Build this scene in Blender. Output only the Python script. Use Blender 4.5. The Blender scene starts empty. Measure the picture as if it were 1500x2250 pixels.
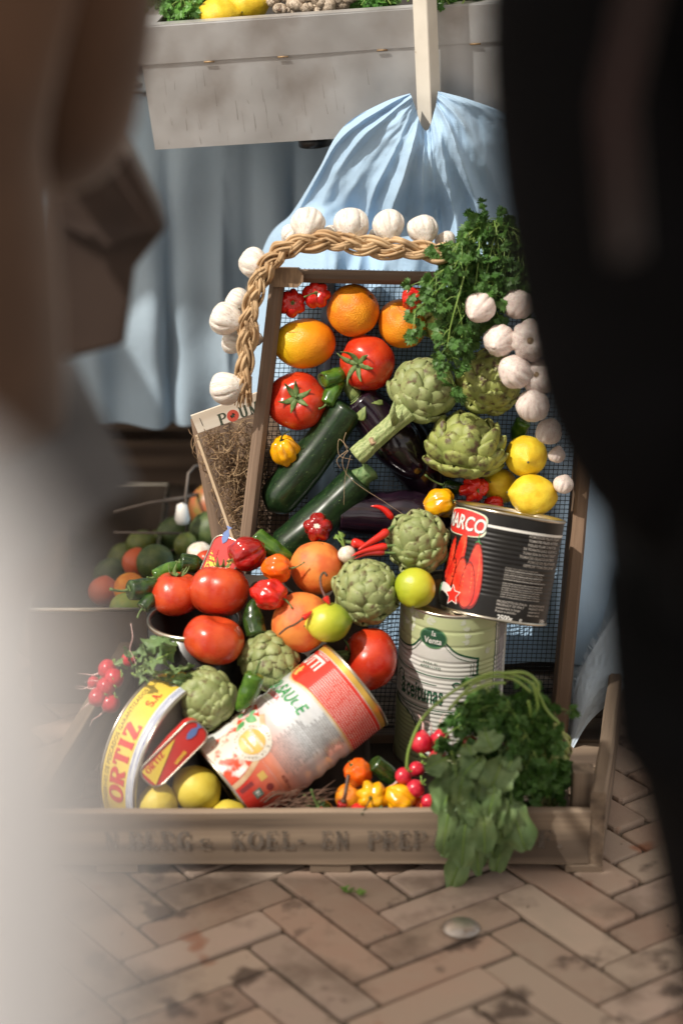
import bpy, bmesh, math, random
from mathutils import Vector, Matrix, Quaternion, noise
random.seed(7)
rad = math.radians
C = bpy.context.scene.collection
sc = bpy.context.scene

# ------------------------------------------------------------------ camera
PITCH = 22.0
F = 5300.0                                   # focal length in photograph pixels (photo 1500 x 2250)
CAM = Vector((0, 0, 1.6))
cam_data = bpy.data.cameras.new('camera')
cam = bpy.data.objects.new('camera', cam_data); C.objects.link(cam)
cam.location = CAM
cam.rotation_euler = (rad(90 - PITCH), 0, 0)
cam_data.sensor_fit = 'VERTICAL'; cam_data.sensor_height = 36.0; cam_data.sensor_width = 24.0
cam_data.lens = F / 2250 * 36
cam_data.clip_end = 200; cam_data.clip_start = 0.05
cam_data.dof.use_dof = True
cam_data.dof.focus_distance = 3.36
cam_data.dof.aperture_fstop = 1.9
sc.camera = cam
sc.render.resolution_x = 682; sc.render.resolution_y = 1024

# ------------------------------------------------------------------ sky, sun, exposure
SUN = Vector((-0.50, -0.36, 0.80)).normalized()        # direction towards the sun
world = bpy.data.worlds.new("World"); sc.world = world; world.use_nodes = True
wn = world.node_tree.nodes; wl = world.node_tree.links
bgn = wn.get('Background') or wn.new('ShaderNodeBackground')
sky = wn.new('ShaderNodeTexSky'); sky.sky_type = 'NISHITA'; sky.sun_disc = False
sky.sun_elevation = math.asin(SUN.z); sky.sun_rotation = math.atan2(SUN.x, SUN.y) % (2 * math.pi)
hs = wn.new('ShaderNodeHueSaturation'); hs.inputs['Saturation'].default_value = .22; wl.new(sky.outputs[0], hs.inputs['Color'])
wm = wn.new('ShaderNodeMix'); wm.data_type = 'RGBA'; wm.blend_type = 'MULTIPLY'; wm.inputs[0].default_value = 1; wm.inputs[7].default_value = (1.10, 1.0, .88, 1)   # warm white balance
wl.new(hs.outputs[0], wm.inputs[6]); wl.new(wm.outputs[2], bgn.inputs[0]); bgn.inputs[1].default_value = 0.135
sun_data = bpy.data.lights.new('sun', 'SUN'); sun_data.energy = 3.5; sun_data.angle = rad(0.6)
sun_data.color = (1.0, 0.93, 0.83)
sun = bpy.data.objects.new('sun', sun_data); C.objects.link(sun)
sun.rotation_euler = SUN.to_track_quat('Z', 'Y').to_euler(); sun.location = (-3, -2, 6)
sc.view_settings.view_transform = 'Standard'; sc.view_settings.look = 'None'
sc.view_settings.gamma = 1.0; sc.view_settings.exposure = 0.40
try:
    sc.cycles.use_denoising = True
    sc.cycles.max_bounces = 8
except Exception: pass

# ------------------------------------------------------------------ placing helpers
cp, sp_ = math.cos(rad(PITCH)), math.sin(rad(PITCH))
cR = Vector((1, 0, 0)); cU = Vector((0, sp_, cp)); cT = Vector((0, -cp, sp_))   # right, up, towards the viewer

def ray(px, py): return cR * ((px - 750) / F) + cU * ((1125 - py) / F) - cT
def P(px, py, Y):
    d = ray(px, py); return CAM + d * (Y / d.y)
def G(px, py, z=0.0):
    d = ray(px, py); return CAM + d * ((z - CAM.z) / d.z)
def depth(p): return -(p - CAM).dot(cT)
def on_plane(px, py, p0, n, off=0.0):
    d = ray(px, py); n = n.normalized()
    return CAM + d * ((p0 + n * off - CAM).dot(n) / d.dot(n))
# the back of the leaning crate, and the slope on which the heap of vegetables lies
M0 = Vector((0, 3.10, .03)); Mn = Vector((0, -.63, .17)).normalized()
Q0 = Vector((0, 2.78, .10)); Qn = Vector((0, -.27, .28)).normalized()
def onM(px, py, off): return on_plane(px, py, M0, Mn, off)
def onQ(px, py, off=0, front=.0):
    p = on_plane(px, py, Q0, Qn, off)
    ymin = 2.735 + front
    if p.y < ymin: p = P(px, py, ymin)
    return p
def m_of(npx, p): return npx * depth(p) / F          # pixels at a point -> metres
def cv(x, y, z): return (cR * x + cU * y + cT * z)    # camera-frame vector -> world

# ------------------------------------------------------------------ mesh helpers
def mesh(name, vs, fs, mat, parent=None, smooth=True, mods=None):
    me = bpy.data.meshes.new(name); me.from_pydata([tuple(v) for v in vs], [], fs)
    me.validate(); me.update()
    if smooth:
        me.polygons.foreach_set('use_smooth', [True] * len(me.polygons))
    if isinstance(mat, (list, tuple)):
        for m in mat: me.materials.append(m)
    elif mat: me.materials.append(mat)
    o = bpy.data.objects.new(name, me); C.objects.link(o)
    if parent: o.parent = parent
    return o
def thing(name, label, cat, group=None, loc=(0, 0, 0), mtx=None):
    o = bpy.data.objects.new(name, None); C.objects.link(o); o.empty_display_size = .02
    if mtx is not None: o.matrix_world = mtx
    else: o.location = loc
    tag(o, label, cat, group); return o
def tag(o, label, cat, group=None, kind=None):
    if label: o['label'] = label
    if cat: o['category'] = cat
    if group: o['group'] = group
    if kind: o['kind'] = kind
    return o
def frame(loc, axis, front=None, scale=1.0, spin=0.0):
    """matrix with local Z along axis, local -Y turned towards front"""
    z = axis.normalized(); f = (front if front is not None else cT)
    y = -(f - z * f.dot(z))
    if y.length < 1e-4: y = z.orthogonal()
    y.normalize(); x = y.cross(z)
    m = Matrix((x, y, z)).transposed()
    m = m @ Matrix.Rotation(spin, 3, 'Z')
    m = m.to_4x4()
    s = scale if isinstance(scale, (tuple, list)) else (scale,) * 3
    m = m @ Matrix.Diagonal((s[0], s[1], s[2], 1))
    m.translation = loc; return m
class MB:
    def __init__(s): s.v = []; s.f = []
    def add(s, vs, fs, M=None):
        b = len(s.v)
        s.v += [(M @ Vector(v)) if M is not None else Vector(v) for v in vs]
        s.f += [tuple(b + i for i in f) for f in fs]; return s
    def box(s, x0, x1, y0, y1, z0, z1, M=None, bev=0.0):
        if bev <= 0:
            vs = [(x, y, z) for x in (x0, x1) for y in (y0, y1) for z in (z0, z1)]
            fs = [(0, 1, 3, 2), (4, 6, 7, 5), (0, 4, 5, 1), (2, 3, 7, 6), (0, 2, 6, 4), (1, 5, 7, 3)]
            return s.add(vs, fs, M)
        bm = bmesh.new(); bmesh.ops.create_cube(bm, size=1)
        for v in bm.verts:
            v.co = Vector(((x0 + x1) / 2 + v.co.x * (x1 - x0), (y0 + y1) / 2 + v.co.y * (y1 - y0), (z0 + z1) / 2 + v.co.z * (z1 - z0)))
        bmesh.ops.bevel(bm, geom=bm.edges[:], offset=bev, segments=2, affect='EDGES', profile=.7)
        bm.verts.index_update()
        s.add([v.co.copy() for v in bm.verts], [tuple(v.index for v in f.verts) for f in bm.faces], M); bm.free(); return s
    def tube(s, pts, r, n=8, cap=True, flat=1.0, M=None):
        pts = [Vector(p) for p in pts]
        rs = r if isinstance(r, (list, tuple)) else [r] * len(pts)
        vs = []; fs = []; up = None
        for i, p in enumerate(pts):
            t = (pts[min(i + 1, len(pts) - 1)] - pts[max(i - 1, 0)])
            if t.length < 1e-9: t = Vector((0, 0, 1))
            t.normalize()
            if up is None: up = t.orthogonal().normalized()
            up = (up - t * up.dot(t))
            if up.length < 1e-6: up = t.orthogonal()
            up.normalize(); sd = t.cross(up)
            for k in range(n):
                a = 2 * math.pi * k / n
                vs.append(p + up * (math.cos(a) * rs[i]) + sd * (math.sin(a) * rs[i] * flat))
        for i in range(len(pts) - 1):
            for k in range(n):
                a = i * n + k; b = i * n + (k + 1) % n
                fs.append((a, b, b + n, a + n))
        if cap:
            fs.append(tuple(range(n))[::-1]); fs.append(tuple(range((len(pts) - 1) * n, len(pts) * n)))
        return s.add(vs, fs, M)
    def grid(s, nu, nv, fn, M=None, close=False):
        vs = [fn(i / nu, j / nv) for j in range(nv + 1) for i in range(nu + (0 if close else 1))]
        w = nu if close else nu + 1
        fs = []
        for j in range(nv):
            for i in range(nu):
                a = j * w + i; b = j * w + (i + 1) % w
                fs.append((a, b, b + w, a + w))
        return s.add(vs, fs, M)
    def build(s, name, mat, parent=None, smooth=True): return mesh(name, s.v, s.f, mat, parent, smooth)
def blob(nt, nv, fn):
    """closed surface of revolution-like form: fn(theta, phi) -> point, phi from -pi/2 to pi/2"""
    m = MB(); vs = [fn(0, -math.pi / 2)]
    for j in range(1, nv):
        for i in range(nt): vs.append(fn(2 * math.pi * i / nt, -math.pi / 2 + math.pi * j / nv))
    vs.append(fn(0, math.pi / 2)); fs = []
    for i in range(nt): fs.append((0, 1 + (i + 1) % nt, 1 + i))
    for j in range(nv - 2):
        for i in range(nt):
            a = 1 + j * nt + i; b = 1 + j * nt + (i + 1) % nt
            fs.append((a, b, b + nt, a + nt))
    l = len(vs) - 1; b0 = 1 + (nv - 2) * nt
    for i in range(nt): fs.append((l, b0 + i, b0 + (i + 1) % nt))
    m.add(vs, fs); return m
def lathe(prof, n=48, M=None, mb=None, closed=False):
    m = mb or MB(); vs = []; fs = []
    for r, z in prof:
        for k in range(n):
            a = 2 * math.pi * k / n; vs.append((r * math.cos(a), r * math.sin(a), z))
    for j in range(len(prof) - 1):
        for k in range(n):
            a = j * n + k; b = j * n + (k + 1) % n; fs.append((a, b, b + n, a + n))
    m.add(vs, fs, M); return m
def catmull(pts, t):
    n = len(pts) - 1; x = min(max(t, 0), 1) * n; i = min(int(x), n - 1); u = x - i
    p0 = pts[max(i - 1, 0)]; p1 = pts[i]; p2 = pts[i + 1]; p3 = pts[min(i + 2, n)]
    return 0.5 * ((2 * p1) + (p2 - p0) * u + (2 * p0 - 5 * p1 + 4 * p2 - p3) * u * u + (3 * p1 - p0 - 3 * p2 + p3) * u ** 3)
def nz(x, y=0, z=0): return noise.noise(Vector((x, y, z)))

# ------------------------------------------------------------------ materials
MATS = {}
def mat(name, c1, c2=None, scale=4, rough=.5, bump=0, bscale=40, coat=0, sss=0, metal=0, lo=.4, hi=.6, stretch=None,
        detail=5, c3=None, s3=12, t3=(.62, .68), spec=.5, rvar=0, sheen=0, trans=0):
    if name in MATS: return MATS[name]
    m = bpy.data.materials.new(name); m.use_nodes = True; MATS[name] = m
    nt = m.node_tree; N = nt.nodes; L = nt.links; b = N['Principled BSDF']
    def col(c): return (c[0], c[1], c[2], 1)
    b.inputs['Base Color'].default_value = col(c1)
    b.inputs['Roughness'].default_value = rough; b.inputs['Metallic'].default_value = metal
    b.inputs['Specular IOR Level'].default_value = spec
    if coat: b.inputs['Coat Weight'].default_value = coat; b.inputs['Coat Roughness'].default_value = .12
    if sheen: b.inputs['Sheen Weight'].default_value = sheen
    if sss:
        b.inputs['Subsurface Weight'].default_value = sss; b.inputs['Subsurface Radius'].default_value = (.012, .005, .003)
        b.inputs['Subsurface Scale'].default_value = .6
    tc = N.new('ShaderNodeTexCoord'); mp = N.new('ShaderNodeMapping'); L.new(tc.outputs['Object'], mp.inputs[0])
    if stretch: mp.inputs['Scale'].default_value = stretch
    def nztex(s, d=detail):
        n = N.new('ShaderNodeTexNoise'); n.inputs['Scale'].default_value = s; n.inputs['Detail'].default_value = d
        L.new(mp.outputs[0], n.inputs['Vector']); return n
    out = None
    if c2 is not None:
        n = nztex(scale); r = N.new('ShaderNodeValToRGB')
        r.color_ramp.elements[0].position = lo; r.color_ramp.elements[1].position = hi
        r.color_ramp.elements[0].color = col(c1); r.color_ramp.elements[1].color = col(c2)
        L.new(n.outputs[0], r.inputs[0]); out = r.outputs[0]
    if c3 is not None:
        n = nztex(s3); r = N.new('ShaderNodeMapRange'); r.inputs[1].default_value = t3[0]; r.inputs[2].default_value = t3[1]
        L.new(n.outputs[0], r.inputs[0]); mx = N.new('ShaderNodeMix'); mx.data_type = 'RGBA'
        L.new(r.outputs[0], mx.inputs[0])
        if out: L.new(out, mx.inputs[6])
        else: mx.inputs[6].default_value = col(c1)
        mx.inputs[7].default_value = col(c3); out = mx.outputs[2]
    if out: L.new(out, b.inputs['Base Color'])
    if rvar:
        n = nztex(scale * 2.3); r = N.new('ShaderNodeMapRange'); r.inputs[3].default_value = max(rough - rvar, .02); r.inputs[4].default_value = rough + rvar
        r.inputs[1].default_value = .3; r.inputs[2].default_value = .7
        L.new(n.outputs[0], r.inputs[0]); L.new(r.outputs[0], b.inputs['Roughness'])
    if bump:
        n = nztex(bscale, 3); bp = N.new('ShaderNodeBump'); bp.inputs['Strength'].default_value = min(1, bump * 10); bp.inputs['Distance'].default_value = bump
        L.new(n.outputs[0], bp.inputs['Height']); L.new(bp.outputs[0], b.inputs['Normal'])
    return m
def grad_mat(name, stops, axis='Z', lo=-1, hi=1, warp=.2, wscale=2.5, **kw):
    """colour runs along a local axis with a noisy edge (a ripening fruit, a root that turns white)"""
    if name in MATS: return MATS[name]
    m = mat(name, stops[0][1], **kw)
    nt = m.node_tree; N = nt.nodes; L = nt.links; b = N['Principled BSDF']
    tc = N.new('ShaderNodeTexCoord'); sx = N.new('ShaderNodeSeparateXYZ'); L.new(tc.outputs['Object'], sx.inputs[0])
    n = N.new('ShaderNodeTexNoise'); n.inputs['Scale'].default_value = wscale; n.inputs['Detail'].default_value = 4; L.new(tc.outputs['Object'], n.inputs['Vector'])
    ma = N.new('ShaderNodeMath'); ma.operation = 'MULTIPLY_ADD'; L.new(n.outputs[0], ma.inputs[0]); ma.inputs[1].default_value = warp * (hi - lo)
    L.new(sx.outputs['XYZ'.index(axis)], ma.inputs[2])
    mr = N.new('ShaderNodeMapRange'); mr.inputs[1].default_value = lo + warp * (hi - lo) / 2; mr.inputs[2].default_value = hi + warp * (hi - lo) / 2
    L.new(ma.outputs[0], mr.inputs[0]); r = N.new('ShaderNodeValToRGB')
    els = r.color_ramp.elements
    els[0].position = stops[0][0]; els[0].color = (*stops[0][1], 1); els[1].position = stops[-1][0]; els[1].color = (*stops[-1][1], 1)
    for p_, c_ in stops[1:-1]:
        e = els.new(p_); e.color = (*c_, 1)
    L.new(mr.outputs[0], r.inputs[0]); L.new(r.outputs[0], b.inputs['Base Color']); return m
def wood(name, c1, c2, c3, axis=0, fine=60, rough=.75, bump=.0015):
    st = [80, 80, 80]; st[axis] = 3.5
    return mat(name, c1, c2, scale=2.2, rough=rough, bump=bump, bscale=4.5, stretch=tuple(st), c3=c3, s3=.55, t3=(.48, .66), lo=.3, hi=.7, detail=9)

W_DARK = [wood('old_wood_%s' % a, (.13, .085, .055), (.235, .16, .11), (.075, .048, .034), axis=i) for i, a in enumerate(('x', 'y', 'z'))]
W_GREY = [wood('grey_wood_%s' % a, (.17, .122, .085), (.28, .21, .15), (.085, .06, .043), axis=i) for i, a in enumerate(('x', 'y', 'z'))]
W_PALE = wood('pale_wood', (.62, .50, .36), (.74, .64, .50), (.50, .38, .25), axis=0)
STEEL = mat('brushed_steel', (.60, .61, .62), (.47, .475, .48), scale=5, rough=.46, metal=.72, bump=.0003, bscale=300, stretch=(1, 1, 1), c3=(.36, .33, .31), s3=8, t3=(.50, .72), rvar=.16)
TIN = mat('tin_plate', (.62, .58, .50), (.5, .46, .38), scale=30, rough=.28, metal=1)
BLACKM = mat('black_paint', (.012, .011, .011), rough=.35)
# ------------------------------------------------------------------ fruit and vegetables (unit size, scaled by their root)
GREEN_STEM = mat('green_stem', (.07, .13, .03), (.14, .20, .06), scale=6, rough=.6)
DRY_STEM = mat('dry_stem', (.16, .13, .06), (.07, .08, .03), scale=8, rough=.8)
M_TOM = mat('tomato_skin', (.44, .014, .007), (.60, .055, .012), scale=1.3, rough=.28, coat=.10, sss=.06, lo=.3, hi=.7, bump=.006, bscale=5, c3=(.62, .12, .03), s3=26, t3=(.66, .80), rvar=.08)
M_TOM2 = mat('tomato_skin_orange', (.44, .026, .010), (.60, .085, .018), scale=1.4, rough=.30, coat=.08, sss=.06, lo=.3, hi=.7, bump=.006, bscale=5, c3=(.60, .16, .04), s3=24, t3=(.66, .80), rvar=.08)
M_ORA = mat('orange_peel', (.70, .20, .006), (.84, .31, .01), scale=1.6, rough=.40, bump=.028, bscale=20, sss=.05, c3=(.38, .14, .02), s3=7, t3=(.70, .8))
M_GRA = mat('grapefruit_peel', (.76, .25, .05), (.66, .13, .03), scale=1.4, rough=.45, bump=.018, bscale=28, sss=.05)
M_LEM = mat('lemon_peel', (.76, .56, .03), (.66, .43, .012), scale=1.7, rough=.42, bump=.02, bscale=17, sss=.05)
M_LEM2 = mat('pale_lemon_peel', (.66, .53, .07), (.60, .46, .05), scale=1.4, rough=.45, bump=.014, bscale=17, sss=.05)
M_ORLEM = grad_mat('orange_peel_yellow_end', [(0, (.80, .50, .01)), (.45, (.84, .33, .006)), (1, (.78, .20, .006))], 'Z', 1, -1, .25, rough=.34, bump=.02, bscale=22, sss=.05)
M_LIME = grad_mat('lime_peel', [(0, (.20, .30, .02)), (.5, (.42, .46, .03)), (1, (.60, .55, .05))], 'Z', -1, 1, .4, rough=.33, bump=.010, bscale=18, sss=.03)
M_LIME2 = grad_mat('yellow_lime_peel', [(0, (.30, .38, .02)), (.5, (.48, .50, .03)), (1, (.56, .52, .03))], 'X', 1, -1, .4, rough=.33, bump=.010, bscale=18, sss=.03)
M_RED = mat('red_pepper_skin', (.55, .010, .008), (.60, .022, .010), scale=1.5, rough=.22, coat=.25, sss=.05)
M_DRED = mat('dark_red_pepper_skin', (.26, .006, .006), (.40, .010, .008), scale=1.5, rough=.16, coat=.5)
M_OPEP = mat('orange_pepper_skin', (.80, .10, .006), (.80, .15, .008), scale=1.5, rough=.22, coat=.3, sss=.05)
M_YPEP = mat('yellow_pepper_skin', (.83, .42, .006), (.74, .30, .006), scale=1.5, rough=.22, coat=.3, sss=.05)
M_GPEP = mat('green_pepper_skin', (.035, .10, .010), (.075, .17, .018), scale=1.3, rough=.18, coat=.5)
M_DGPEP = mat('dark_green_pepper_skin', (.012, .035, .008), (.03, .07, .012), scale=1.3, rough=.2, coat=.4)
M_ZUC = mat('zucchini_skin', (.006, .018, .006), (.012, .034, .010), scale=5, rough=.33, stretch=(1, 1, .35), c3=(.13, .2, .07), s3=22, t3=(.64, .72), coat=.1)
M_EGG = mat('eggplant_skin', (.009, .004, .009), (.016, .007, .014), scale=2, rough=.16, coat=.4)
M_EGGCAP = mat('eggplant_cap', (.22, .28, .08), (.12, .17, .05), scale=4, rough=.6, bump=.01, bscale=14)
M_GAR = mat('garlic_skin', (.80, .76, .70), (.72, .66, .58), scale=2.2, rough=.42, sss=.12, stretch=(3, 3, .6), c3=(.50, .37, .33), s3=4.2, t3=(.56, .72), bump=.03, bscale=9)
M_GAR2 = mat('garlic_skin_pink', (.76, .67, .61), (.66, .54, .50), scale=2.2, rough=.42, sss=.12, stretch=(3, 3, .6), c3=(.50, .37, .32), s3=3.0, t3=(.58, .75), bump=.01, bscale=9)
M_ROOT = mat('garlic_root', (.45, .33, .20), (.3, .2, .12), scale=9, rough=.9, bump=.02, bscale=30)
M_ART = mat('artichoke_bract', (.30, .335, .14), (.20, .245, .085), scale=2.6, rough=.55, c3=(.11, .075, .035), s3=4.4, t3=(.55, .70), bump=.008, bscale=22, lo=.35, hi=.65)
M_ART2 = mat('yellowing_artichoke_bract', (.33, .36, .10), (.20, .24, .06), scale=2.4, rough=.55, c3=(.085, .05, .025), s3=4.2, t3=(.50, .66), bump=.008, bscale=22, lo=.35, hi=.65)
M_ARTSTEM = mat('artichoke_stalk', (.40, .45, .20), (.20, .27, .09), scale=5, rough=.6, stretch=(5, 5, .35), bump=.015, bscale=14, lo=.4, hi=.6, c3=(.12, .09, .04), s3=1.8, t3=(.66, .74))
M_RAD = mat('radish_skin', (.50, .012, .035), (.62, .03, .05), scale=2, rough=.28, coat=.2, sss=.05)
M_RADW = mat('radish_root', (.72, .55, .50), (.6, .35, .33), scale=4, rough=.5)
M_WHT = mat('white_root_skin', (.74, .68, .58), (.6, .5, .4), scale=3, rough=.45, sss=.1)
M_LEAFD = mat('parsley_leaf', (.032, .092, .016), (.075, .17, .03), scale=30, rough=.5, lo=.3, hi=.7, spec=.35)
M_LEAFL = mat('parsley_stem', (.16, .28, .05), (.24, .36, .08), scale=20, rough=.45)
M_LEAFR = mat('radish_leaf', (.085, .16, .05), (.17, .25, .10), scale=34, rough=.55, lo=.3, hi=.7, bump=.004, bscale=110, c3=(.19, .27, .10), s3=34, t3=(.55, .72))

SQ = lambda c, p: math.copysign(abs(c) ** p, c)
def calyx(parent, n=5, L=.55, z0=.62, mtl=GREEN_STEM, seed=1, wid=.075, bowl=.25, name='calyx', stub=.16):
    rnd = random.Random(seed); m = MB()
    for k in range(n):
        a = 2 * math.pi * k / n + rnd.uniform(-.25, .25); l = L * rnd.uniform(.75, 1.25); curl = rnd.uniform(.05, .45); tw = rnd.uniform(-.5, .5)
        def fn(u, v, a=a, l=l, curl=curl, tw=tw):
            w = wid * (1 - v) ** .7 * (1 + 1.2 * math.sin(v * 3)) * .8 + .004
            r = .03 + l * v; h = z0 + bowl * (v * .9) ** 1.3 * .55 + curl * v ** 3 * .8
            aa = a + tw * v * v
            ux = (u - .5) * 2 * w
            return Vector((math.cos(aa) * r - math.sin(aa) * ux, math.sin(aa) * r + math.cos(aa) * ux, h + .03 * (1 - abs(u - .5) * 2) - .02 * v))
        m.grid(4, 10, fn)
    if stub: m.tube([(0, 0, z0 - .04), (.01, .0, z0 + .05), (.03, .01, z0 + stub)], [.07, .05, .055], 8)
    o = m.build(name, mtl, parent); s = o.modifiers.new('thick', 'SOLIDIFY'); s.thickness = .015; return o
def lobed(nt, nv, rx, rz, lobes, depth_, p=1.0, dimple=(.25, .35), bot=(.1, .25), seed=0, wob=.03, top_bias=.6, sharp=1.0):
    rnd = random.Random(seed); ph = rnd.uniform(0, 6); off = rnd.uniform(0, 50)
    def fn(th, ph_):
        c = math.cos(ph_); s = math.sin(ph_)
        w = abs(math.cos(lobes * (th + .12 * math.sin(th * 2 + ph)) / 2 + ph)) ** sharp
        tb = (1 - top_bias) + top_bias * max(0, s) if top_bias >= 0 else 1
        rr = (max(c, 0) ** p) * (1 - depth_ * (1 - w) * tb)
        x = rr * math.cos(th) * rx; y = rr * math.sin(th) * rx
        z = s * rz - dimple[0] * math.exp(-(rr / dimple[1]) ** 2) * (s > 0) + bot[0] * math.exp(-(rr / bot[1]) ** 2) * (s <= 0)
        k = 1 + wob * nz(x * 1.4 + off, y * 1.4, z * 1.4)
        return Vector((x * k, y * k, z * k))
    return blob(nt, nv, fn)
def tomato(root, seed=0, mtl=None, cal=True, lobes=5, rz=.80, depth_=.10, L=.5):
    lobed(64, 40, 1, rz, lobes, depth_, .86, (.20, .30), (.05, .2), seed, .07).build('fruit_body', mtl or M_TOM, root)
    if cal: calyx(root, 6, L, rz - .17, seed=seed, bowl=.30)
def citrus(root, mtl, aspect=1.0, nip=(0, 0), seed=0, button=True):
    off = seed * 3.7
    def fn(th, ph):
        c = math.cos(ph); s = math.sin(ph); x = c * math.cos(th); y = c * math.sin(th)
        z = s * aspect
        nb = nip[0] if s > 0 else nip[1]
        if nb: z += math.copysign(nb * math.exp(-(c / .26) ** 2), s)
        else: z -= math.copysign(.07 * math.exp(-(c / .14) ** 2), s)
        k = 1 + .045 * nz(x + off, y, z) + .012 * nz(x * 4 + off, y * 4, z * 4)
        return Vector((x * k, y * k, z * k))
    blob(56, 44, fn).build('fruit_body', mtl, root)
    if button:
        zt = aspect + (nip[0] if nip[0] else -.07)
        lathe([(0, zt + .03), (.035, zt + .035), (.055, zt + .015), (.06, zt - .02)], 14).build('stem_button', DRY_STEM, root)
def bonnet(root, mtl, seed=0, lobes=4, rz=.85, stem=1.0, wr=.10, depth_=.22, bend=.5, stemm=None, tip=.12):
    rnd = random.Random(seed); off = rnd.uniform(0, 90); ph0 = rnd.uniform(0, 6)
    def fn(th, ph):
        c = math.cos(ph); s = math.sin(ph)
        w = abs(math.cos(lobes * (th + .2 * math.sin(th + ph0) + .15 * s) / 2 + ph0)) ** .75
        rr = c ** .72 * (1 - depth_ * (1 - w)) * (1 - .20 * max(0, -s) ** 1.2)
        x = rr * math.cos(th); y = rr * math.sin(th)
        z = s * rz - .16 * math.exp(-(rr / .3) ** 2) * (s > 0) - tip * math.exp(-(rr / .22) ** 2) * (s < 0)
        k = 1 + wr * nz(x * 1.7 + off, y * 1.7, z * 1.7) + wr * .45 * nz(x * 4 + off, y * 4, z * 1.5)
        return Vector((x * k, y * k, z * k))
    blob(72, 40, fn).build('fruit_body', mtl, root)
    sm = stemm or GREEN_STEM
    m = MB(); zt = rz - .17
    m.add(*_disc(.24, zt, .07, 7, rnd))
    if stem > 0:
        a = rnd.uniform(0, 6.28)
        m.tube([(bend * stem * t * t * math.cos(a), bend * stem * t * t * math.sin(a), zt + t * stem) for t in [i / 8 for i in range(9)]],
               [.085 - .04 * math.sin(min(1, i / 6) * 1.57) + (.02 if i == 8 else 0) for i in range(9)], 8)
    m.build('stem', sm, root)
def _disc(r, z, h, k, rnd):
    n = 28; vs = [(0, 0, z + h)]
    for i in range(n):
        a = 6.2832 * i / n; q = r * (1 + .22 * math.cos(k * a)); vs.append((q * math.cos(a), q * math.sin(a), z + .02 + .07 * (q / r - 1)))
    return vs, [(0, 1 + i, 1 + (i + 1) % n) for i in range(n)]
def longveg(root, path, rad_, mtl, n=28, nv=40, facets=0, name='fruit_body', seed=0):
    """a long fruit: path is a list of points, rad_ a function of t"""
    m = MB(); pts = [catmull([Vector(p) for p in path], i / nv) for i in range(nv + 1)]
    m.tube(pts, [max(rad_(i / nv), .002) for i in range(nv + 1)], n)
    for i, v in enumerate(m.v):
        q = pts[min(i // n, nv)]; d = v - q; k = 1 + .035 * nz(v.x * 1.3 + seed * 9, v.y * 1.3, v.z * 1.3)
        if facets: k *= 1 + .03 * math.cos(facets * 2 * math.pi * (i % n) / n)
        m.v[i] = q + d * k
    return m.build(name, mtl, root)
def zucchini(root, L, seed=0, stem=True):
    longveg(root, [(0, 0, -L), (.1, 0, -L * .4), (.1, .05, L * .3), (0, 0, L)], lambda t: (min(1, (math.sin(min(t * 9, 1.57)))) * .92 + .08 * t) * (1 - .38 * max(0, t - .45)) if t < .985 else .62, M_ZUC, facets=5, seed=seed)
    if stem:
        m = MB(); m.tube([(0, 0, L - .02), (0, 0, L + .25), (.06, 0, L + .5), (.05, .05, L + .62)], [.55, .40, .38, .46], 10)
        for i, v in enumerate(m.v):
            k = 1 + (.16 if i % 2 else -.06); m.v[i] = Vector((v.x * k, v.y * k, v.z))
        m.build('stem', mat('zucchini_stem', (.10, .19, .06), (.18, .27, .10), scale=5, rough=.6, bump=.02, bscale=12), root)
def eggplant(root, L, seed=0, cap=True):
    longveg(root, [(0, 0, -L), (.12, 0, -L * .3), (.12, .05, L * .3), (0, 0, L)], lambda t: (math.sin(min(t * 3.2, 1.5708)) ** .6) * (1 - .45 * max(0, t - .35)) if t < .97 else .35, M_EGG, nv=48, seed=seed)
    if cap:
        m = MB(); k5 = 5; n = 50
        def fn(u, v):
            a = 2 * math.pi * u; r0 = .30 + .47 * v; zz = L + .05 - (.05 + .62 * v * (1 + .35 * math.cos(k5 * a)))
            rr = (.2 + .8 * math.sin(min(1, (L + .1 - zz) / .8) * 1.5)) * .80
            return Vector((rr * math.cos(a), rr * math.sin(a), zz))
        m.grid(n, 12, fn, close=True)
        m.tube([(0, 0, L - .08), (0, .02, L + .3), (.06, .05, L + .65)], [.26, .17, .2], 10)
        o = m.build('cap', M_EGGCAP, root); s = o.modifiers.new('thick', 'SOLIDIFY'); s.thickness = .05; s.offset = 1
def jalapeno(root, mtl, L=2.1, seed=0, stem=.9, tip=.35, curve=.25, hole=False, stemm=None):
    rnd = random.Random(seed)
    longveg(root, [(0, 0, -L), (curve, 0, -L * .3), (curve, 0, L * .3), (0, 0, L)],
            lambda t: (math.sin(min(t * 2.6 + .05, 1.5708)) ** .75 * (1 - .10 * t)) * (1 if t < .93 else 1 - ((t - .93) / .07) ** 2 * .72), mtl, facets=3, seed=seed)
    if hole:
        lathe([(.0, L - .25), (.5, L - .15), (.62, L + .03), (.8, L + .0)], 24).build('hollow_end', mat('pepper_hollow', (.06, .08, .02), rough=.7), root)
    if stem > 0:
        m = MB(); m.add(*_disc(.42, L - .06, .14, 6, rnd))
        a = rnd.uniform(0, 6.28)
        m.tube([(.5 * stem * t * t * math.cos(a), .5 * stem * t * t * math.sin(a), L + t * stem * 1.3) for t in [i / 7 for i in range(8)]], [.2, .15, .13, .12, .12, .12, .13, .16], 8)
        m.build('stem', stemm or GREEN_STEM, root)
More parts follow.
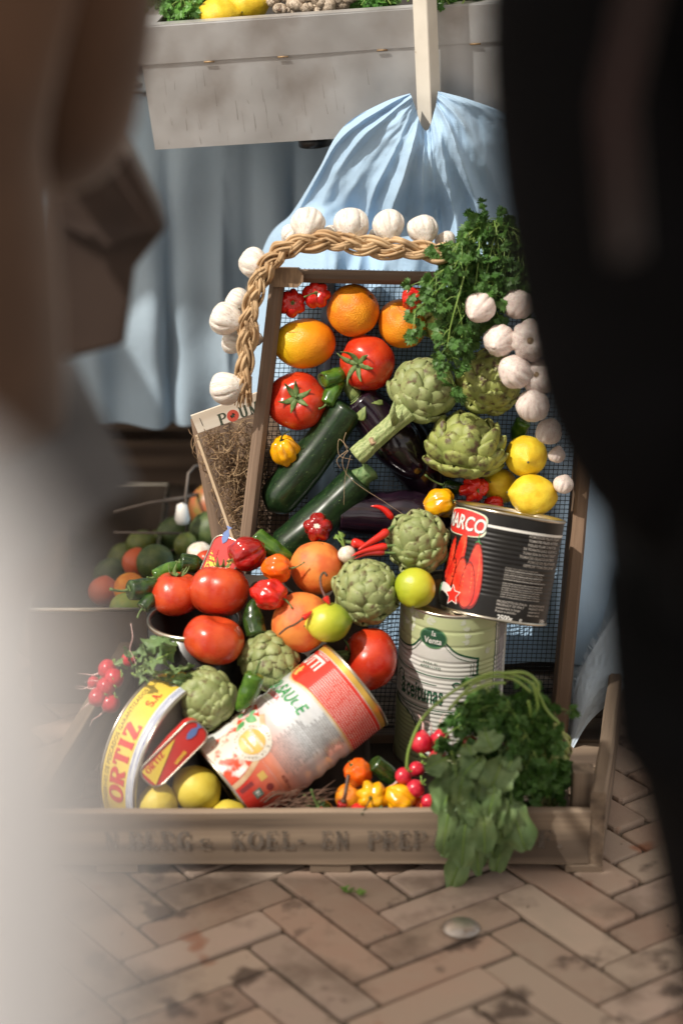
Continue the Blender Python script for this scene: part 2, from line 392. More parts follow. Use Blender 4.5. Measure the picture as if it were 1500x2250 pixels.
def chili(root, pts, r, mtl=M_RED, stem=None, stemm=None, rs=.35):
    """world-scale chili: pts from the stem end to the tip, in local metres"""
    m = MB(); n = 26; q = [catmull([Vector(p) for p in pts], i / n) for i in range(n + 1)]
    m.tube(q, [r * (min(1, .55 + 3 * t) * (1 - t ** 1.6) ** .8 + .04) for t in [i / n for i in range(n + 1)]], 12)
    m.build('fruit_body', mtl, root)
    s = MB()
    if stem is None:
        d = (q[0] - q[2]).normalized(); stem = [q[0], q[0] + d * r * 3, q[0] + d * r * 5 + Vector((0, 0, r))]
    stem = [Vector(p) for p in stem]; w = [catmull(stem, i / 14) for i in range(15)]
    s.tube(w, [r * rs * (1.9 if i < 1 else 1.3 if i < 2 else 1) for i in range(15)], 7); s.build('stem', stemm or GREEN_STEM, root)
def garlic(root, seed=0, mtl=None, cloves=9, rz=.84, stalk=.4, roots=True):
    rnd = random.Random(seed); off = rnd.uniform(0, 60); p0 = rnd.uniform(0, 6)
    def fn(th, ph):
        c = math.cos(ph); s = math.sin(ph); t = th + .12 * math.sin(2 * th + p0)
        w = abs(math.cos(cloves * t / 2 + p0)) ** .6
        band = math.exp(-((s + .05) / .75) ** 2)
        rr = (c ** .80) * (1 - .13 * (1 - w) * band)
        if s > .72: rr = max(rr * (1 - .9 * (s - .72)), .16)
        x = rr * math.cos(th); y = rr * math.sin(th); z = s * rz
        if s > .6: z += (s - .6) ** 1.6 * stalk * 3.2
        if s < 0: z += .16 * math.exp(-(rr / .25) ** 2)
        k = 1 + .10 * nz(x + off, y, z) + .02 * nz(x * 5 + off, y * 5, z)
        return Vector((x * k, y * k, z * k))
    blob(80, 44, fn).build('bulb', mtl or M_GAR, root)
    if roots:
        m = MB(); m.add(*lathe([(0, -rz + .12), (.16, -rz + .10), (.22, -rz + .135)], 16).v and (lathe([(0, -rz + .12), (.16, -rz + .10), (.22, -rz + .14)], 16).v, lathe([(0, -rz + .12), (.16, -rz + .10), (.22, -rz + .14)], 16).f))
        for i in range(26):
            a = rnd.uniform(0, 6.28); r = rnd.uniform(0, .17); q = Vector((r * math.cos(a), r * math.sin(a), -rz + .13))
            m.tube([q, q + Vector((math.cos(a) * .05, math.sin(a) * .05, -rnd.uniform(.04, .11)))], [.012, .006], 4)
        m.build('root_plate', M_ROOT, root)
def artichoke(root, seed=0, mtl=None, stalk=0.0, layers=8, open_=.10, rz=1.0, stalk_r=.27, bend=(0, 0)):
    rnd = random.Random(seed); m = MB()
    core = blob(24, 16, lambda th, ph: Vector((.70 * math.cos(ph) * math.cos(th), .70 * math.cos(ph) * math.sin(th), .74 * rz * math.sin(ph))))
    m.add(core.v, core.f)
    for l in range(layers):
        f = l / (layers - 1); lat0 = -66 + 118 * f; n = [6, 8, 9, 9, 8, 7, 5, 4, 3][min(l, 8)]
        span = 50 - 8 * f
        for k in range(n):
            th0 = 2 * math.pi * (k + .5 * (l % 2)) / n + rnd.uniform(-.12, .12)
            w0 = (.50 - .14 * f) * rnd.uniform(.86, 1.12); sp = span * rnd.uniform(.88, 1.1); la0 = lat0 + rnd.uniform(-4, 4)
            fl = (.07 + open_ * rnd.uniform(.35, 1.6)) * (1 - .5 * f); notch = rnd.uniform(.0, .14); base = .84 - .03 * f + rnd.uniform(-.02, .03)
            rol = rnd.uniform(-.06, .06)
            def fn(u, v, th0=th0, w0=w0, sp=sp, la0=la0, fl=fl, notch=notch, base=base, rol=rol):
                s = (u - .5) * 2
                w = w0 * (math.sin(min(1, .32 + v * 1.0) * 1.571) if v < .45 else math.cos(((v - .45) / .57) ** 1.9 * 1.5708) ** .55 if v < 1 else .1)
                vv = v - notch * (1 - abs(s)) ** 2 * (v ** 6)
                lat = rad(min(la0 + sp * vv, 97))
                R = base + fl * vv ** 1.6 + .15 * (1 - s * s) * (.3 + .7 * math.sin(min(1, v) * 2.5)) + rol * s * vv - .05 * abs(s) ** 3
                e = Vector((math.cos(th0), math.sin(th0), 0)); tg = Vector((-math.sin(th0), math.cos(th0), 0))
                return e * (math.cos(lat) * R) + tg * (s * w) * (1 - .0 * v) - e * (.5 * (s * w) ** 2) + Vector((0, 0, math.sin(lat) * R * rz))
            m.grid(8, 10, fn)
    o = m.build('bracts', mtl or M_ART, root); s = o.modifiers.new('thick', 'SOLIDIFY'); s.thickness = .035; s.offset = -1
    if stalk > 0:
        st = MB(); n = 14
        pts = [Vector((bend[0] * t * t, bend[1] * t * t, -.75 * rz - stalk * t)) for t in [i / n for i in range(n + 1)]]
        st.tube(pts, [stalk_r * (1.25 - .35 * min(1, t * 3) + .05 * t) for t in [i / n for i in range(n + 1)]], 32)
        for i, v in enumerate(st.v):
            q = pts[min(i // 32, n)]; a = i % 32; st.v[i] = q + (v - q) * (1 + .05 * math.cos(a * 2 * math.pi / 32 * 9) + .05 * nz(v.x * 3, v.y * 3, v.z))
        # a couple of small leaves and a knot on the stalk
        for (zz, a, l) in ((-.95, .6, .5), (-1.0, 3.4, .35), (-1.9, 1.2, .16)):
            if zz < -.75 - stalk: continue
            st.tube([(stalk_r * .9 * math.cos(a), stalk_r * .9 * math.sin(a), zz - .1), (stalk_r * 1.3 * math.cos(a), stalk_r * 1.3 * math.sin(a), zz + l * .4), (stalk_r * 1.35 * math.cos(a), stalk_r * 1.35 * math.sin(a), zz + l)], [.1, .13, .03], 8, flat=.5)
        st.build('stalk', M_ARTSTEM, root)
def radish(root, seed=0, mtl=None, tail=1.6, leaf=.5, rootm=None):
    rnd = random.Random(seed); off = rnd.uniform(0, 40)
    def fn(th, ph):
        c = math.cos(ph); s = math.sin(ph); k = 1 + .08 * nz(math.cos(th) * c + off, math.sin(th) * c, s)
        z = s * .95 - (.28 * math.exp(-(c / .3) ** 2) if s < 0 else 0)
        return Vector((c * math.cos(th) * k, c * math.sin(th) * k, z))
    blob(32, 22, fn).build('root_body', mtl or M_RAD, root)
    m = MB(); a = rnd.uniform(0, 6); m.tube([(0, 0, -1.1), (.1 * math.cos(a), .1 * math.sin(a), -1.1 - tail * .4), (.5 * math.cos(a), .5 * math.sin(a), -1.1 - tail * .8), (1.1 * math.cos(a + .6), 1.1 * math.sin(a + .6), -1.1 - tail)], [.14, .07, .04, .015], 6)
    m.build('tail', rootm or M_RADW, root)
    if leaf > 0:
        m = MB()
        for k in range(4):
            a = rnd.uniform(0, 6); b = rnd.uniform(.2, .8)
            m.tube([(0, 0, .85), (b * .4 * math.cos(a), b * .4 * math.sin(a), .85 + leaf * .6), (b * math.cos(a), b * math.sin(a), .85 + leaf * 1.2)], [.12, .09, .07], 6)
        m.build('leaf_stubs', M_LEAFL, root)

# ---- leaves
def parsley_leaf(m, M, s, rnd):
    """three divided, toothed leaflets"""
    for da, ls in ((0, 1.0), (.95, .78), (-.95, .78)):
        out = [(0, 0)]
        k = 9
        pts = []
        for i in range(k):
            t = i / (k - 1); a = (t - .5) * 2.3
            r = (.55 + .45 * math.cos(a * .75)) * (1.0 if i % 2 == 0 else .66)
            pts.append((math.sin(a) * r * .62, .25 + math.cos(a) * r * .78))
        vs = [Vector((0, .05, 0)), Vector((0, .45, .06))]
        c = rnd.uniform(-.25, .25)
        for x, y in pts: vs.append(Vector((x, y, c * y * y - .35 * x * x)))
        R = Matrix.Rotation(-da, 4, 'Z') @ Matrix.Rotation(rnd.uniform(-.35, .35), 4, 'Y')
        b = [M @ (R @ (v * (s * ls))) for v in vs]
        fs = [(0, 2, 1)] + [(1, i, i + 1) for i in range(2, 2 + k - 1)] + [(0, 1, 2 + k - 1)]
        m.add(b, fs)
def broad_leaf(m, path, w, rnd, side=None, nv=12, lobes=True, v0=.52):
    pts = [catmull(path, i / nv) for i in range(nv + 1)]
    sd0 = side or Vector((rnd.uniform(-1, 1), rnd.uniform(-1, 1), rnd.uniform(-.4, .4)))
    off = rnd.uniform(0, 99); cup = rnd.uniform(-.35, .45)
    nu = 8
    def fn(u, v):
        i = min(int(v * nv), nv - 1); t = v * nv - i; p = pts[i].lerp(pts[i + 1], t); d = (pts[i + 1] - pts[i]).normalized()
        sd = (sd0 - d * sd0.dot(d)).normalized(); nn = d.cross(sd)
        prof = (.06 + .94 * max(0, math.sin((v - v0) / (1 - v0) * 3.05)) ** .62 * (.55 + .45 * (v - v0) / (1 - v0))) if v > v0 else .06 + .10 * max(0, math.sin(v * 22 + off)) * (v > .2)
        if lobes: prof *= 1 + .13 * math.sin(v * 26 + off) * (u - .5) * 2 * (1 if u > .5 else -1)
        s = (u - .5) * 2
        return p + sd * (s * w * prof) + nn * (w * (cup * s * s * prof + .34 * nz(s * 2.0 + off, v * 6, 0) * (abs(s) + .25) + .10 * math.sin(v * 38 + off + 4 * abs(s)) * abs(s) - .12 * (abs(s) < .1)))
    m.grid(nu, 30, fn)
def leaf_frame(p, d, rnd, up=None):
    d = d.normalized(); q = (up or Vector((rnd.uniform(-1, 1), rnd.uniform(-1, 1), rnd.uniform(-1, 1)))); x = q - d * q.dot(d)
    if x.length < 1e-3: x = d.orthogonal()
    x.normalize(); z = x.cross(d); M = Matrix((x, d, z)).transposed().to_4x4(); M.translation = p; return M
# ------------------------------------------------------------------ the setting: ground and paving
M_SAND = mat('joint_sand', (.10, .078, .058), (.17, .135, .10), scale=60, rough=1, bump=.002, bscale=300)
def flat_sheet(name, x0, x1, y0, y1, z, m, n=1):
    mb = MB(); mb.grid(n, n, lambda u, v: Vector((x0 + (x1 - x0) * u, y0 + (y1 - y0) * v, z)))
    return mb.build(name, m, smooth=False)
tag(flat_sheet('ground', -45, 45, -30, 60, -.006, M_SAND), 'sandy ground showing dark in the joints of the brick paving', None, None, 'structure')
def brick_material():
    m = bpy.data.materials.new('street_brick'); m.use_nodes = True; nt = m.node_tree; N = nt.nodes; L = nt.links; b = N['Principled BSDF']
    at = N.new('ShaderNodeAttribute'); at.attribute_name = 'tint'
    tc = N.new('ShaderNodeTexCoord')
    def nse(s, d=6, r=.6):
        n = N.new('ShaderNodeTexNoise'); n.inputs['Scale'].default_value = s; n.inputs['Detail'].default_value = d; n.inputs['Roughness'].default_value = r
        L.new(tc.outputs['Object'], n.inputs['Vector']); return n.outputs[0]
    def rng(src, a, b_, c=0, d=1):
        r = N.new('ShaderNodeMapRange'); r.inputs[1].default_value = a; r.inputs[2].default_value = b_; r.inputs[3].default_value = c; r.inputs[4].default_value = d
        L.new(src, r.inputs[0]); return r.outputs[0]
    def mix(f, a, c, mode='MIX'):
        x = N.new('ShaderNodeMix'); x.data_type = 'RGBA'; x.blend_type = mode; L.new(f, x.inputs[0])
        L.new(a, x.inputs[6])
        if isinstance(c, tuple): x.inputs[7].default_value = (*c, 1)
        else: L.new(c, x.inputs[7])
        return x.outputs[2]
    c = at.outputs['Color']
    c = mix(rng(nse(14), .35, .7, 0, .55), c, (.42, .345, .27))
    c = mix(rng(nse(5, 5), .52, .66, 0, .75), c, (.13, .085, .06))
    c = mix(rng(nse(11, 4, .5), .60, .66, 0, .85), c, (.075, .048, .036))        # oily drips
    c = mix(rng(nse(7.3, 3, .5), .66, .70, 0, .75), c, (.32, .12, .055))        # rust-red chips
    c = mix(rng(nse(90, 3), .66, .76, 0, .5), c, (.42, .37, .31))
    L.new(c, b.inputs['Base Color']); b.inputs['Roughness'].default_value = .82
    L.new(rng(nse(11, 4, .5), .64, .72, .85, .5), b.inputs['Roughness'])
    bp = N.new('ShaderNodeBump'); bp.inputs['Strength'].default_value = .5; bp.inputs['Distance'].default_value = .0012
    L.new(nse(130, 6, .7), bp.inputs['Height']); L.new(bp.outputs[0], b.inputs['Normal']); return m
def paving():
    rnd = random.Random(5); Lb, Wb = .203, .0585; g = .0044; ph = rad(35.5)
    ca, sa = math.cos(ph), math.sin(ph); O = Vector((.035, 2.33))
    vs = []; fs = []; cols = []
    tints = [(.43, .31, .24), (.40, .27, .205), (.46, .355, .28), (.37, .26, .205), (.44, .33, .27), (.42, .32, .25)]
    def brick(x0, x1, y0, y1):
        c = Vector(((x0 + x1) / 2, (y0 + y1) / 2)); w = Vector((c.x * ca - c.y * sa, c.x * sa + c.y * ca)) + O
        if not (-1.9 < w.x < 1.9 and .2 < w.y < 9.6): return
        if w.y < 1.5 and abs(w.x) > 1.2: return
        dz = rnd.uniform(-.0022, .0018); tx = rnd.uniform(-.012, .012); ty = rnd.uniform(-.03, .03); e = .0035; t = rnd.choice(tints); k = rnd.uniform(.82, 1.15); col = (t[0] * k, t[1] * k, t[2] * k)
        a0, a1, b0, b1 = x0 + g / 2, x1 - g / 2, y0 + g / 2, y1 - g / 2
        j = [rnd.uniform(-.0016, .0016) for _ in range(8)]
        a0 += j[0]; a1 += j[1]; b0 += j[2]; b1 += j[3]
        rings = [(0, -.02), (0, -.0035), (.0012, -.0008), (e, 0)]
        base = len(vs)
        for ins, z in rings:
            nb = []
            cr = .004
            for (x, y) in ((a0 + ins + cr, b0 + ins), (a1 - ins - cr, b0 + ins), (a1 - ins, b0 + ins + cr), (a1 - ins, b1 - ins - cr), (a1 - ins - cr, b1 - ins), (a0 + ins + cr, b1 - ins), (a0 + ins, b1 - ins - cr), (a0 + ins, b0 + ins + cr)):
                zz = z + dz + tx * (x - c.x) + ty * (y - c.y)
                vs.append((x * ca - y * sa + O.x, x * sa + y * ca + O.y, zz))
        for r in range(3):
            for q in range(8):
                a = base + r * 8 + q; b = base + r * 8 + (q + 1) % 8; fs.append((a, b, b + 8, a + 8)); cols.append(col)
        fs.append(tuple(base + 24 + q for q in range(8))); cols.append(col)
    R = 60
    for i in range(-170, 171):
        for j in range(-34, 35):
            x = i * Wb + j * Lb; y = i * Wb - j * Lb
            if x * x + y * y > 130: continue
            brick(x, x + Lb, y, y + Wb); brick(x - Wb, x, y, y + Lb)
    o = mesh('brick_pavement', vs, fs, brick_material(), smooth=False)
    ca_ = o.data.color_attributes.new('tint', 'FLOAT_COLOR', 'CORNER'); k = 0; buf = []
    for p in o.data.polygons:
        buf += [*cols[p.index], 1.0] * p.loop_total
    ca_.data.foreach_set('color', buf)
    tag(o, 'brown herringbone street bricks with stains', None, None, 'structure')
paving()

# ------------------------------------------------------------------ boards
def beam(name, a, b, up, w, t, m, root, bev=.0015, twist=0, wob=0, seed=0, seg=14):
    """a board from a to b; w is its width along up, t its thickness; local X runs along the grain"""
    a = Vector(a); b = Vector(b); x = (b - a).normalized(); y = (up - x * up.dot(x)).normalized(); z = x.cross(y)
    L = (b - a).length; mb = MB(); hw, ht = w / 2, t / 2; e = bev
    sec = [(-hw + e, -ht), (hw - e, -ht), (hw, -ht + e), (hw, ht - e), (hw - e, ht), (-hw + e, ht), (-hw, ht - e), (-hw, -ht + e)]
    vs = []; off = seed * 11.3
    for i in range(seg + 1):
        s = L * i / seg
        for k, (yy, zz) in enumerate(sec):
            wv = wob * nz(s * 9 + off, yy * 30, zz * 30)
            vs.append((s + (.6 * wob * nz(yy * 90 + off, zz * 90, i) if i in (0, seg) else 0), yy + wv * (1 if yy > 0 else -1), zz + wv * .6))
    fs = []
    for i in range(seg):
        for k in range(8):
            p = i * 8 + k; q = i * 8 + (k + 1) % 8; fs.append((p, p + 8, q + 8, q))
    fs.append(tuple(range(8))); fs.append(tuple(range(seg * 8 + 7, seg * 8 - 1, -1)))
    mb.add(vs, fs); o = mb.build(name, m, root, smooth=False)
    M = Matrix((x, y, z)).transposed().to_4x4(); M.translation = a
    o.matrix_basis = (root.matrix_basis.inverted() @ M) if root else M
    return o
def local(root, name, mb, m, smooth=True):
    """mesh built in world coordinates, moved under its thing"""
    inv = root.matrix_basis.inverted(); mb.v = [inv @ Vector(v) for v in mb.v]
    return mb.build(name, m, root, smooth)

WX = W_GREY[0]; WD = W_DARK[0]
END_GRAIN = mat('end_grain', (.30, .20, .12), (.20, .13, .08), scale=40, rough=.9, bump=.002, bscale=160, stretch=(1, 5, 1))
# ---- low crate on the ground
FR = G(1322, 1918, 0); FL_ = G(60, 1922, 0); BRt = G(1372, 1462, .09)
BR = Vector((BRt.x, BRt.y, 0)); BL = FL_ + (BR - FR); UPZ = Vector((0, 0, 1))
fd = (FR - FL_).normalized(); bd = (BR - FR).normalized()
low = thing('low_crate', 'long low weathered crate on the bricks with faded stencilled words on its front board', 'crate', loc=(FL_ + BR) / 2)
zf = .012
fb = beam('front_board', FL_ + UPZ * (zf + .040) + bd * .006, FR + UPZ * (zf + .040) - fd * .019 + bd * .006, UPZ, .078, .012, wood('stencilled_board', (.20, .145, .10), (.31, .235, .17), (.10, .072, .052), axis=0), low, wob=.0022, seed=1, seg=40)
sb = beam('side_board', FR + UPZ * (zf + .052) - fd * .0095, BR + bd * .14 + UPZ * (zf + .052) - fd * .0095, UPZ, .108, .019, WX, low, wob=.0035, seed=2, bev=.003, seg=24)
beam('side_board', FL_ + UPZ * (zf + .045) + fd * .0095 + bd * .013, BL + bd * .14 + UPZ * (zf + .045) + fd * .0095, UPZ, .092, .019, WX, low, wob=.002, seed=3)
beam('back_board', BL + bd * .134 + UPZ * (zf + .04) + fd * .02, BR + bd * .134 + UPZ * (zf + .04) - fd * .021, UPZ, .078, .011, WX, low, wob=.001, seed=4)
for k in range(6):
    q = .013 + .003 + .036 + k * .079
    beam('floor_plank', FL_ + bd * q + UPZ * (zf + .006) + fd * .021, FR + bd * q + UPZ * (zf + .006) - fd * .021, bd, .070, .009, WX, low, seed=5 + k, seg=4)
blk = G(1268, 1880, .0); beam('corner_post', Vector((blk.x, 2.752, zf + .012)), Vector((blk.x + .002, 2.755, .131)), Vector((1, 0, 0)), .027, .030, W_GREY[0], low, wob=.0008, seed=12, bev=.002, seg=4)
for px_, w_ in ((717, .052), (1275, .048), (250, .052)):
    q = G(px_, 1925); beam('foot_block', q - fd * w_ / 2 + UPZ * .006 + bd * .028, q + fd * w_ / 2 + UPZ * .006 + bd * .028, UPZ, .0115, .04, W_GREY[0], low, seed=px_, seg=3)

# ---- leaning crate
TH = .020; DEP = .072
n_ = Mn
fTL, fTR, fBL, fBR = onM(596, 590, DEP), onM(1338, 604, DEP), onM(474, 1640, DEP), onM(1244, 1640, DEP)
lean = thing('leaning_crate', 'dark wooden crate with a wire mesh bottom, leaning upright and packed with vegetables', 'crate', loc=(fBL + fBR) / 2)
dn = -n_ * (DEP / 2); ex = (fTR - fTL).normalized()
WDk = W_DARK[0]
beam('side_board', fBL + dn + ex * TH / 2, fTL + dn + ex * TH / 2, n_, DEP, TH, W_DARK[0], lean, wob=.0015, seed=21, bev=.006)
beam('side_board', fBR + dn - ex * TH / 2, fTR + dn - ex * TH / 2, n_, DEP, TH, wood('brown_board', (.17, .105, .065), (.26, .17, .11), (.09, .055, .038), axis=0), lean, wob=.003, seed=22, bev=.004)
eyd = (fBL - fTL).normalized()
beam('end_board', fTL + dn + ex * (TH + .0005) + eyd * .010 , fTR + dn - ex * (TH + .0005) + eyd * .010, n_, DEP * .9, .018, W_DARK[0], lean, wob=.001, seed=23, bev=.006)
beam('end_board', fBL + dn + ex * (TH + .0005) - eyd * .009, fBR + dn - ex * (TH + .0005) - eyd * .009, n_, DEP, .016, W_DARK[0], lean, wob=.001, seed=24)
for q, s in ((fTL, 1), (fTR, -1)):
    o = beam('corner_block', q + ex * s * .022 + eyd * .012 - n_ * .066, q + ex * s * .022 + eyd * .012 + n_ * .007, ex, .048, .026, W_DARK[0], lean, bev=.008, seed=25, wob=.0012, seg=8)
    o.data.materials.append(END_GRAIN); o.data.polygons[len(o.data.polygons) - 1].material_index = 1; o.data.polygons[len(o.data.polygons) - 2].material_index = 1
# nails on the block face and board
mb = MB()
bTL, bTR, bBL, bBR = [q - n_ * (DEP - .002) for q in (fTL, fTR, fBL, fBR)]
rw = random.Random(3); W_ = (bTR - bTL).length; H_ = (bBL - bTL).length; cell = .0064; r_ = .00058
def bil(u, v): return (bTL * (1 - u) + bTR * u) * (1 - v) + (bBL * (1 - u) + bBR * u) * v
def warp(u, v, k): return .0011 * nz(u * 9 + k, v * 9, k) + .0005 * nz(u * 40, v * 40, k + 3)
nU = int(W_ / cell); nV = int(H_ / cell)
for i in range(2, nU - 1):
    u = i / nU + rw.uniform(-.0004, .0004)
    mb.tube([bil(u + warp(u, j / 26, 0) / W_, j / 26) + n_ * r_ * .8 for j in range(27)], r_, 4, cap=False)
for j in range(2, nV - 1):
    v = j / nV + rw.uniform(-.0003, .0003)
    mb.tube([bil(i / 20, v + warp(i / 20, v, 7) / H_) - n_ * r_ * .8 for i in range(21)], r_, 4, cap=False)
local(lean, 'wire_mesh', mb, mat('black_wire', (.012, .012, .013), rough=.5))
# ------------------------------------------------------------------ cloths
def cloth_mat(name, c1, c2, rough=.85):
    if name in MATS: return MATS[name]
    m = mat(name, c1, c2, scale=3.5, rough=rough, sheen=.15, lo=.35, hi=.65)
    nt = m.node_tree; N = nt.nodes; L = nt.links; b = N['Principled BSDF']
    tc = N.new('ShaderNodeTexCoord'); hs = []
    for st in ((900, 60, 40), (60, 60, 900)):
        mp = N.new('ShaderNodeMapping'); mp.inputs['Scale'].default_value = st; L.new(tc.outputs['Object'], mp.inputs[0])
        n = N.new('ShaderNodeTexNoise'); n.inputs['Scale'].default_value = 1; n.inputs['Detail'].default_value = 2; L.new(mp.outputs[0], n.inputs['Vector']); hs.append(n)
    w = N.new('ShaderNodeTexNoise'); w.inputs['Scale'].default_value = 28; w.inputs['Detail'].default_value = 6; w.inputs['Distortion'].default_value = 1.5; L.new(tc.outputs['Object'], w.inputs['Vector'])
    a = N.new('ShaderNodeMath'); a.operation = 'ADD'; L.new(hs[0].outputs[0], a.inputs[0]); L.new(hs[1].outputs[0], a.inputs[1])
    a2 = N.new('ShaderNodeMath'); a2.operation = 'MULTIPLY_ADD'; L.new(w.outputs[0], a2.inputs[0]); a2.inputs[1].default_value = 2.5; L.new(a.outputs[0], a2.inputs[2])
    bp = N.new('ShaderNodeBump'); bp.inputs['Strength'].default_value = .5; bp.inputs['Distance'].default_value = .0007; L.new(a2.outputs[0], bp.inputs['Height']); L.new(bp.outputs[0], b.inputs['Normal'])
    return m
M_BLUE = cloth_mat('pale_blue_linen', (.33, .49, .67), (.37, .53, .70))
M_SKIRT = cloth_mat('grey_blue_linen', (.31, .41, .50), (.36, .455, .54))
# big cloth gathered at the post and falling behind the leaning crate
cols = [
    (0.00, [(900, 205, 3.31), (850, 222, 3.30), (775, 262, 3.31), (735, 305, 3.33), (700, 372, 3.37), (640, 470, 3.42), (585, 530, 3.46), (545, 700, 3.46), (520, 1000, 3.46), (500, 1420, 3.46)]),
    (0.14, [(905, 215, 3.30), (862, 250, 3.28), (800, 300, 3.29), (752, 380, 3.32), (715, 460, 3.36), (690, 540, 3.40), (660, 700, 3.42), (640, 1000, 3.42), (630, 1400, 3.42)]),
    (0.30, [(912, 235, 3.30), (885, 285, 3.27), (850, 350, 3.28), (820, 430, 3.31), (800, 520, 3.36), (780, 620, 3.40), (765, 800, 3.41), (755, 1100, 3.41), (750, 1430, 3.41)]),
    (0.45, [(925, 275, 3.30), (915, 330, 3.27), (900, 400, 3.28), (890, 470, 3.31), (885, 560, 3.36), (880, 680, 3.40), (875, 850, 3.41), (870, 1120, 3.41), (865, 1450, 3.41)]),
    (0.55, [(940, 285, 3.30), (945, 340, 3.275), (950, 410, 3.285), (955, 480, 3.31), (960, 560, 3.36), (970, 680, 3.40), (975, 850, 3.41), (980, 1120, 3.41), (985, 1450, 3.41)]),
    (0.70, [(955, 240, 3.30), (980, 300, 3.27), (1005, 380, 3.28), (1022, 460, 3.31), (1035, 560, 3.36), (1060, 700, 3.40), (1085, 880, 3.41), (1100, 1120, 3.41), (1110, 1460, 3.41)]),
    (0.85, [(960, 212, 3.30), (1010, 250, 3.29), (1065, 320, 3.30), (1110, 410, 3.33), (1150, 520, 3.37), (1190, 680, 3.40), (1220, 880, 3.41), (1240, 1120, 3.41), (1250, 1460, 3.41)]),
    (1.00, [(962, 200, 3.31), (1040, 222, 3.31), (1130, 262, 3.33), (1210, 350, 3.38), (1270, 470, 3.42), (1320, 640, 3.45), (1370, 860, 3.45), (1410, 1120, 3.45), (1430, 1480, 3.45)])]
cc = [(u, [P(*q) if (q[1] < 540 or u < .1 or u > .95) else onM(q[0], q[1], -.020) for q in c]) for u, c in cols]
def cloth_at(u, v):
    for i in range(len(cc) - 1):
        if u <= cc[i + 1][0] + 1e-9: break
    us = [c[0] for c in cc]
    f = (u - us[i]) / (us[i + 1] - us[i])
    pts = [catmull(c[1], v) for c in cc]
    p0 = pts[max(i - 1, 0)]; p1 = pts[i]; p2 = pts[i + 1]; p3 = pts[min(i + 2, len(pts) - 1)]
    return 0.5 * ((2 * p1) + (p2 - p0) * f + (2 * p0 - 5 * p1 + 4 * p2 - p3) * f * f + (3 * p1 - p0 - 3 * p2 + p3) * f ** 3)
fold_c = [.04, .12, .225, .30, .395, .50, .565, .66, .76, .83, .93]
fold_a = [.8, .9, 1.2, .8, 1.15, 1.0, .9, 1.25, .8, 1.1, .8]
fold_w = [.026, .034, .044, .026, .040, .034, .028, .046, .028, .038, .04]
def folds(u, v):
    h = 0; u = u + .040 * nz(u * 3.5, v * 3.2, 6) * min(1, v * 4)
    for c, a, w in zip(fold_c, fold_a, fold_w):
        cc_ = c + .018 * math.sin(v * 5 + c * 40) * v
        d = abs(u - cc_) / (w * (.75 + .9 * v))
        h += a * math.exp(-d ** 1.5 * 1.3) * (.6 + .4 * math.sin(v * 4 + c * 17))
    return h
def cloth_pt(u, v):
    vv = v ** 1.0
    p = cloth_at(u, vv)
    amp = .004 + .030 * min(1, vv * 3.2) * (1 if vv < .5 else 1 + .2 * (vv - .5))
    h = folds(u, vv) - .6
    small = .0075 * nz(u * 11, vv * 8, 4) + .0028 * nz(u * 36 + vv * 8, vv * 22, 1)
    q = p + Vector((.10 * (h - .3) * amp * math.sin(u * 60), -1, .18)) * (h * amp + small)
    q.z = max(q.z, .004)
    return q
drape = thing('post_cloth', 'pale blue linen gathered round the white post, hanging in folds behind the leaning crate', 'cloth', loc=P(930, 300, 3.33))
mb = MB(); mb.grid(240, 170, cloth_pt); local(drape, 'draped_linen', mb, M_BLUE)
# table with its cloth
TZ, TY = .78, 3.80
table = thing('market_table', 'stall table under a long grey blue cloth, behind the metal tray', 'table', loc=(-.2, 4.15, 0))
mb = MB()
def skirt(u, v):
    # u along the edge: front from left to right, then v down the drop
    x = -1.25 + 3.2 * u; drop = v
    w = .5 + .5 * nz(x * 4.2, 0, 2); fold = (.030 * math.sin(x * 26 + 2.5 * math.sin(x * 6)) + .016 * math.sin(x * 61 + 1.7)) * min(1, drop * 1.8) ** .8
    zb = .27 + .02 * math.sin(x * 5) if x < -.18 else .03
    z = TZ - (TZ - zb) * drop
    y = TY - .004 - .10 * math.sin(min(drop * 1.3, 1) * 1.57) * .5 - abs(fold) * 1.1 + .02 * nz(x * 9, drop * 4, 5)
    r = math.exp(-drop * 26) * .014
    return Vector((x + fold * .35, y + r, z))
mb.grid(360, 60, skirt)
local(table, 'cloth_skirt', mb, M_SKIRT)
mb = MB(); mb.grid(60, 30, lambda u, v: Vector((-1.25 + 3.2 * u, TY + .004 + .9 * v, TZ + .004 + .003 * nz(u * 20, v * 9)))); 
local(table, 'cloth_top', mb, M_SKIRT)
mb = MB(); mb.grid(80, 6, lambda u, v: Vector((-1.25 + 3.2 * u, TY + .91 + .02 * math.sin(u * 70), TZ - .74 * v))); local(table, 'light_block_cloth', mb, M_SKIRT)  # unseen back drop of cloth, added to block light under the table
mb = MB(); mb.box(-1.24, 1.94, TY + .01, TY + .9, TZ - .035, TZ - .002); local(table, 'tabletop', mb, W_DARK[0], False)
for x_, y_ in ((-1.15, TY + .1), (1.85, TY + .1), (-1.15, TY + .8), (1.85, TY + .8)):
    beam('leg', (x_, y_, 0), (x_, y_, TZ - .036), Vector((1, 0, 0)), .05, .05, W_DARK[0], table, seg=3)
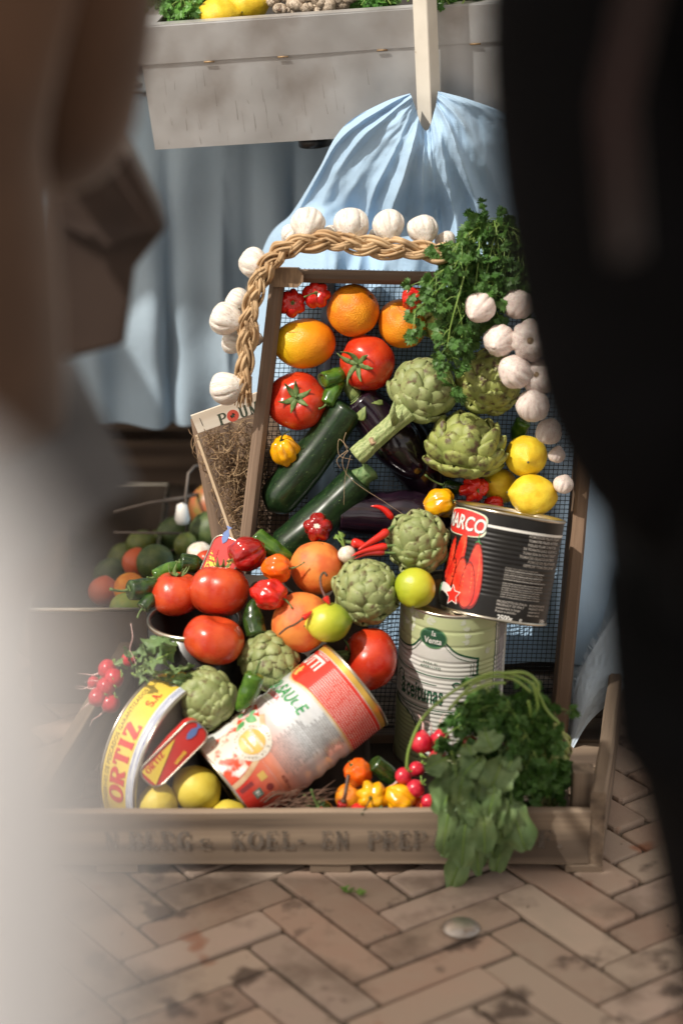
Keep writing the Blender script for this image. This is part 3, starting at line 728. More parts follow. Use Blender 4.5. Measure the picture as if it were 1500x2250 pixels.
# dark crates added to darken the shaded space under the table
for k, (x_, l_) in enumerate(((-.62, 'dark slatted crate added in the shade under the table, left one of two'), (-.02, 'dark slatted crate added in the shade under the table, right one of two'))):
    r = thing('dark_filler_crate', l_, 'crate', 'dark crates added in the shade under the table', loc=(x_ + .27, 4.25, 0))
    for j in range(3):
        beam('front_slat', (x_, 4.05, .06 + j * .105), (x_ + .54, 4.05, .06 + j * .105), UPZ, .085, .012, W_DARK[0], r, seed=31 + j + k, wob=.001, seg=6)
        beam('back_slat', (x_, 4.45, .06 + j * .105), (x_ + .54, 4.45, .06 + j * .105), UPZ, .085, .012, W_DARK[0], r, seed=31 + j, seg=3)
    for xx in (x_ + .008, x_ + .532):
        beam('end_panel', (xx, 4.058, .165), (xx, 4.442, .165), UPZ, .31, .014, W_DARK[0], r, seg=3)
# ---- frayed cloth corner hanging over the low crate, right
fray = thing('frayed_cloth', 'pale grey linen corner with frayed edge, draped over the right end of the low crate', 'cloth', loc=P(1330, 1560, 3.1))
E = [P(1245, 1640, 3.05), P(1258, 1530, 3.06), P(1282, 1460, 3.08), P(1318, 1400, 3.10), P(1352, 1345, 3.14), P(1385, 1290, 3.2)]
B_ = [P(1252, 1655, 3.02), P(1290, 1590, 3.03), P(1335, 1545, 3.05), P(1385, 1500, 3.07), P(1430, 1450, 3.10), P(1470, 1400, 3.2)]
def frp(u, v):
    a = catmull(E, v); b = catmull(B_, v); p = a.lerp(b, u)
    bulge = math.sin(u * math.pi * .9) * .018 * (.4 + .6 * math.sin(v * 3.1))
    return p + cT * (bulge + .006 * nz(u * 3, v * 5, 1) + .0018 * nz(u * 12, v * 22, 8)) + Vector((0, 0, .0))
mb = MB(); mb.grid(50, 90, frp)
M_FRAY = cloth_mat('grey_linen', (.42, .52, .62), (.48, .57, .66))
local(fray, 'linen_corner', mb, M_FRAY)
mb = MB(); rf = random.Random(9)
for i in range(330):
    v = rf.uniform(0, .99); p = frp(0, v); out = (frp(0, v) - frp(.06, v)).normalized() * rf.uniform(.003, .011); dn_ = Vector((rf.uniform(-.4, .4), rf.uniform(-.3, .3), rf.uniform(-.5, .3))) * .006
    mb.tube([p, p + out * .5 + dn_ * .3, p + out + dn_], [.00035, .0003, .0002], 3, cap=False)
local(fray, 'fringe', mb, M_FRAY)
# grey cloth end lying inside the low crate, right of the leaning one
lay = thing('grey_cloth', 'grey blue cloth tucked down behind the low crate end, below the frayed cloth', 'cloth', loc=P(1330, 1600, 3.2))
mb = MB(); mb.grid(50, 60, lambda u, v: (P(1245, 1120, 3.36).lerp(P(1470, 1180, 3.40), u)).lerp(P(1225, 1720, 3.0).lerp(P(1325, 1640, 3.13), u), v ** 1.15) + cT * (.014 * math.sin(u * 9 + v * 2) + .01 * nz(u * 4, v * 4, 3)))
local(lay, 'linen_sheet', mb, M_SKIRT)
# ------------------------------------------------------------------ metal tray with its wares, white post
def tray():
    o = P(293, 60, 3.40); ex_ = Vector((.99, -.10, .086)).normalized(); ey_ = Vector((.10, .99, 0)); ey_ = (ey_ - ex_ * ey_.dot(ex_)).normalized(); ez_ = ex_.cross(ey_)
    M = Matrix((ex_, ey_, ez_)).transposed().to_4x4(); M.translation = o
    r = thing('metal_tray', 'deep stained stainless steel tray with a raised seam, resting on the table edge', 'metal tray', mtx=M)
    Wd, D = .72, .50; tp = .011
    def shell(name, z0, z1, i0, i1, th=.0016):
        m = MB()
        a = [(i0, i0), (Wd - i0, i0), (Wd - i0, D - i0), (i0, D - i0)]; b = [(i1, i1), (Wd - i1, i1), (Wd - i1, D - i1), (i1, D - i1)]
        n = 24; loop0 = []; loop1 = []
        for k in range(4):
            for t in range(n):
                f = t / n; p = Vector(a[k]).lerp(Vector(a[(k + 1) % 4]), f); q = Vector(b[k]).lerp(Vector(b[(k + 1) % 4]), f)
                dent = .0012 * nz(p.x * 7, p.y * 7, z0 * 30)
                loop0.append((p.x, p.y + dent, z0)); loop1.append((q.x, q.y + dent, z1))
        N_ = len(loop0); m.add(loop0 + loop1, [(i, (i + 1) % N_, (i + 1) % N_ + N_, i + N_) for i in range(N_)])
        ob = m.build(name, STEEL, r, smooth=False); s = ob.modifiers.new('thick', 'SOLIDIFY'); s.thickness = .002; s.offset = 1; return ob
    shell('lid_rim', -.054, -.001, .0035, 0.0)
    shell('side_walls', -.178, -.0545, .0105, .0065)
    m = MB()
    for (x0, x1, y0, y1) in ((0, Wd, 0, .022), (0, Wd, D - .022, D), (0, .030, .022, D - .022), (Wd - .03, Wd, .022, D - .022)):
        m.box(x0, x1, y0, y1, -.0015, .0012)
    m.build('top_flange', STEEL, r, smooth=False)
    m = MB(); m.box(.02, Wd - .02, .02, D - .02, -.179, -.1765); m.build('bottom_plate', STEEL, r, smooth=False)
    m = MB(); m.box(.024, Wd - .024, .018, D - .018, -.055, -.040); m.build('wares_tray', mat('dark_tray_liner', (.05, .045, .04), rough=.6), r, smooth=False)
    m = MB()
    for x_ in (.095, .20, .34, .47):
        m.tube([(x_, .0003, -.0555), (x_ + .015, .0003, -.0557)], .0013, 8)
    m.build('hinge_tab', mat('brass_rust', (.35, .24, .13), (.2, .13, .08), scale=60, rough=.6, metal=.6), r)
    m = MB(); m.tube([(.235, .05, -.181), (.235, .05, -.195)], .024, 20); m.build('foot', BLACKM, r)
    # wear: scratches and streaks as thin dark marks on the side
    rs = random.Random(14); m = MB()
    for k in range(44):
        x_ = abs(rs.gauss(.13, .09)) + .02; z0 = rs.uniform(-.174, -.09); l = rs.uniform(.006, .045) * rs.choice((1, .5)); z1 = min(z0 + l, -.06); w = rs.uniform(.0002, .0006)
        fy = lambda z: .0065 + (.0105 - .0065) * ((-.0545 - z) / .1235) - .0024
        a = (x_, fy(z0), z0); b = (x_ + rs.uniform(-.002, .001), fy(z1), z1)
        m.add([a, (a[0] + w, a[1], a[2]), (b[0] + w * .4, b[1], b[2]), b], [(0, 1, 2, 3)])
    m.build('scratches', mat('dark_scratch', (.17, .15, .135), rough=.7), r, smooth=False)
    return r, M
TRAY, TRM = tray()
post = thing('white_post', 'slanting square white painted post with brown flecks in front of the metal tray', 'post', loc=P(945, 700, 3.33))
M_POST = mat('flecked_white_paint', (.70, .66, .58), (.62, .58, .50), scale=14, rough=.5, c3=(.22, .12, .06), s3=46, t3=(.70, .74), bump=.0006, bscale=60)
PT = P(922, -260, 3.318); PD = (PT - P(946, 340, 3.335)).normalized(); PTOP = PT + PD * ((2.0 - PT.z) / PD.z)
o = beam('post_shaft', PTOP, P(946, 340, 3.335), Vector((.80, -.6, 0)), .0245, .0245, M_POST, post, seg=10, bev=.0012)
o = beam('post_foot', P(946, 340, 3.335), P(985, 1368, 3.50), Vector((.80, -.6, 0)), .0245, .0245, M_POST, post, seg=4, bev=.0012)

# ---- two awnings added out of view to shade the table cloth and the foreground
M_CANVAS = cloth_mat('added_shade_canvas', (.60, .54, .46), (.64, .58, .50))
_nt = M_CANVAS.node_tree; _tr = _nt.nodes.new('ShaderNodeBsdfTranslucent'); _tr.inputs[0].default_value = (.92, .80, .66, 1); _mx = _nt.nodes.new('ShaderNodeMixShader'); _mx.inputs[0].default_value = .42
_ou = [n for n in _nt.nodes if n.type == 'OUTPUT_MATERIAL'][0]; _nt.links.new(_nt.nodes['Principled BSDF'].outputs[0], _mx.inputs[1]); _nt.links.new(_tr.outputs[0], _mx.inputs[2]); _nt.links.new(_mx.outputs[0], _ou.inputs[0])
aw = thing('added_stall_shade', 'added canvas awning on the white post, out of sight, placed to shade the table cloth', 'awning', loc=(0, 3.9, 0))
mb = MB(); mb.grid(60, 16, lambda u, v: Vector((-3.4 + 5.4 * u, 3.02 + 2.4 * v, 2.03 + .35 * v - .03 * math.sin(u * math.pi * 6) ** 2 * (1 - abs(2 * v - 1)))))
local(aw, 'canvas', mb, M_CANVAS)
mb = MB(); mb.grid(20, 10, lambda u, v: Vector((-2.6 + 1.24 * u, 2.25 + .80 * v, 1.99 + .01 * math.sin(u * 14)))); local(aw, 'added_side_shade', mb, M_CANVAS)  # extra panel added to keep the sun off the fruit tubs
beam('front_rail', (-3.4, 3.04, 2.0), (2.0, 3.04, 2.0), UPZ, .04, .03, W_GREY[0], aw, seg=4)
for x_ in (-3.35, 1.95): beam('pole', (x_, 3.04, 0), (x_, 3.04, 1.98), Vector((1, 0, 0)), .04, .04, W_GREY[0], aw, seg=3); beam('pole', (x_, 5.3, 0), (x_, 5.3, 2.34), Vector((1, 0, 0)), .04, .04, W_GREY[0], aw, seg=3)
ps = thing('added_lane_shade', 'second added canvas awning over the lane, out of sight, placed to shade the foreground', 'awning', loc=(-1, 1, 0))  # unseen canopy added to put the paving in front in shade
mb = MB(); mb.grid(60, 12, lambda u, v: Vector((-3.2 + 5.0 * u, .35 + 1.20 * v, 2.60 + .10 * math.sin(v * math.pi) - .012 * math.cos(u * 40))))
local(ps, 'canvas', mb, M_CANVAS)
for x_, y_ in ((-3.1, .4), (-3.1, 1.45), (1.7, .4), (1.7, 1.45)): beam('pole', (x_, y_, 0), (x_, y_, 2.58), Vector((1, 0, 0)), .035, .035, W_GREY[0], ps, seg=3)
# ------------------------------------------------------------------ printed graphics: flat outlines in millimetres, cut fine and wrapped on their surface
def font_shapes(text, size, bold=0, shear=0, align='CENTER', xs=1.0, space=1.0):
    cu = bpy.data.curves.new('lettering', 'FONT'); cu.body = text; cu.size = size; cu.offset = bold; cu.shear = shear; cu.align_x = align; cu.resolution_u = 3; cu.space_character = space
    ob = bpy.data.objects.new('lettering', cu); C.objects.link(ob)
    bpy.context.view_layer.update()
    dg = bpy.context.evaluated_depsgraph_get(); me = bpy.data.meshes.new_from_object(ob.evaluated_get(dg))
    v = [(p.co.x * xs, p.co.y) for p in me.vertices]; f = [tuple(p.vertices) for p in me.polygons]
    bpy.data.objects.remove(ob); bpy.data.meshes.remove(me); bpy.data.curves.remove(cu)
    return v, f
def poly(pts): return list(pts), [tuple(range(len(pts)))]
def rect(x0, x1, y0, y1): return poly([(x0, y0), (x1, y0), (x1, y1), (x0, y1)])
def ellipse(cx, cy, rx, ry, n=40): return poly([(cx + rx * math.cos(2 * math.pi * i / n), cy + ry * math.sin(2 * math.pi * i / n)) for i in range(n)])
def ribbon(pts, w, closed=False, n=None):
    """a band of width w along a polyline"""
    k = len(pts); vs = []
    for i in range(k):
        if closed: a = pts[(i - 1) % k]; b = pts[(i + 1) % k]
        else: a = pts[max(i - 1, 0)]; b = pts[min(i + 1, k - 1)]
        dx, dy = b[0] - a[0], b[1] - a[1]; l = math.hypot(dx, dy) or 1
        ww = w[i] if isinstance(w, (list, tuple)) else w
        vs += [(pts[i][0] - dy / l * ww / 2, pts[i][1] + dx / l * ww / 2), (pts[i][0] + dy / l * ww / 2, pts[i][1] - dx / l * ww / 2)]
    m = k if closed else k - 1
    return vs, [(2 * i, 2 * i + 1, (2 * i + 3) % (2 * k), (2 * i + 2) % (2 * k)) for i in range(m)]
def ring(cx, cy, r, w, n=48): return ribbon([(cx + r * math.cos(2 * math.pi * i / n), cy + r * math.sin(2 * math.pi * i / n)) for i in range(n)], w, True)
def smooth_line(pts, n=40):
    q = [Vector((p[0], p[1], 0)) for p in pts]; return [(catmull(q, i / n).x, catmull(q, i / n).y) for i in range(n + 1)]
def move(s, dx, dy, rot=0, k=1, kx=1):
    c, t = math.cos(rot), math.sin(rot)
    return [((x * k * kx) * c - (y * k) * t + dx, (x * k * kx) * t + (y * k) * c + dy) for x, y in s[0]], s[1]
def wrap(shapes, fn, root, name, m, du=6.0, dv=3.0, lift=0.0):
    bm = bmesh.new()
    for vs, fs in shapes:
        bv = [bm.verts.new((x, y, 0)) for x, y in vs]
        for f in fs:
            try: bm.faces.new([bv[i] for i in f])
            except ValueError: pass
    if not bm.verts: bm.free(); return
    for ax, st in ((0, du), (1, dv)):
        if not st: continue
        lo = min(v.co[ax] for v in bm.verts); hi = max(v.co[ax] for v in bm.verts); q = math.ceil(lo / st) * st
        while q < hi:
            co = [0, 0, 0]; co[ax] = q; no = [0, 0, 0]; no[ax] = 1
            bmesh.ops.bisect_plane(bm, geom=bm.verts[:] + bm.edges[:] + bm.faces[:], plane_co=co, plane_no=no, dist=1e-5); q += st
    bmesh.ops.triangulate(bm, faces=[f for f in bm.faces if len(f.verts) > 4])
    bmesh.ops.recalc_face_normals(bm, faces=bm.faces)
    bm.verts.index_update()
    vs = [fn(v.co.x, v.co.y, lift) for v in bm.verts]; fs = [tuple(v.index for v in f.verts) for f in bm.faces]; bm.free()
    return mesh(name, vs, fs, m, root, smooth=True)
def ink(name, c, rough=.32): return mat('ink_' + name, c, rough=rough, coat=.3)
I_WHITE = ink('white', (.72, .70, .66)); I_RED = ink('red', (.62, .025, .02)); I_DGREEN = ink('dark_green', (.02, .085, .045)); I_BLACK = ink('black', (.015, .013, .013))
I_GREY = ink('grey', (.42, .39, .35)); I_YEL = ink('yellow', (.85, .62, .06)); I_GOLD = ink('gold', (.62, .40, .10)); I_GREEN = ink('green', (.04, .26, .08)); I_ORR = ink('orange_red', (.72, .12, .04))
# a slab-serif alphabet from strokes (for stencils and old labels); letters on a 6 x 10 grid
def serif_shapes(text, h, wthick=1.7, wthin=.8, gap=1.7, stencil=False):
    def arc(cx, cy, rx, ry, a0, a1, n=14): return [(cx + rx * math.cos(rad(a0 + (a1 - a0) * i / n)), cy + ry * math.sin(rad(a0 + (a1 - a0) * i / n))) for i in range(n + 1)]
    T, t = wthick, wthin; S = []; x0 = 0
    def bar(x, y0, y1, w=None): return [ribbon([(x, y0), (x, y1)], w or T)]
    def hb(xa, xb, y, w=None): return [ribbon([(xa, y), (xb, y)], w or t)]
    def ser(x, y, w=2.9): return [rect(x - w / 2, x + w / 2, y - t / 2, y + t / 2)]
    def curve(pts): # thick where it runs vertical
        ws = []
        for i in range(len(pts)):
            a = pts[max(i - 1, 0)]; b = pts[min(i + 1, len(pts) - 1)]; d = math.hypot(b[0] - a[0], b[1] - a[1]) or 1
            ws.append(t + (T - t) * abs((b[1] - a[1]) / d) ** 1.5)
        return [ribbon(pts, ws)]
    e = t / 2
    def L_(c):
        if c == 'P': return bar(1.5, 0, 10) + ser(1.5, e) + ser(1.3, 10 - e) + curve([(1.5, 10 - e)] + arc(3.6, 7.3, 2.5, 2.7 - e, 90, -90) + [(1.5, 4.6 + e)]), 6.4
        if c == 'R': return L_('P')[0] + [ribbon([(3.4, 4.7), (5.3, .6), (6.6, e)], [T * .9, T, t])], 7
        if c == 'B': return bar(1.5, 0, 10) + ser(1.3, e) + ser(1.3, 10 - e) + curve([(1.5, 10 - e)] + arc(3.5, 7.65, 2.1, 2.35 - e, 90, -90) + [(1.5, 5.3)]) + curve([(1.5, 5.2)] + arc(3.6, 2.65, 2.6, 2.65 - e, 90, -90) + [(1.5, e)]), 6.6
        if c == 'E': return bar(1.5, 0, 10) + ser(1.3, e) + hb(1.5, 5.6, e) + hb(1.5, 5.4, 10 - e) + hb(1.5, 4.4, 5.1) + bar(5.5, 0, 2.4, t) + bar(5.3, 7.7, 10, t) + bar(4.3, 4, 6.2, t), 6.4
        if c == 'F': return bar(1.5, 0, 10) + ser(1.5, e) + hb(1.5, 5.4, 10 - e) + hb(1.5, 4.4, 5.1) + bar(5.3, 7.7, 10, t) + bar(4.3, 4, 6.2, t), 6.2
        if c == 'L': return bar(1.5, 0, 10) + ser(1.5, e) + ser(1.5, 10 - e) + hb(1.5, 5.8, e) + bar(5.7, 0, 2.8, t), 6.4
        if c == 'K': return bar(1.5, 0, 10) + ser(1.5, e) + ser(1.5, 10 - e) + [ribbon([(2, 4), (5.4, 10 - e)], t)] + [ribbon([(3.2, 5.6), (5.6, e)], T)] + ser(5.6, e, 2.3) + ser(5.3, 10 - e, 2.3), 7
        if c == 'G' or c == 'C':
            r = curve(arc(3.7, 5, 2.9, 5 - e, 48, 312, 24)) + bar(5.7, 6.9, 9.8, t)
            if c == 'G': r += bar(5.4, .8, 4.4, T * .9) + ser(5.4, 4.4, 2.6)
            return r, 6.8
        if c == 'O': return curve(arc(3.7, 5, 2.9, 5 - e, 0, 360, 32)), 7.2
        if c == 'U': return bar(1.4, 3.2, 10) + ser(1.4, 10 - e) + ser(5.6, 10 - e, 2.3) + curve([(1.4, 3.3)] + arc(3.5, 3.1, 2.1, 2.7, 180, 360) + [(5.6, 10)]), 7
        if c == 'N': return bar(1.3, 0, 10, t * 1.2) + bar(5.7, 0, 10, t * 1.2) + [ribbon([(1.2, 10 - e), (5.6, e)], T)] + ser(1.2, 10 - e, 2.2) + ser(1.3, e, 2.2) + ser(5.7, 10 - e, 2.2), 7
        if c == 'M': return bar(1.3, 0, 10, t * 1.2) + bar(6.7, 0, 10) + [ribbon([(1.3, 10 - e), (4, 1)], T)] + [ribbon([(4, 1), (6.7, 10 - e)], t)] + ser(1.3, e, 2.3) + ser(6.7, e), 8
        if c == 'S': return curve(arc(3.4, 7.4, 2.2, 2.6 - e, 40, 250, 14) + arc(3.4, 2.6, 2.5, 2.6 - e, 80, -150, 16)) + bar(5.3, 7.4, 9.8, t) + bar(1.2, .2, 2.8, t), 6.4
        if c == 's': return [(([(x * .62, y * .6) for x, y in s_[0]]), s_[1]) for s_ in L_('S')[0]], 4.2
        if c == 'T': return bar(3.6, 0, 10) + ser(3.6, e) + hb(.6, 6.6, 10 - e) + bar(.8, 7.4, 10, t) + bar(6.4, 7.4, 10, t), 7
        if c == 'I': return bar(1.6, 0, 10) + ser(1.6, e, 3.2) + ser(1.6, 10 - e, 3.2), 3.2
        if c == 'Z': return hb(.8, 5.8, 10 - e) + hb(.6, 6, e) + [ribbon([(5.4, 10 - e), (1.2, e)], T * 1.15)] + bar(1, 7.4, 10, t) + bar(5.9, 0, 2.6, t), 6.4
        if c == 'A': return [ribbon([(1.2, e), (3.6, 9.8)], t)] + [ribbon([(3.6, 9.8), (6, e)], T)] + hb(2, 5.2, 3.4) + ser(1.2, e, 2.2) + ser(6, e, 2.6), 7
        if c == '-': return [rect(0, 3, 3.8, 5.2)], 3
        if c == '.': return [ellipse(1, 1, 1, 1, 12)], 2
        if c == "'": return [ribbon([(1, 10), (.6, 7.6)], 1.2)], 1.6
        return [], 3
    for c in text:
        sh, w = L_(c)
        if stencil and c in 'BERGOPKLNEF': pass
        S += [([(x + x0, y) for x, y in s_[0]], s_[1]) for s_ in sh]; x0 += w + gap
    k = h / 10
    return [([(x * k, y * k) for x, y in s_[0]], s_[1]) for s_ in S], (x0 - gap) * k
def jitter_wrap(shapes, fn, root, name, m, lift, du=6, dv=3):
    """overlapping strokes laid a hair apart"""
    vs = []; fs = []
    for k, s_ in enumerate(shapes):
        o = wrap([s_], fn, None, name, m, du, dv, lift + .00000 + .000012 * (k % 7))
        if o is None: continue
        b = len(vs); vs += [v.co.copy() for v in o.data.vertices]; fs += [tuple(b + i for i in p.vertices) for p in o.data.polygons]
        me = o.data; bpy.data.objects.remove(o); bpy.data.meshes.remove(me)
    return mesh(name, vs, fs, m, root)

def can_body(root, R, H, m, ribs=None, closed_top=True, rimm=TIN, n=120, lid=True, z0=0):
    """standing can, base at local z 0"""
    rib = ribs or (lambda z: 0.0)
    prof = []; k = 150
    for i in range(k + 1):
        z = .004 + (H - .008) * i / k; prof.append((R + rib(z), z))
    lathe(prof, n).build('wall', m, root)
    for z, s in ((0, 1), (H, -1)):
        nm = 'bottom_rim' if s == 1 else 'top_rim'
        p = [(R - .004, z + s * .006), (R - .003, z + s * .0006), (R - .0012, z), (R + .0009, z + s * .0006), (R + .0016, z + s * .002), (R + .0010, z + s * .0036), (R - .0004, z + s * .0046)]
        lathe(p, n).build(nm, rimm, root)
        if lid:
            q = [(0, z + s * .0055), (R * .62, z + s * .0055), (R * .65, z + s * .0043), (R * .80, z + s * .0043), (R * .83, z + s * .0055), (R - .0035, z + s * .0055)]
            lathe(q, n).build('end_plate', rimm, root)
    def fn(x, y, lift, th0=0.0):
        zz = y / 1000; r = R + rib(zz) + .00025 + lift; a = th0 + x / 1000 / R
        return Vector((math.sin(a) * r, -math.cos(a) * r, zz))
    return fn

# ---- black tomato can (upper right), tilted
def black_can():
    ax = cv(.175, .97, .06).normalized()
    base = P(1078, 1352, 2.985)
    r = thing('tomato_can', 'black can of peeled tomatoes with red logo, tilted on top of the olive can', 'can', mtx=frame(base, ax, cT))
    R, H = .0750, .145
    rib = lambda z: (-.0006 * (.5 - .5 * math.cos(z * 2 * math.pi / .0062))) if .03 < z < .118 else 0
    M_B = mat('black_can_print', (.008, .007, .007), (.012, .011, .010), scale=30, rough=.42, spec=.35)
    fn0 = can_body(r, R, H, M_B, rib)
    fn = lambda x, y, l: fn0(x, y, l)
    wrap([rect(-45, 112, 121.5, 125)], fn, r, 'white_band', I_WHITE)
    # logo plate
    lx, ly = -75, 122
    def plate(k): return poly(smooth_line([(lx + (x + (1.5 if x > 0 else -1.5) * (k > 1)) * 1.75, ly + (y + (1.2 if y > 0 else -1.2) * (k > 1)) * 1.12) for x, y in ((-24, 9), (-10, 13), (6, 14), (21, 10), (23, 0), (20, -13), (0, -16), (-20, -13), (-25, 0), (-24, 9))], 50))
    wrap([plate(1.07)], fn, r, 'logo_border', ink('cream', (.60, .66, .50)), lift=.0003)
    wrap([plate(.97)], fn, r, 'logo_plate', I_RED, lift=.0005)
    wrap([move(font_shapes('MARCO', 27, .2, .12), lx + 1.5, ly - 11, -.03, 1, .86)], fn, r, 'logo_shadow', I_BLACK, 2, 2, lift=.0007)
    wrap([move(font_shapes('MARCO', 27, .5, .12), lx + .3, ly - 10.2, -.03, 1, .86)], fn, r, 'logo_lettering', I_WHITE, 2, 2, lift=.0009)
    # long red tomatoes
    toms = [((-84, 98), (-92, 40), 10), ((-64, 108), (-70, 60), 11), ((-40, 97), (-37, 12), 15), ((-60, 74), (-58, 14), 15), ((-47, 70), (-44, 10), 14), ((-74, 70), (-84, 24), 9)]
    M_TP = mat('printed_tomatoes', (.56, .018, .010), (.74, .07, .03), scale=50, rough=.34, lo=.4, hi=.7, coat=.2); M_TD = ink('dark_tomato_edge', (.20, .008, .006))
    for q_, (a, b, w) in enumerate(sorted(toms, key=lambda t: -t[0][1])):
        a = Vector((*a, 0)); b = Vector((*b, 0)); d = b - a; sd = Vector((-d.y, d.x, 0)).normalized(); c_ = (a + b) / 2
        for k_, m_, lf in ((1.07, M_TD, 0), (.97, M_TP, .00006)):
            pts = []
            for i in range(41):
                t = 2 * math.pi * i / 40; q = a + d * (.5 - .5 * math.cos(t)) + sd * (math.sin(t) * w * (.62 + .38 * (.5 - .5 * math.cos(t)))); q = c_ + (q - c_) * k_; pts.append((q.x, q.y))
            wrap([poly(pts)], fn, r, 'tomato_picture' if lf else 'picture_edge', m_, lift=.0003 + q_ * .00012 + lf)
        h_ = [(a + d * f + sd * (-w * .42 * (1 if d.y > 0 else -1) * math.sin(f * 3.14) ** .5)) for f in (.12, .3, .5, .68)]
        jitter_wrap([ribbon(smooth_line([(p.x, p.y) for p in h_], 12), [.3 + 1.5 * math.sin(i / 12 * 3.14) for i in range(13)])], fn, r, 'picture_highlight', I_ORR, .0003 + q_ * .00012 + .0001)
    st = [ribbon(smooth_line([(-40, 112), (-40.5, 104), (-39, 101), (-38, 98)], 10), 1.0), ribbon([(-44, 98), (-40, 100), (-35, 97)], 1.2)]
    jitter_wrap(st, fn, r, 'tomato_stalks', I_GREEN, .0013)
    # ribbon and star
    jitter_wrap([ribbon(smooth_line([(-104, 26), (-92, 30), (-80, 28), (-72, 24)], 16), 12)], fn, r, 'ribbon_white', I_WHITE, .0013)
    jitter_wrap([rect(-106, -98, 18, 34)], fn, r, 'ribbon_green', I_GREEN, .0014)
    def star(k): return poly([((-66 + math.cos(rad(90 + 36 * i + 8)) * k * (1 if i % 2 == 0 else .52)), (22 + math.sin(rad(90 + 36 * i + 8)) * k * (1 if i % 2 == 0 else .52))) for i in range(10)])
    wrap([star(15)], fn, r, 'star_border', I_WHITE, lift=.0015); wrap([star(13)], fn, r, 'star', I_RED, lift=.0017)
    rows = []
    T1 = ['POMODORI PELATI ITALIANI', 'TOMATES PELEES ENTIERES', 'PEELED PLUM TOMATOES', 'IN TOMATO JUICE GESCHALTE', 'TOMATEN IN TOMATENSAFT', 'TOMATES PELADOS ENTEROS', 'POMODORI PELATI INTERI', 'GEPELDE TOMATEN OP SAP']
    y = 117
    for k, l in enumerate(T1):
        rows.append(move(font_shapes(l, 5.0, .12, 0, 'RIGHT', .95), 88 - (k % 3) * 3, y)); y -= 5.6
    y = 72
    T2 = 'ingredienti pomodori pelati succo di pomodoro correttore di acidita acido citrico ingredients peeled tomatoes tomato juice'
    rr = random.Random(4); w_ = T2.split()
    for k in range(13):
        l = ' '.join(rr.choice(w_) for _ in range(8))[:52]
        if k == 6: y -= 2
        rows.append(move(font_shapes(l, 3.0, .06, 0, 'LEFT', .98), 2 + (k > 6) * 0, y)); y -= 3.05
    y = 26
    for k, l in enumerate(('PRODOTTO IN ITALIA', 'PRODUCT OF ITALY', 'conservare in luogo', 'fresco e asciutto')):
        rows.append(move(font_shapes(l, 4.3, .1, 0, 'LEFT'), -1, y)); rows.append(move(font_shapes(l[:15], 3.8, .1, 0, 'LEFT'), 46, y)); y -= 4.3
    wrap(rows, fn, r, 'small_print', mat('ink_faded_white', (.36, .33, .30), rough=.4), 5, 5, lift=.0002)
    wrap([move(font_shapes('2500g', 9.5, .3, 0, 'LEFT', .9), 3, 3.2), move(font_shapes('e', 10, .1, 0, 'LEFT'), 34, 3.6), move(font_shapes('1500g', 8, .2, 0, 'LEFT', .8), 72, 4.0)], fn, r, 'weight_figures', I_WHITE, 4, 4, lift=.0002)
black_can()

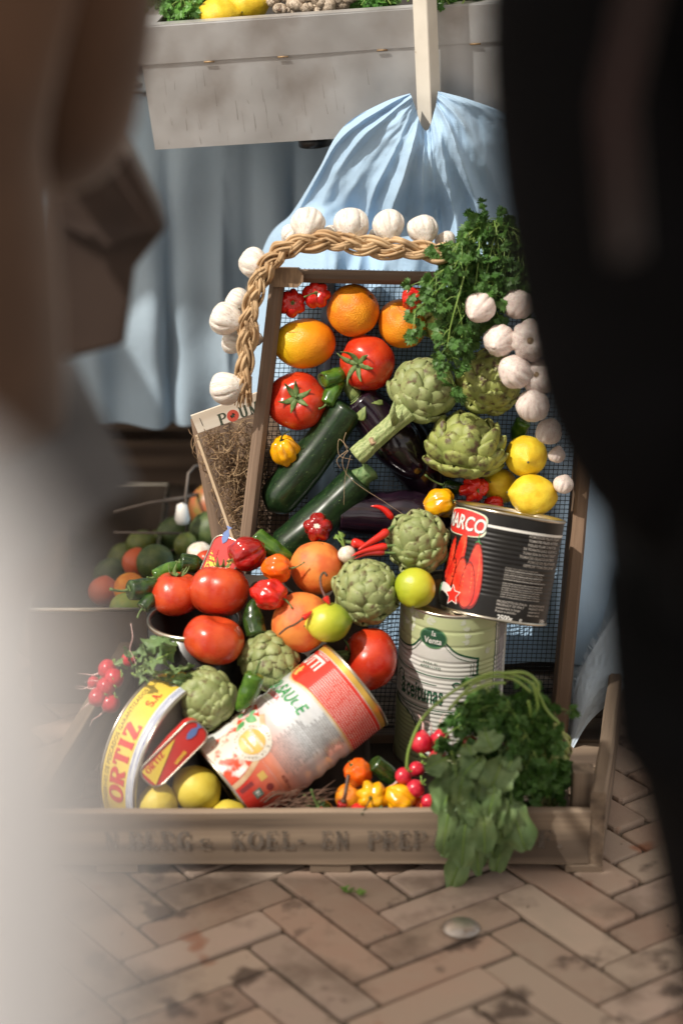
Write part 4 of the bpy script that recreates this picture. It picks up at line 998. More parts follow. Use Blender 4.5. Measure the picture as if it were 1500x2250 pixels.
# ---- olive can (tall, green and white)
def olive_can():
    ax = cv(.022, .93, .36).normalized(); ax = Vector((.03, -.03, 1)).normalized()
    base = Vector(((985 - 750) / F * 3.30, 3.005, .024))
    r = thing('olive_can', 'tall green and white can of olives standing under the black tomato can', 'can', mtx=frame(base, ax, Vector((0, -1, .2)), spin=rad(-24)))
    R, H = .0735, .248
    def rib(z):
        if z > .205: return -.0011 * math.exp(-((z - .222) / .0018) ** 2)
        if .178 < z: return -.0009 * math.exp(-((z - .200) / .0016) ** 2)
        return -.0011 * (.5 - .5 * math.cos((z - .02) * 2 * math.pi / .0066)) if z > .02 else 0
    M_W = mat('olive_can_white', (.68, .67, .64), (.62, .62, .57), scale=20, rough=.34, coat=.25)
    fn = can_body(r, R, H, M_W, rib)
    M_G = mat('olive_can_green', (.46, .52, .27), (.50, .55, .31), scale=18, rough=.34, coat=.25)
    # green field above the curved frame; frame points
    top = [(-72, 185), (-44, 186), (-30, 192), (-20, 204), (-12, 214), (12, 214), (20, 204), (34, 192), (56, 184), (64, 182)]
    up = smooth_line(top, 60)
    field = [up[i] for i in range(61)]
    sh = []
    for i in range(60):
        sh.append(([field[i], field[i + 1], (field[i + 1][0], 243), (field[i][0], 243)], [(0, 1, 2, 3)]))
    vs = [];
    # one sheet instead of many slivers
    vs = field + [(p[0], 243) for p in field]; fs = [(i, i + 1, i + 62, i + 61) for i in range(60)]
    wrap([(vs, fs)], fn, r, 'green_field', M_G, 4, 1.65)
    wrap([rect(64, 92, 60, 243)], fn, r, 'green_field', M_G, 4, 1.65)
    wrap([rect(92.0, 94.5, 6, 243), rect(98, 99.0, 6, 243)], fn, r, 'edge_stripes', I_DGREEN, 4, 1.65, lift=.0001)
    wrap([rect(100.5, 118, 6, 243)], fn, r, 'grey_panel', mat('ink_lilac_grey', (.36, .34, .36), (.22, .21, .22), scale=160, rough=.4, stretch=(1, 1, .2)), 4, 1.65, lift=.0001)
    lo_ = smooth_line([(-80, 96), (-50, 92), (-30, 84), (-16, 66), (-10, 44), (-8, 30)], 40)
    vs = lo_ + [(p[0], 6) for p in lo_]
    wrap([(vs, [(i + 41, i + 42, i + 1, i) for i in range(40)]), rect(-8, 64, 6, 30)], fn, r, 'green_field', M_G, 4, 1.65)
    # frame lines
    lines = []
    for dy, w in ((0, 2.6), (-6.5, .9)):
        pts = [(x, y + dy) for x, y in up]; lines.append(ribbon(pts, w))
    lines += [ribbon([(64, 183), (64, 156)], 3.2), ribbon([(58, 177), (58, 156)], .8), ribbon([(54, 174), (54, 156)], .8), ribbon([(56, 158), (76, 152)], 4), rect(-76, 62, 153, 154.2), rect(-76, 62, 101, 102.2), rect(-76, 62, 96.0, 96.8)]
    for dy, w in ((0, 2.4), (6, .8), (9, .6)): lines.append(ribbon([(x, y + dy) for x, y in lo_], w))
    jitter_wrap(lines, fn, r, 'frame_lines', I_DGREEN, .00022, 4, 1.65)
    wrap([ellipse(0, 211, 19.5, 15.5)], fn, r, 'badge_border', mat('ink_mid_green', (.10, .22, .10), rough=.3), 4, 1.65, lift=.0006)
    wrap([ellipse(0, 211, 17.5, 13.5)], fn, r, 'badge', I_DGREEN, 4, 1.65, lift=.0008)
    wrap([move(font_shapes('la', 10, .12, .1, 'CENTER', 1, 1.1), 1, 214.5, 0, 1, .9), move(font_shapes('Venta', 12.5, .2, .1), 0, 203, 0, 1, .85)], fn, r, 'badge_lettering', I_WHITE, 2, 1.65, lift=.0010)
    wrap([move(font_shapes('PARA EL', 4.2, .02, 0, 'CENTER', 1.1, 1.3), -2, 171), move(font_shapes('APERITIVO', 4.2, .12, 0, 'CENTER', 1.1, 1.4), -2, 165), move(font_shapes('MANZANILLA', 5, .05, 0, 'LEFT', 1, 1.4), -54, 22)], fn, r, 'small_lettering', I_DGREEN, 3, 1.65, lift=.0003)
    # big blackletter-like word: narrow heavy letters
    w = [move(font_shapes('a', 46, .9), -49, 113, 0, 1, .52), move(font_shapes('ceitunas', 38, .75, 0, 'LEFT', .48, 1.0), -41.5, 113)]
    sw = [ribbon(smooth_line([(-64, 128), (-62, 140), (-54, 145), (-49, 139), (-52, 132)], 20), 2.2), ribbon([(-36, 140.5), (8, 140.5)], .9), ribbon(smooth_line([(34, 139), (30, 144), (36, 147), (43, 143), (47, 147)], 16), 2.2), ribbon(smooth_line([(52, 150), (54, 146), (59, 147), (60, 151)], 14), 2)]
    wrap(w, fn, r, 'word_lettering', I_DGREEN, 3, 1.65, lift=.0003)
    jitter_wrap(sw, fn, r, 'lettering_swashes', I_DGREEN, .00036, 3, 1.65)
    # pale leaf pattern on the green
    rl = random.Random(8); lv = []
    for k in range(30):
        x = rl.uniform(-66, 90); y = rl.uniform(192, 238) if x < 62 else rl.uniform(120, 238)
        if abs(x) < 26 and y < 230: continue
        if -60 < x < 60 and y < 200: continue
        a = rl.uniform(0, 3.14)
        for j in range(3):
            b = a + (j - 1) * .6; l = rl.uniform(7, 12); c, s_ = math.cos(b), math.sin(b)
            pts = [(x + c * l * t - s_ * 1.8 * math.sin(math.pi * t) * q, y + s_ * l * t + c * 1.8 * math.sin(math.pi * t) * q) for q, ts in ((1, [i / 8 for i in range(9)]), (-1, [1 - i / 8 for i in range(1, 8)])) for t in ts]
            pts = [(px, min(py, 242)) for px, py in pts]
            lv.append(poly(pts))
    jitter_wrap(lv, fn, r, 'leaf_pattern', mat('ink_pale_leaf', (.55, .58, .46), rough=.35), .00022, 4, 3.3)
olive_can()

# ---- pizza sauce can (lying diagonal)
def sauce_can():
    a, b = P(494, 1731, 2.795), P(782, 1504, 2.880)
    ax = (b - a).normalized(); H = (b - a).length; R = .0665
    r = thing('sauce_can', 'large white and red can of pizza sauce lying diagonally across the low crate', 'can', mtx=frame(a, ax, cT + cv(-.34, .43, 0)))
    Hm = H * 1000
    rib = lambda z: (.0009 * (math.sin((z - .06) * 2 * math.pi / .0215)) - .0005) if .055 < z < .155 else 0
    M_S = mat('sauce_can_white', (.66, .68, .70), (.60, .62, .62), scale=12, rough=.20, coat=.5, metal=.15)
    fn = can_body(r, R, H, M_S, rib)
    wrap([rect(-118, 130, Hm - 12, Hm - 4)], fn, r, 'gold_band', mat('ink_gold_band', (.66, .40, .08), rough=.25, metal=.4))
    M_R = mat('sauce_can_red', (.60, .035, .022), rough=.24, coat=.4)
    # red field with a sagging lower edge
    t0 = Hm - 13; e = smooth_line([(-115, t0 - 44), (-80, t0 - 40), (-62, t0 - 40), (-48, t0 - 50), (-34, t0 - 53), (-18, t0 - 50), (0, t0 - 48), (40, t0 - 47), (125, t0 - 46)], 50)
    vs = e + [(p[0], t0) for p in e]; wrap([(vs, [(i, i + 1, i + 52, i + 51) for i in range(50)])], fn, r, 'red_field', M_R, 4, 3)
    jitter_wrap([ribbon([(x, y - 1) for x, y in e], 1.6), ribbon([(x, y - 3.6) for x, y in e], .7)], fn, r, 'gold_line', I_GOLD, .0002)
    # fine white rules over the red (list of addresses)
    rows = []; rr = random.Random(2)
    for k in range(13):
        y = t0 - 6 - k * 3.3; x = -6
        while x < 118:
            l = rr.uniform(6, 30); rows.append(rect(x, min(x + l, 120), y, y + .95)); x += l + 1.1
    wrap(rows, fn, r, 'fine_print_rules', mat('ink_pale_pink', (.66, .48, .44), rough=.3), 5, None, lift=.0002)
    wrap([move(font_shapes('MUTTI', 25, .9, 0, 'RIGHT', .80), -21, t0 - 25)], fn, r, 'logo_lettering', I_WHITE, 3, 3, lift=.0003)
    wrap([rect(-72, -19, t0 - 5.6, t0 - .4)], fn, r, 'logo_bar', mat('ink_deep_red', (.42, .02, .015), rough=.3), 3, 3, lift=.0002)
    wrap([move(font_shapes('POMODORO', 5, .1, 0, 'RIGHT', .9, 1.2), -21, t0 - 4.6)], fn, r, 'logo_small_lettering', I_WHITE, 3, 3, lift=.0004)
    # two golden lions simplified to their rampant outline
    li = []
    for cx, s in ((-66, 1), (-46, -1)):
        q = [(0, 0), (3, 1), (3, 5), (5, 6), (8, 4), (8, 6), (5, 9), (8, 12), (6, 14), (4, 12), (4, 17), (1, 19), (-2, 17), (-3, 12), (-6, 13), (-6, 11), (-3, 8), (-4, 4), (-7, 2), (-3, 1)]
        li.append(poly([(cx + s * x * .95, t0 - 47 + y * .95) for x, y in q]))
    wrap(li, fn, r, 'heraldic_animals', I_GOLD, 3, 3, lift=.0003)
    wrap([move(font_shapes('PIZZA SAUCE', 25, .7, .1, 'RIGHT', .74, 1.02), 15, t0 - 80)], fn, r, 'name_lettering', I_GREEN, 3, 3, lift=.0002)
    wrap([move(font_shapes('CLASSICA', 9, .18, .1, 'RIGHT', .85), -25, t0 - 88)], fn, r, 'variety_lettering', I_RED, 3, 3, lift=.0002)
    wrap([move(font_shapes('la salsa pronta per la', 4, .02, 0, 'RIGHT'), -22, t0 - 95), move(font_shapes('pizza tradizionale', 4, .02, 0, 'RIGHT'), -24, t0 - 100)], fn, r, 'slogan_lettering', ink('olive', (.25, .28, .2)), 3, 3, lift=.0002)
    rows = []
    wds = 'ingredienti pomodoro italiano concentrato sale olio di girasole basilico origano aromi naturali ingredients tomatoes salt sunflower oil'.split()
    for k in range(26):
        y = t0 - 54 - k * 3.3; x = 32 if k < 9 else 18
        rows.append(move(font_shapes(' '.join(rr.choice(wds) for _ in range(9))[:40 + (k % 3) * 2], 3.0, .07, 0, 'LEFT'), x + 4 * (k % 2), y))
    wrap(rows, fn, r, 'small_print', ink('grey_print', (.20, .19, .19)), 5, None, lift=.0002)
    # pinkish-red lower field, rising to the right; noise edged
    def ramp(name, c, pts):
        q = smooth_line(pts, 60); vs = q + [(p[0], 4) for p in q]; return wrap([(vs, [(i + 61, i + 62, i + 1, i) for i in range(60)])], fn, r, name, c, 4, 3, lift=.0001)
    ms = mat('sauce_field', (.56, .05, .03), rough=.24, coat=.4); nt = ms.node_tree; N = nt.nodes; L = nt.links; bs = N['Principled BSDF']
    tc = N.new('ShaderNodeTexCoord'); sx = N.new('ShaderNodeSeparateXYZ'); L.new(tc.outputs['Object'], sx.inputs[0]); mr = N.new('ShaderNodeMapRange'); mr.inputs[1].default_value = .02; mr.inputs[2].default_value = .112; L.new(sx.outputs[2], mr.inputs[0])
    rp = N.new('ShaderNodeValToRGB'); rp.color_ramp.elements[0].color = (.56, .035, .022, 1); rp.color_ramp.elements[1].color = (.66, .68, .70, 1); e2 = rp.color_ramp.elements.new(.45); e2.color = (.66, .22, .13, 1); L.new(mr.outputs[0], rp.inputs[0]); L.new(rp.outputs[0], bs.inputs['Base Color'])
    ramp('red_fade_field', ms, [(-110, 112), (-60, 112), (0, 118), (60, 122), (125, 124)])
    # pizza picture at the lower left
    M_PZ = mat('pizza_picture', (.68, .60, .50), (.60, .07, .03), scale=42, rough=.25, coat=.4, lo=.50, hi=.56, c3=(.72, .74, .72), s3=30, t3=(.56, .62))
    pz = poly(smooth_line([(-82, 4), (-82, 96), (-50, 98), (-14, 86), (12, 66), (26, 40), (31, 20), (32, 4)], 40)); wrap([pz], fn, r, 'pizza_picture', M_PZ, 4, 3, lift=.0003)
    jitter_wrap([ribbon(smooth_line([(-20, 93), (14, 72), (30, 42), (36, 20), (37, 4)], 30), 7)], fn, r, 'pizza_crust', mat('ink_crust', (.60, .42, .26), (.5, .3, .16), scale=60, rough=.3), .0005)
    bl = []
    for (x, y, a, l) in ((-36, 74, .4, 22), (-30, 70, -1.1, 20), (-40, 68, 2.6, 16), (-32, 78, 1.7, 13)):
        c, s_ = math.cos(a), math.sin(a); bl.append(poly([(x + c * l * t - s_ * l * .27 * math.sin(math.pi * t) * q, y + s_ * l * t + c * l * .27 * math.sin(math.pi * t) * q) for q, ts in ((1, [i / 8 for i in range(9)]), (-1, [1 - i / 8 for i in range(1, 8)])) for t in ts]))
    jitter_wrap(bl, fn, r, 'basil_leaves', mat('ink_basil', (.07, .26, .08), (.2, .42, .2), scale=60, rough=.3), .0006)
    mx_, my_ = 4, 60
    wrap([ring(mx_, my_, 22, 8)], fn, r, 'medal_ring', mat('ink_medal_ring', (.62, .58, .50), rough=.3), 3, 3, lift=.0009)
    wrap([ellipse(mx_, my_, 17.5, 17.5)], fn, r, 'medal', I_GOLD, 3, 3, lift=.0009)
    wrap([move(font_shapes(t, s_, .15), mx_, y) for t, s_, y in (('POMODORI', 5.6, my_ + 5), ('100%', 7, my_ - 2), ('ITALIANI', 6, my_ - 9))], fn, r, 'medal_lettering', I_WHITE, 3, 3, lift=.0011)
    cir = []
    for i, ch in enumerate('COLTIVATI E LAVORATI IN ITALIA '):
        a = rad(150 - i * 11.6); cir.append(move(font_shapes(ch, 5, .08), mx_ + math.cos(a) * 20.3, my_ + math.sin(a) * 20.3, a - math.pi / 2)) if ch != ' ' else None
    wrap([c_ for c_ in cir if c_], fn, r, 'ring_lettering', ink('brown', (.16, .10, .05)), 3, 3, lift=.0011)
    wrap([rect(42, 53, 38, 48)], fn, r, 'recycling_sign', I_GOLD, 3, 3, lift=.0004); wrap([rect(57, 69, 20, 32)], fn, r, 'green_stamp', mat('ink_grey_green', (.10, .16, .13), rough=.3), 3, 3, lift=.0004)
    wrap([move(font_shapes('81', 8, .2), 63, 23)], fn, r, 'stamp_figures', I_WHITE, 3, 3, lift=.0006)
    wrap([ellipse(66, 43, 5, 5), rect(44, 50, 8, 28)], fn, r, 'dark_stamps', ink('maroon', (.22, .03, .03)), 3, 3, lift=.0004)
    wrap([move(font_shapes('4100 g e', 7, .15, 0, 'LEFT'), 64, 62), move(font_shapes('9 lb 0.6 oz', 5.5, .12, 0, 'LEFT'), 90, 50)], fn, r, 'weight_figures', ink('dark_red', (.18, .02, .02)), 3, 3, lift=.0004)
    wrap([move(font_shapes('P', 16, .3, 0, 'LEFT'), 116, 132)], fn, r, 'side_lettering', I_BLACK, 3, 3, lift=.0004)
sauce_can()

# ---- big round fish tin standing on edge (left)
def flat_tin():
    c = onQ(338, 1648, 0) + cT * .000
    ax = cv(-.80, .27, -.48).normalized()         # from the dark lid side to the far lid
    R, H = .112, .060
    r = thing('round_fish_tin', 'large round yellow fish tin with red lettering standing on its edge', 'tin', mtx=frame(c + cv(.044, -.022, -.034), ax, cT))
    M_Y = mat('tin_yellow', (.80, .60, .09), (.76, .55, .07), scale=20, rough=.33, coat=.3)
    fn0 = can_body(r, R, H, M_Y)
    for o in r.children:
        if o.name.startswith('end_plate'): o.data.materials[0] = mat('shade_darkened_lid', (.09, .07, .05), rough=.45, metal=.6)  # lid metal coloured dark for the shade on its face
    return r, fn0, R, H
ftin, ffn, fR, fH = flat_tin()
def flat_tin_label():
    # x runs round the tin (mm), y from the near edge (dark lid) to the far one; letters stand with their heads to the far edge
    T0 = FT_ANG
    def fn(x, y, l):
        return ffn(x, y, l)
    top = T0 + 150; botm = T0 - 150
    wrap([rect(T0 - 190, T0 + 190, 4.4, 16)], ffn, ftin, 'white_band', mat('ink_bluish_white', (.62, .65, .70), rough=.3), 4, None, lift=.0001)
    rr = random.Random(6); st = []
    for k in range(26):
        y = 5.5 + rr.uniform(0, 9.2); x = T0 + rr.uniform(-160, 120); st.append(rect(x, x + rr.uniform(20, 90), y, y + rr.uniform(.25, .5)))
    jitter_wrap(st, ffn, ftin, 'blue_rules', ink('blue', (.10, .13, .36)), .00022, 4, None)
    def put(shapes_w, x, y, name, m, lift, kx=1.0):
        sh, w = shapes_w
        jitter_wrap([([(px * kx + x, py + y) for px, py in s_[0]], s_[1]) for s_ in sh], ffn, ftin, name, m, lift, 4, 4)
    S1 = serif_shapes('ORTIZ', 23, 2.5, 1.15, 1.0); S2 = serif_shapes('S.A.', 12, 1.9, .9, .9)
    for nm, m, dx, dy, lf in (('lettering_shadow', ink('dark_shadow', (.06, .02, .02)), 1.3, -1.1, .0003), ('brand_lettering', I_RED, 0, 0, .0006)):
        put(S1, T0 - 62, 19.5, nm, m, lf, 1.36)
        put(S2, T0 + 76, 24, nm, m, lf, 1.0)
    wrap([move(font_shapes('CONSERVAS DE PESCADOS GARANTIZADOS', 8.6, 0, 0, 'CENTER', .98, 1.06), T0 + 10, 46)], ffn, ftin, 'line_lettering', ink('dark_brown', (.14, .09, .03)), 4, 4, lift=.0003)
    wrap([ring(T0 + 128, 27, 6, 1.5), ring(T0 + 128, 27, 3, 1)], ffn, ftin, 'medal_print', ink('grey_blue', (.3, .33, .36)), 4, 4, lift=.0003)
FT_ANG = -10
flat_tin_label()

# ---- sardine tins (small, rounded rectangular)
def sardine(center, long_dir, face, L_=.108, Wd=.060, T_=.022, label='', name='sardine_tin', big=True):
    z = face.normalized(); x = (long_dir - z * long_dir.dot(z)).normalized(); y = z.cross(x)
    M = Matrix((x, y, z)).transposed().to_4x4(); M.translation = center
    r = thing('sardine_tin', label, 'tin', 'small sardine tins', mtx=M)
    def outline(l, w, rc, n=8):
        pts = []
        for cx, cy, a0 in ((l / 2 - rc, w / 2 - rc, 0), (-l / 2 + rc, w / 2 - rc, 90), (-l / 2 + rc, -w / 2 + rc, 180), (l / 2 - rc, -w / 2 + rc, 270)):
            for i in range(n + 1): a = rad(a0 + 90 * i / n); pts.append((cx + rc * math.cos(a), cy + rc * math.sin(a)))
        return pts
    def loft(rings, name_, m):
        mb = MB(); vs = []; n = None
        for (l, w, zz) in rings:
            o = outline(l, w, min(.014, w / 2.2)); n = len(o); vs += [(a, b, zz) for a, b in o]
        fs = [(j * n + i, j * n + (i + 1) % n, (j + 1) * n + (i + 1) % n, (j + 1) * n + i) for j in range(len(rings) - 1) for i in range(n)]
        fs.append(tuple(range((len(rings) - 1) * n, len(rings) * n))); fs.append(tuple(range(n))[::-1]); mb.add(vs, fs); return mb.build(name_, m, r, smooth=False)
    t = T_ / 2
    loft([(L_ - .004, Wd - .004, -t), (L_, Wd, -t + .002), (L_, Wd, t - .002), (L_ - .003, Wd - .003, t - .0008)], 'tin_body', mat('tin_red_print', (.60, .035, .03), (.52, .03, .026), scale=30, rough=.3, coat=.3))
    # rolled rim
    o = outline(L_, Wd, .014, 8); mb = MB(); mb.tube([(a, b, t - .001) for a, b in o + [o[0], o[1]]], .0013, 6, cap=False); mb.build('rim', TIN, r)
    pl = lambda xx, yy, l: Vector((xx / 1000, yy / 1000, t + .0001 + l))
    W2 = Wd * 500; L2 = L_ * 500
    wrap([poly([(-L2 + 4, -W2 + 4), (-L2 + 4, W2 - 12), (-L2 + 18, W2 - 8), (L2 * .25, -W2 + 30), (L2 * .25, -W2 + 26)]) if False else poly([(-L2 + 5, -W2 + 6), (L2 * .30, W2 - 4), (-L2 + 5, W2 - 4)])], pl, r, 'yellow_wedge', I_YEL, None, None, lift=.0001)
    q_ = Wd / .056; S_, w = serif_shapes('ORTIZ', 13 * q_, 2.4, 1.2, .9); k = 1.1
    jitter_wrap([([(px * k - L2 + 9, py * 1.0 + W2 - 21 * q_ + .10 * px * k) for px, py in s_[0]], s_[1]) for s_ in S_], pl, r, 'brand_lettering', I_RED, .0002, None, None)
    wrap([move(font_shapes('SARDINES', 9 * q_, .2, 0, 'LEFT', .8), -8, -W2 + 9 * q_, rad(6))], pl, r, 'word_lettering', I_YEL, None, None, lift=.0002)
    fish = poly([(24, W2 - 15), (30, W2 - 11), (38, W2 - 10), (45, W2 - 14), (49, W2 - 10), (49, W2 - 19), (45, W2 - 16), (37, W2 - 20), (29, W2 - 19)])
    wrap([fish], pl, r, 'fish_picture', ink('fish_blue', (.12, .20, .45)), None, None, lift=.0002)
    mb = MB(); mb.add(*ring(0, 0, 7, 2)[:0] or ([], [])) if False else None
    ringp = [(L2 / 1000 - .012 + .008 * math.cos(a / 12 * 6.283), .008 * math.sin(a / 12 * 6.283), -t - .001) for a in range(13)]
    
    return r
sardine(onQ(386, 1644, .0) + cT * .046, cv(.70, .71, -.05), cv(.22, -.18, .95), L_=.100, Wd=.036, label='small red sardine tin leaning between the round fish tin and the pale lemons')
sardine(onQ(490, 1238, .0) + cT * -.012, cv(.35, .93, .1), cv(-.30, .15, .94), L_=.070, Wd=.046, label='small red and yellow sardine tin standing behind the tomatoes')

# ---- lettering on the front board of the low crate
def crate_words():
    M_ST = mat('faded_stencil_ink', (.085, .068, .055), (.14, .115, .095), scale=60, rough=.9, lo=.35, hi=.6)
    nt = M_ST.node_tree; N = nt.nodes; L = nt.links; tc = N.new('ShaderNodeTexCoord'); n = N.new('ShaderNodeTexNoise'); n.inputs['Scale'].default_value = 70; n.inputs['Detail'].default_value = 6
    L.new(tc.outputs['Object'], n.inputs['Vector']); mr = N.new('ShaderNodeMapRange'); mr.inputs[1].default_value = .40; mr.inputs[2].default_value = .58; mr.inputs[3].default_value = .92; mr.inputs[4].default_value = .40
    L.new(n.outputs[0], mr.inputs[0]); L.new(mr.outputs[0], N['Principled BSDF'].inputs['Alpha'])
    A = FL_ + UPZ * (zf + .040) + bd * .006 - bd * .0062; nrm = -bd
    def fn(x, y, l): return inv @ (A + fd * (x / 1000) + UPZ * (y / 1000) + nrm * (.0022 + l))
    inv = fb.matrix_basis.inverted() @ low.matrix_basis.inverted() if False else (low.matrix_basis @ fb.matrix_basis).inverted()
    def xat(px): return (G(px, 1850, .05) - A).dot(fd) * 1000
    for t, a, b in (('N.BERG', 232, 420), ('s', 438, 466), ('KOEL-', 508, 668), ('EN', 706, 766), ('PREP', 808, 935), ('ARAT', 945, 1075), ('ELF.', 1092, 1236)):
        sh, w = serif_shapes(t, 26, 2.2, .9, 1.5)
        k = (xat(b) - xat(a)) / w
        jitter_wrap([([(px * k + xat(a), py - 14) for px, py in s_[0]], s_[1]) for s_ in sh], fn, fb, 'stencil_word', M_ST, 0, 8, 8)
crate_words()
# ------------------------------------------------------------------ the vegetables, one by one
def root_at(name, label, cat, group, px, py, rpx, where, axis, d=0.0, spin=0.0, front=None, sz=None):
    """where: 'M' on the mesh of the leaning crate, 'Q' on the heap, or a distance Y; d = extra metres towards the viewer"""
    if where == 'M':
        r0 = rpx * 3.3 / F; p = onM(px, py, r0 * .9 + .003)
    elif where == 'Q': p = onQ(px, py, 0, rpx * 3.1 / F)
    else: p = P(px, py, where)
    if d: p = CAM + (p - CAM) * (1 - d / (p - CAM).length)
    s = m_of(rpx, p)
    ax = cv(*axis).normalized()
    if sz: s = (s * sz[0], s * sz[1], s * sz[2])
    return thing(name, label, cat, group, mtx=frame(p, ax, front or cT, s, spin))
seed_ = [100]
def ns(): seed_[0] += 1; return seed_[0]

# tomatoes
GT = 'ripe red tomatoes'
for (px, py, r, w, ax, d, kw, lab) in (
    (806, 797, 62, 'M', (-.42, -.12, .80), .004, dict(lobes=4, rz=.86, L=.72, depth_=.12), 'red tomato with long curling green calyx, under the two oranges at the crate top'),
    (653, 881, 66, 'M', (-.05, .12, .95), 0, dict(L=.5, rz=.84), 'red tomato facing forward with small green calyx, left side of the leaning crate'),
    (387, 1305, 57, 'Q', (.05, .95, .15), -.012, dict(L=.5, mtl='2', rz=.84), 'orange red tomato with thin calyx, leftmost of the pair on the black tin'),
    (480, 1297, 68, 'Q', (.1, .95, -.1), .010, dict(L=.3, mtl='2', rz=.82), 'big red tomato on the right half of the black tin rim'),
    (471, 1405, 68, 'Q', (.25, .90, .2), .018, dict(cal=False, mtl='2', rz=.76, depth_=.06), 'smooth squat tomato lying below the tin, above the left artichoke'),
    (812, 1447, 70, 'Q', (-.86, .15, .25), -.030, dict(L=.40, rz=.84, depth_=.08), 'tall red tomato between the sauce can and the olive can'),
    (498, 1268, 42, 'Q', (0, 1, .1), -.045, dict(cal=False, mtl='2'), 'half hidden tomato behind the dark red pepper'),
):
    t = root_at('tomato', lab, 'tomato', GT, px, py, r, w, ax, d)
    kw = dict(kw); m = M_TOM2 if kw.pop('mtl', None) else M_TOM
    tomato(t, ns(), m, **kw)
# oranges, grapefruits, lemons, limes
for (nm, cat, grp, px, py, r, w, ax, d, m, asp, nip, lab, sc_) in (
    ('orange', 'orange', 'oranges', 776, 682, 58, 'M', (.6, .45, .4), 0, M_ORA, .98, (0, 0), 'round orange at the top centre of the leaning crate', None),
    ('orange', 'orange', 'oranges', 884, 711, 54, 'M', (.5, -.7, .3), -.004, M_ORA, 1.03, (.06, 0), 'orange partly behind parsley, touched by a small red pepper', None),
    ('orange', 'orange', 'oranges', 669, 755, 55, 'M', (-.95, -.05, .2), 0, M_ORLEM, 1.25, (.10, .0), 'oval orange with yellowish pointed end, left above the tomato', None),
    ('orange', 'orange', 'oranges', 768, 1752, 32, 'Q', (0, .6, .8), -.03, M_ORA, 1, (0, 0), 'small orange half hidden behind the yellow pepper at the crate front', None),
    ('grapefruit', 'grapefruit', 'grapefruits', 697, 1248, 60, 'Q', (.2, .9, .2), -.004, M_GRA, .97, (0, 0), 'orange pink grapefruit with a dark red pepper resting on top', None),
    ('grapefruit', 'grapefruit', 'grapefruits', 661, 1367, 64, 'Q', (-.62, -.55, .5), .006, M_GRA, 1.06, (0, 0), 'orange pink grapefruit showing its dark stem scar, left of the green lime', None),
    ('lemon', 'lemon', 'yellow lemons', 1155, 1002, 46, 'M', (.0, -.25, .97), .035, M_LEM, 1.1, (.22, .1), 'lemon on top of the heap of three, tip facing forward', None),
    ('lemon', 'lemon', 'yellow lemons', 1098, 1068, 38, 'M', (-.3, .1, .5), .015, M_LEM, 1.12, (.15, .1), 'small lemon squeezed behind the other two above the black can', None),
    ('lemon', 'lemon', 'yellow lemons', 1170, 1088, 46, 'M', (-.93, .10, .30), .055, M_LEM, 1.16, (.16, .1), 'plump lemon with grey tip resting on the black can rim', None),
    ('lemon', 'lemon', 'pale lemons at the crate front', 346, 1768, 46, 'Q', (.12, .95, .1), .0, M_LEM2, 1.08, (.20, .1), 'pale lemon with its nipple pointing up, at the crate front board', None),
    ('lemon', 'lemon', 'pale lemons at the crate front', 432, 1733, 51, 'Q', (.75, -.6, .2), -.010, M_LEM2, 1.06, (.12, .1), 'pale lemon under the sardine tin and beside the sauce can', None),
    ('lemon', 'lemon', 'pale lemons at the crate front', 500, 1797, 40, 'Q', (.95, .1, .1), -.005, M_LEM2, 1.15, (.15, .1), 'pale lemon mostly hidden below the sauce can rim', None),
    ('lime', 'lime', 'limes', 722, 1368, 43, 'Q', (-.96, -.12, .2), .042, M_LIME, 1.14, (.12, .1), 'green oval lime in front of the lower grapefruit', None),
    ('lime', 'lime', 'limes', 911, 1292, 45, 'Q', (-.1, -.8, .5), .024, M_LIME2, 1.0, (.06, .0), 'round yellow green lime between artichokes and the black can', None),
):
    t = root_at(nm, lab, cat, grp, px, py, r, w, ax, d)
    citrus(t, m, asp, nip, ns())
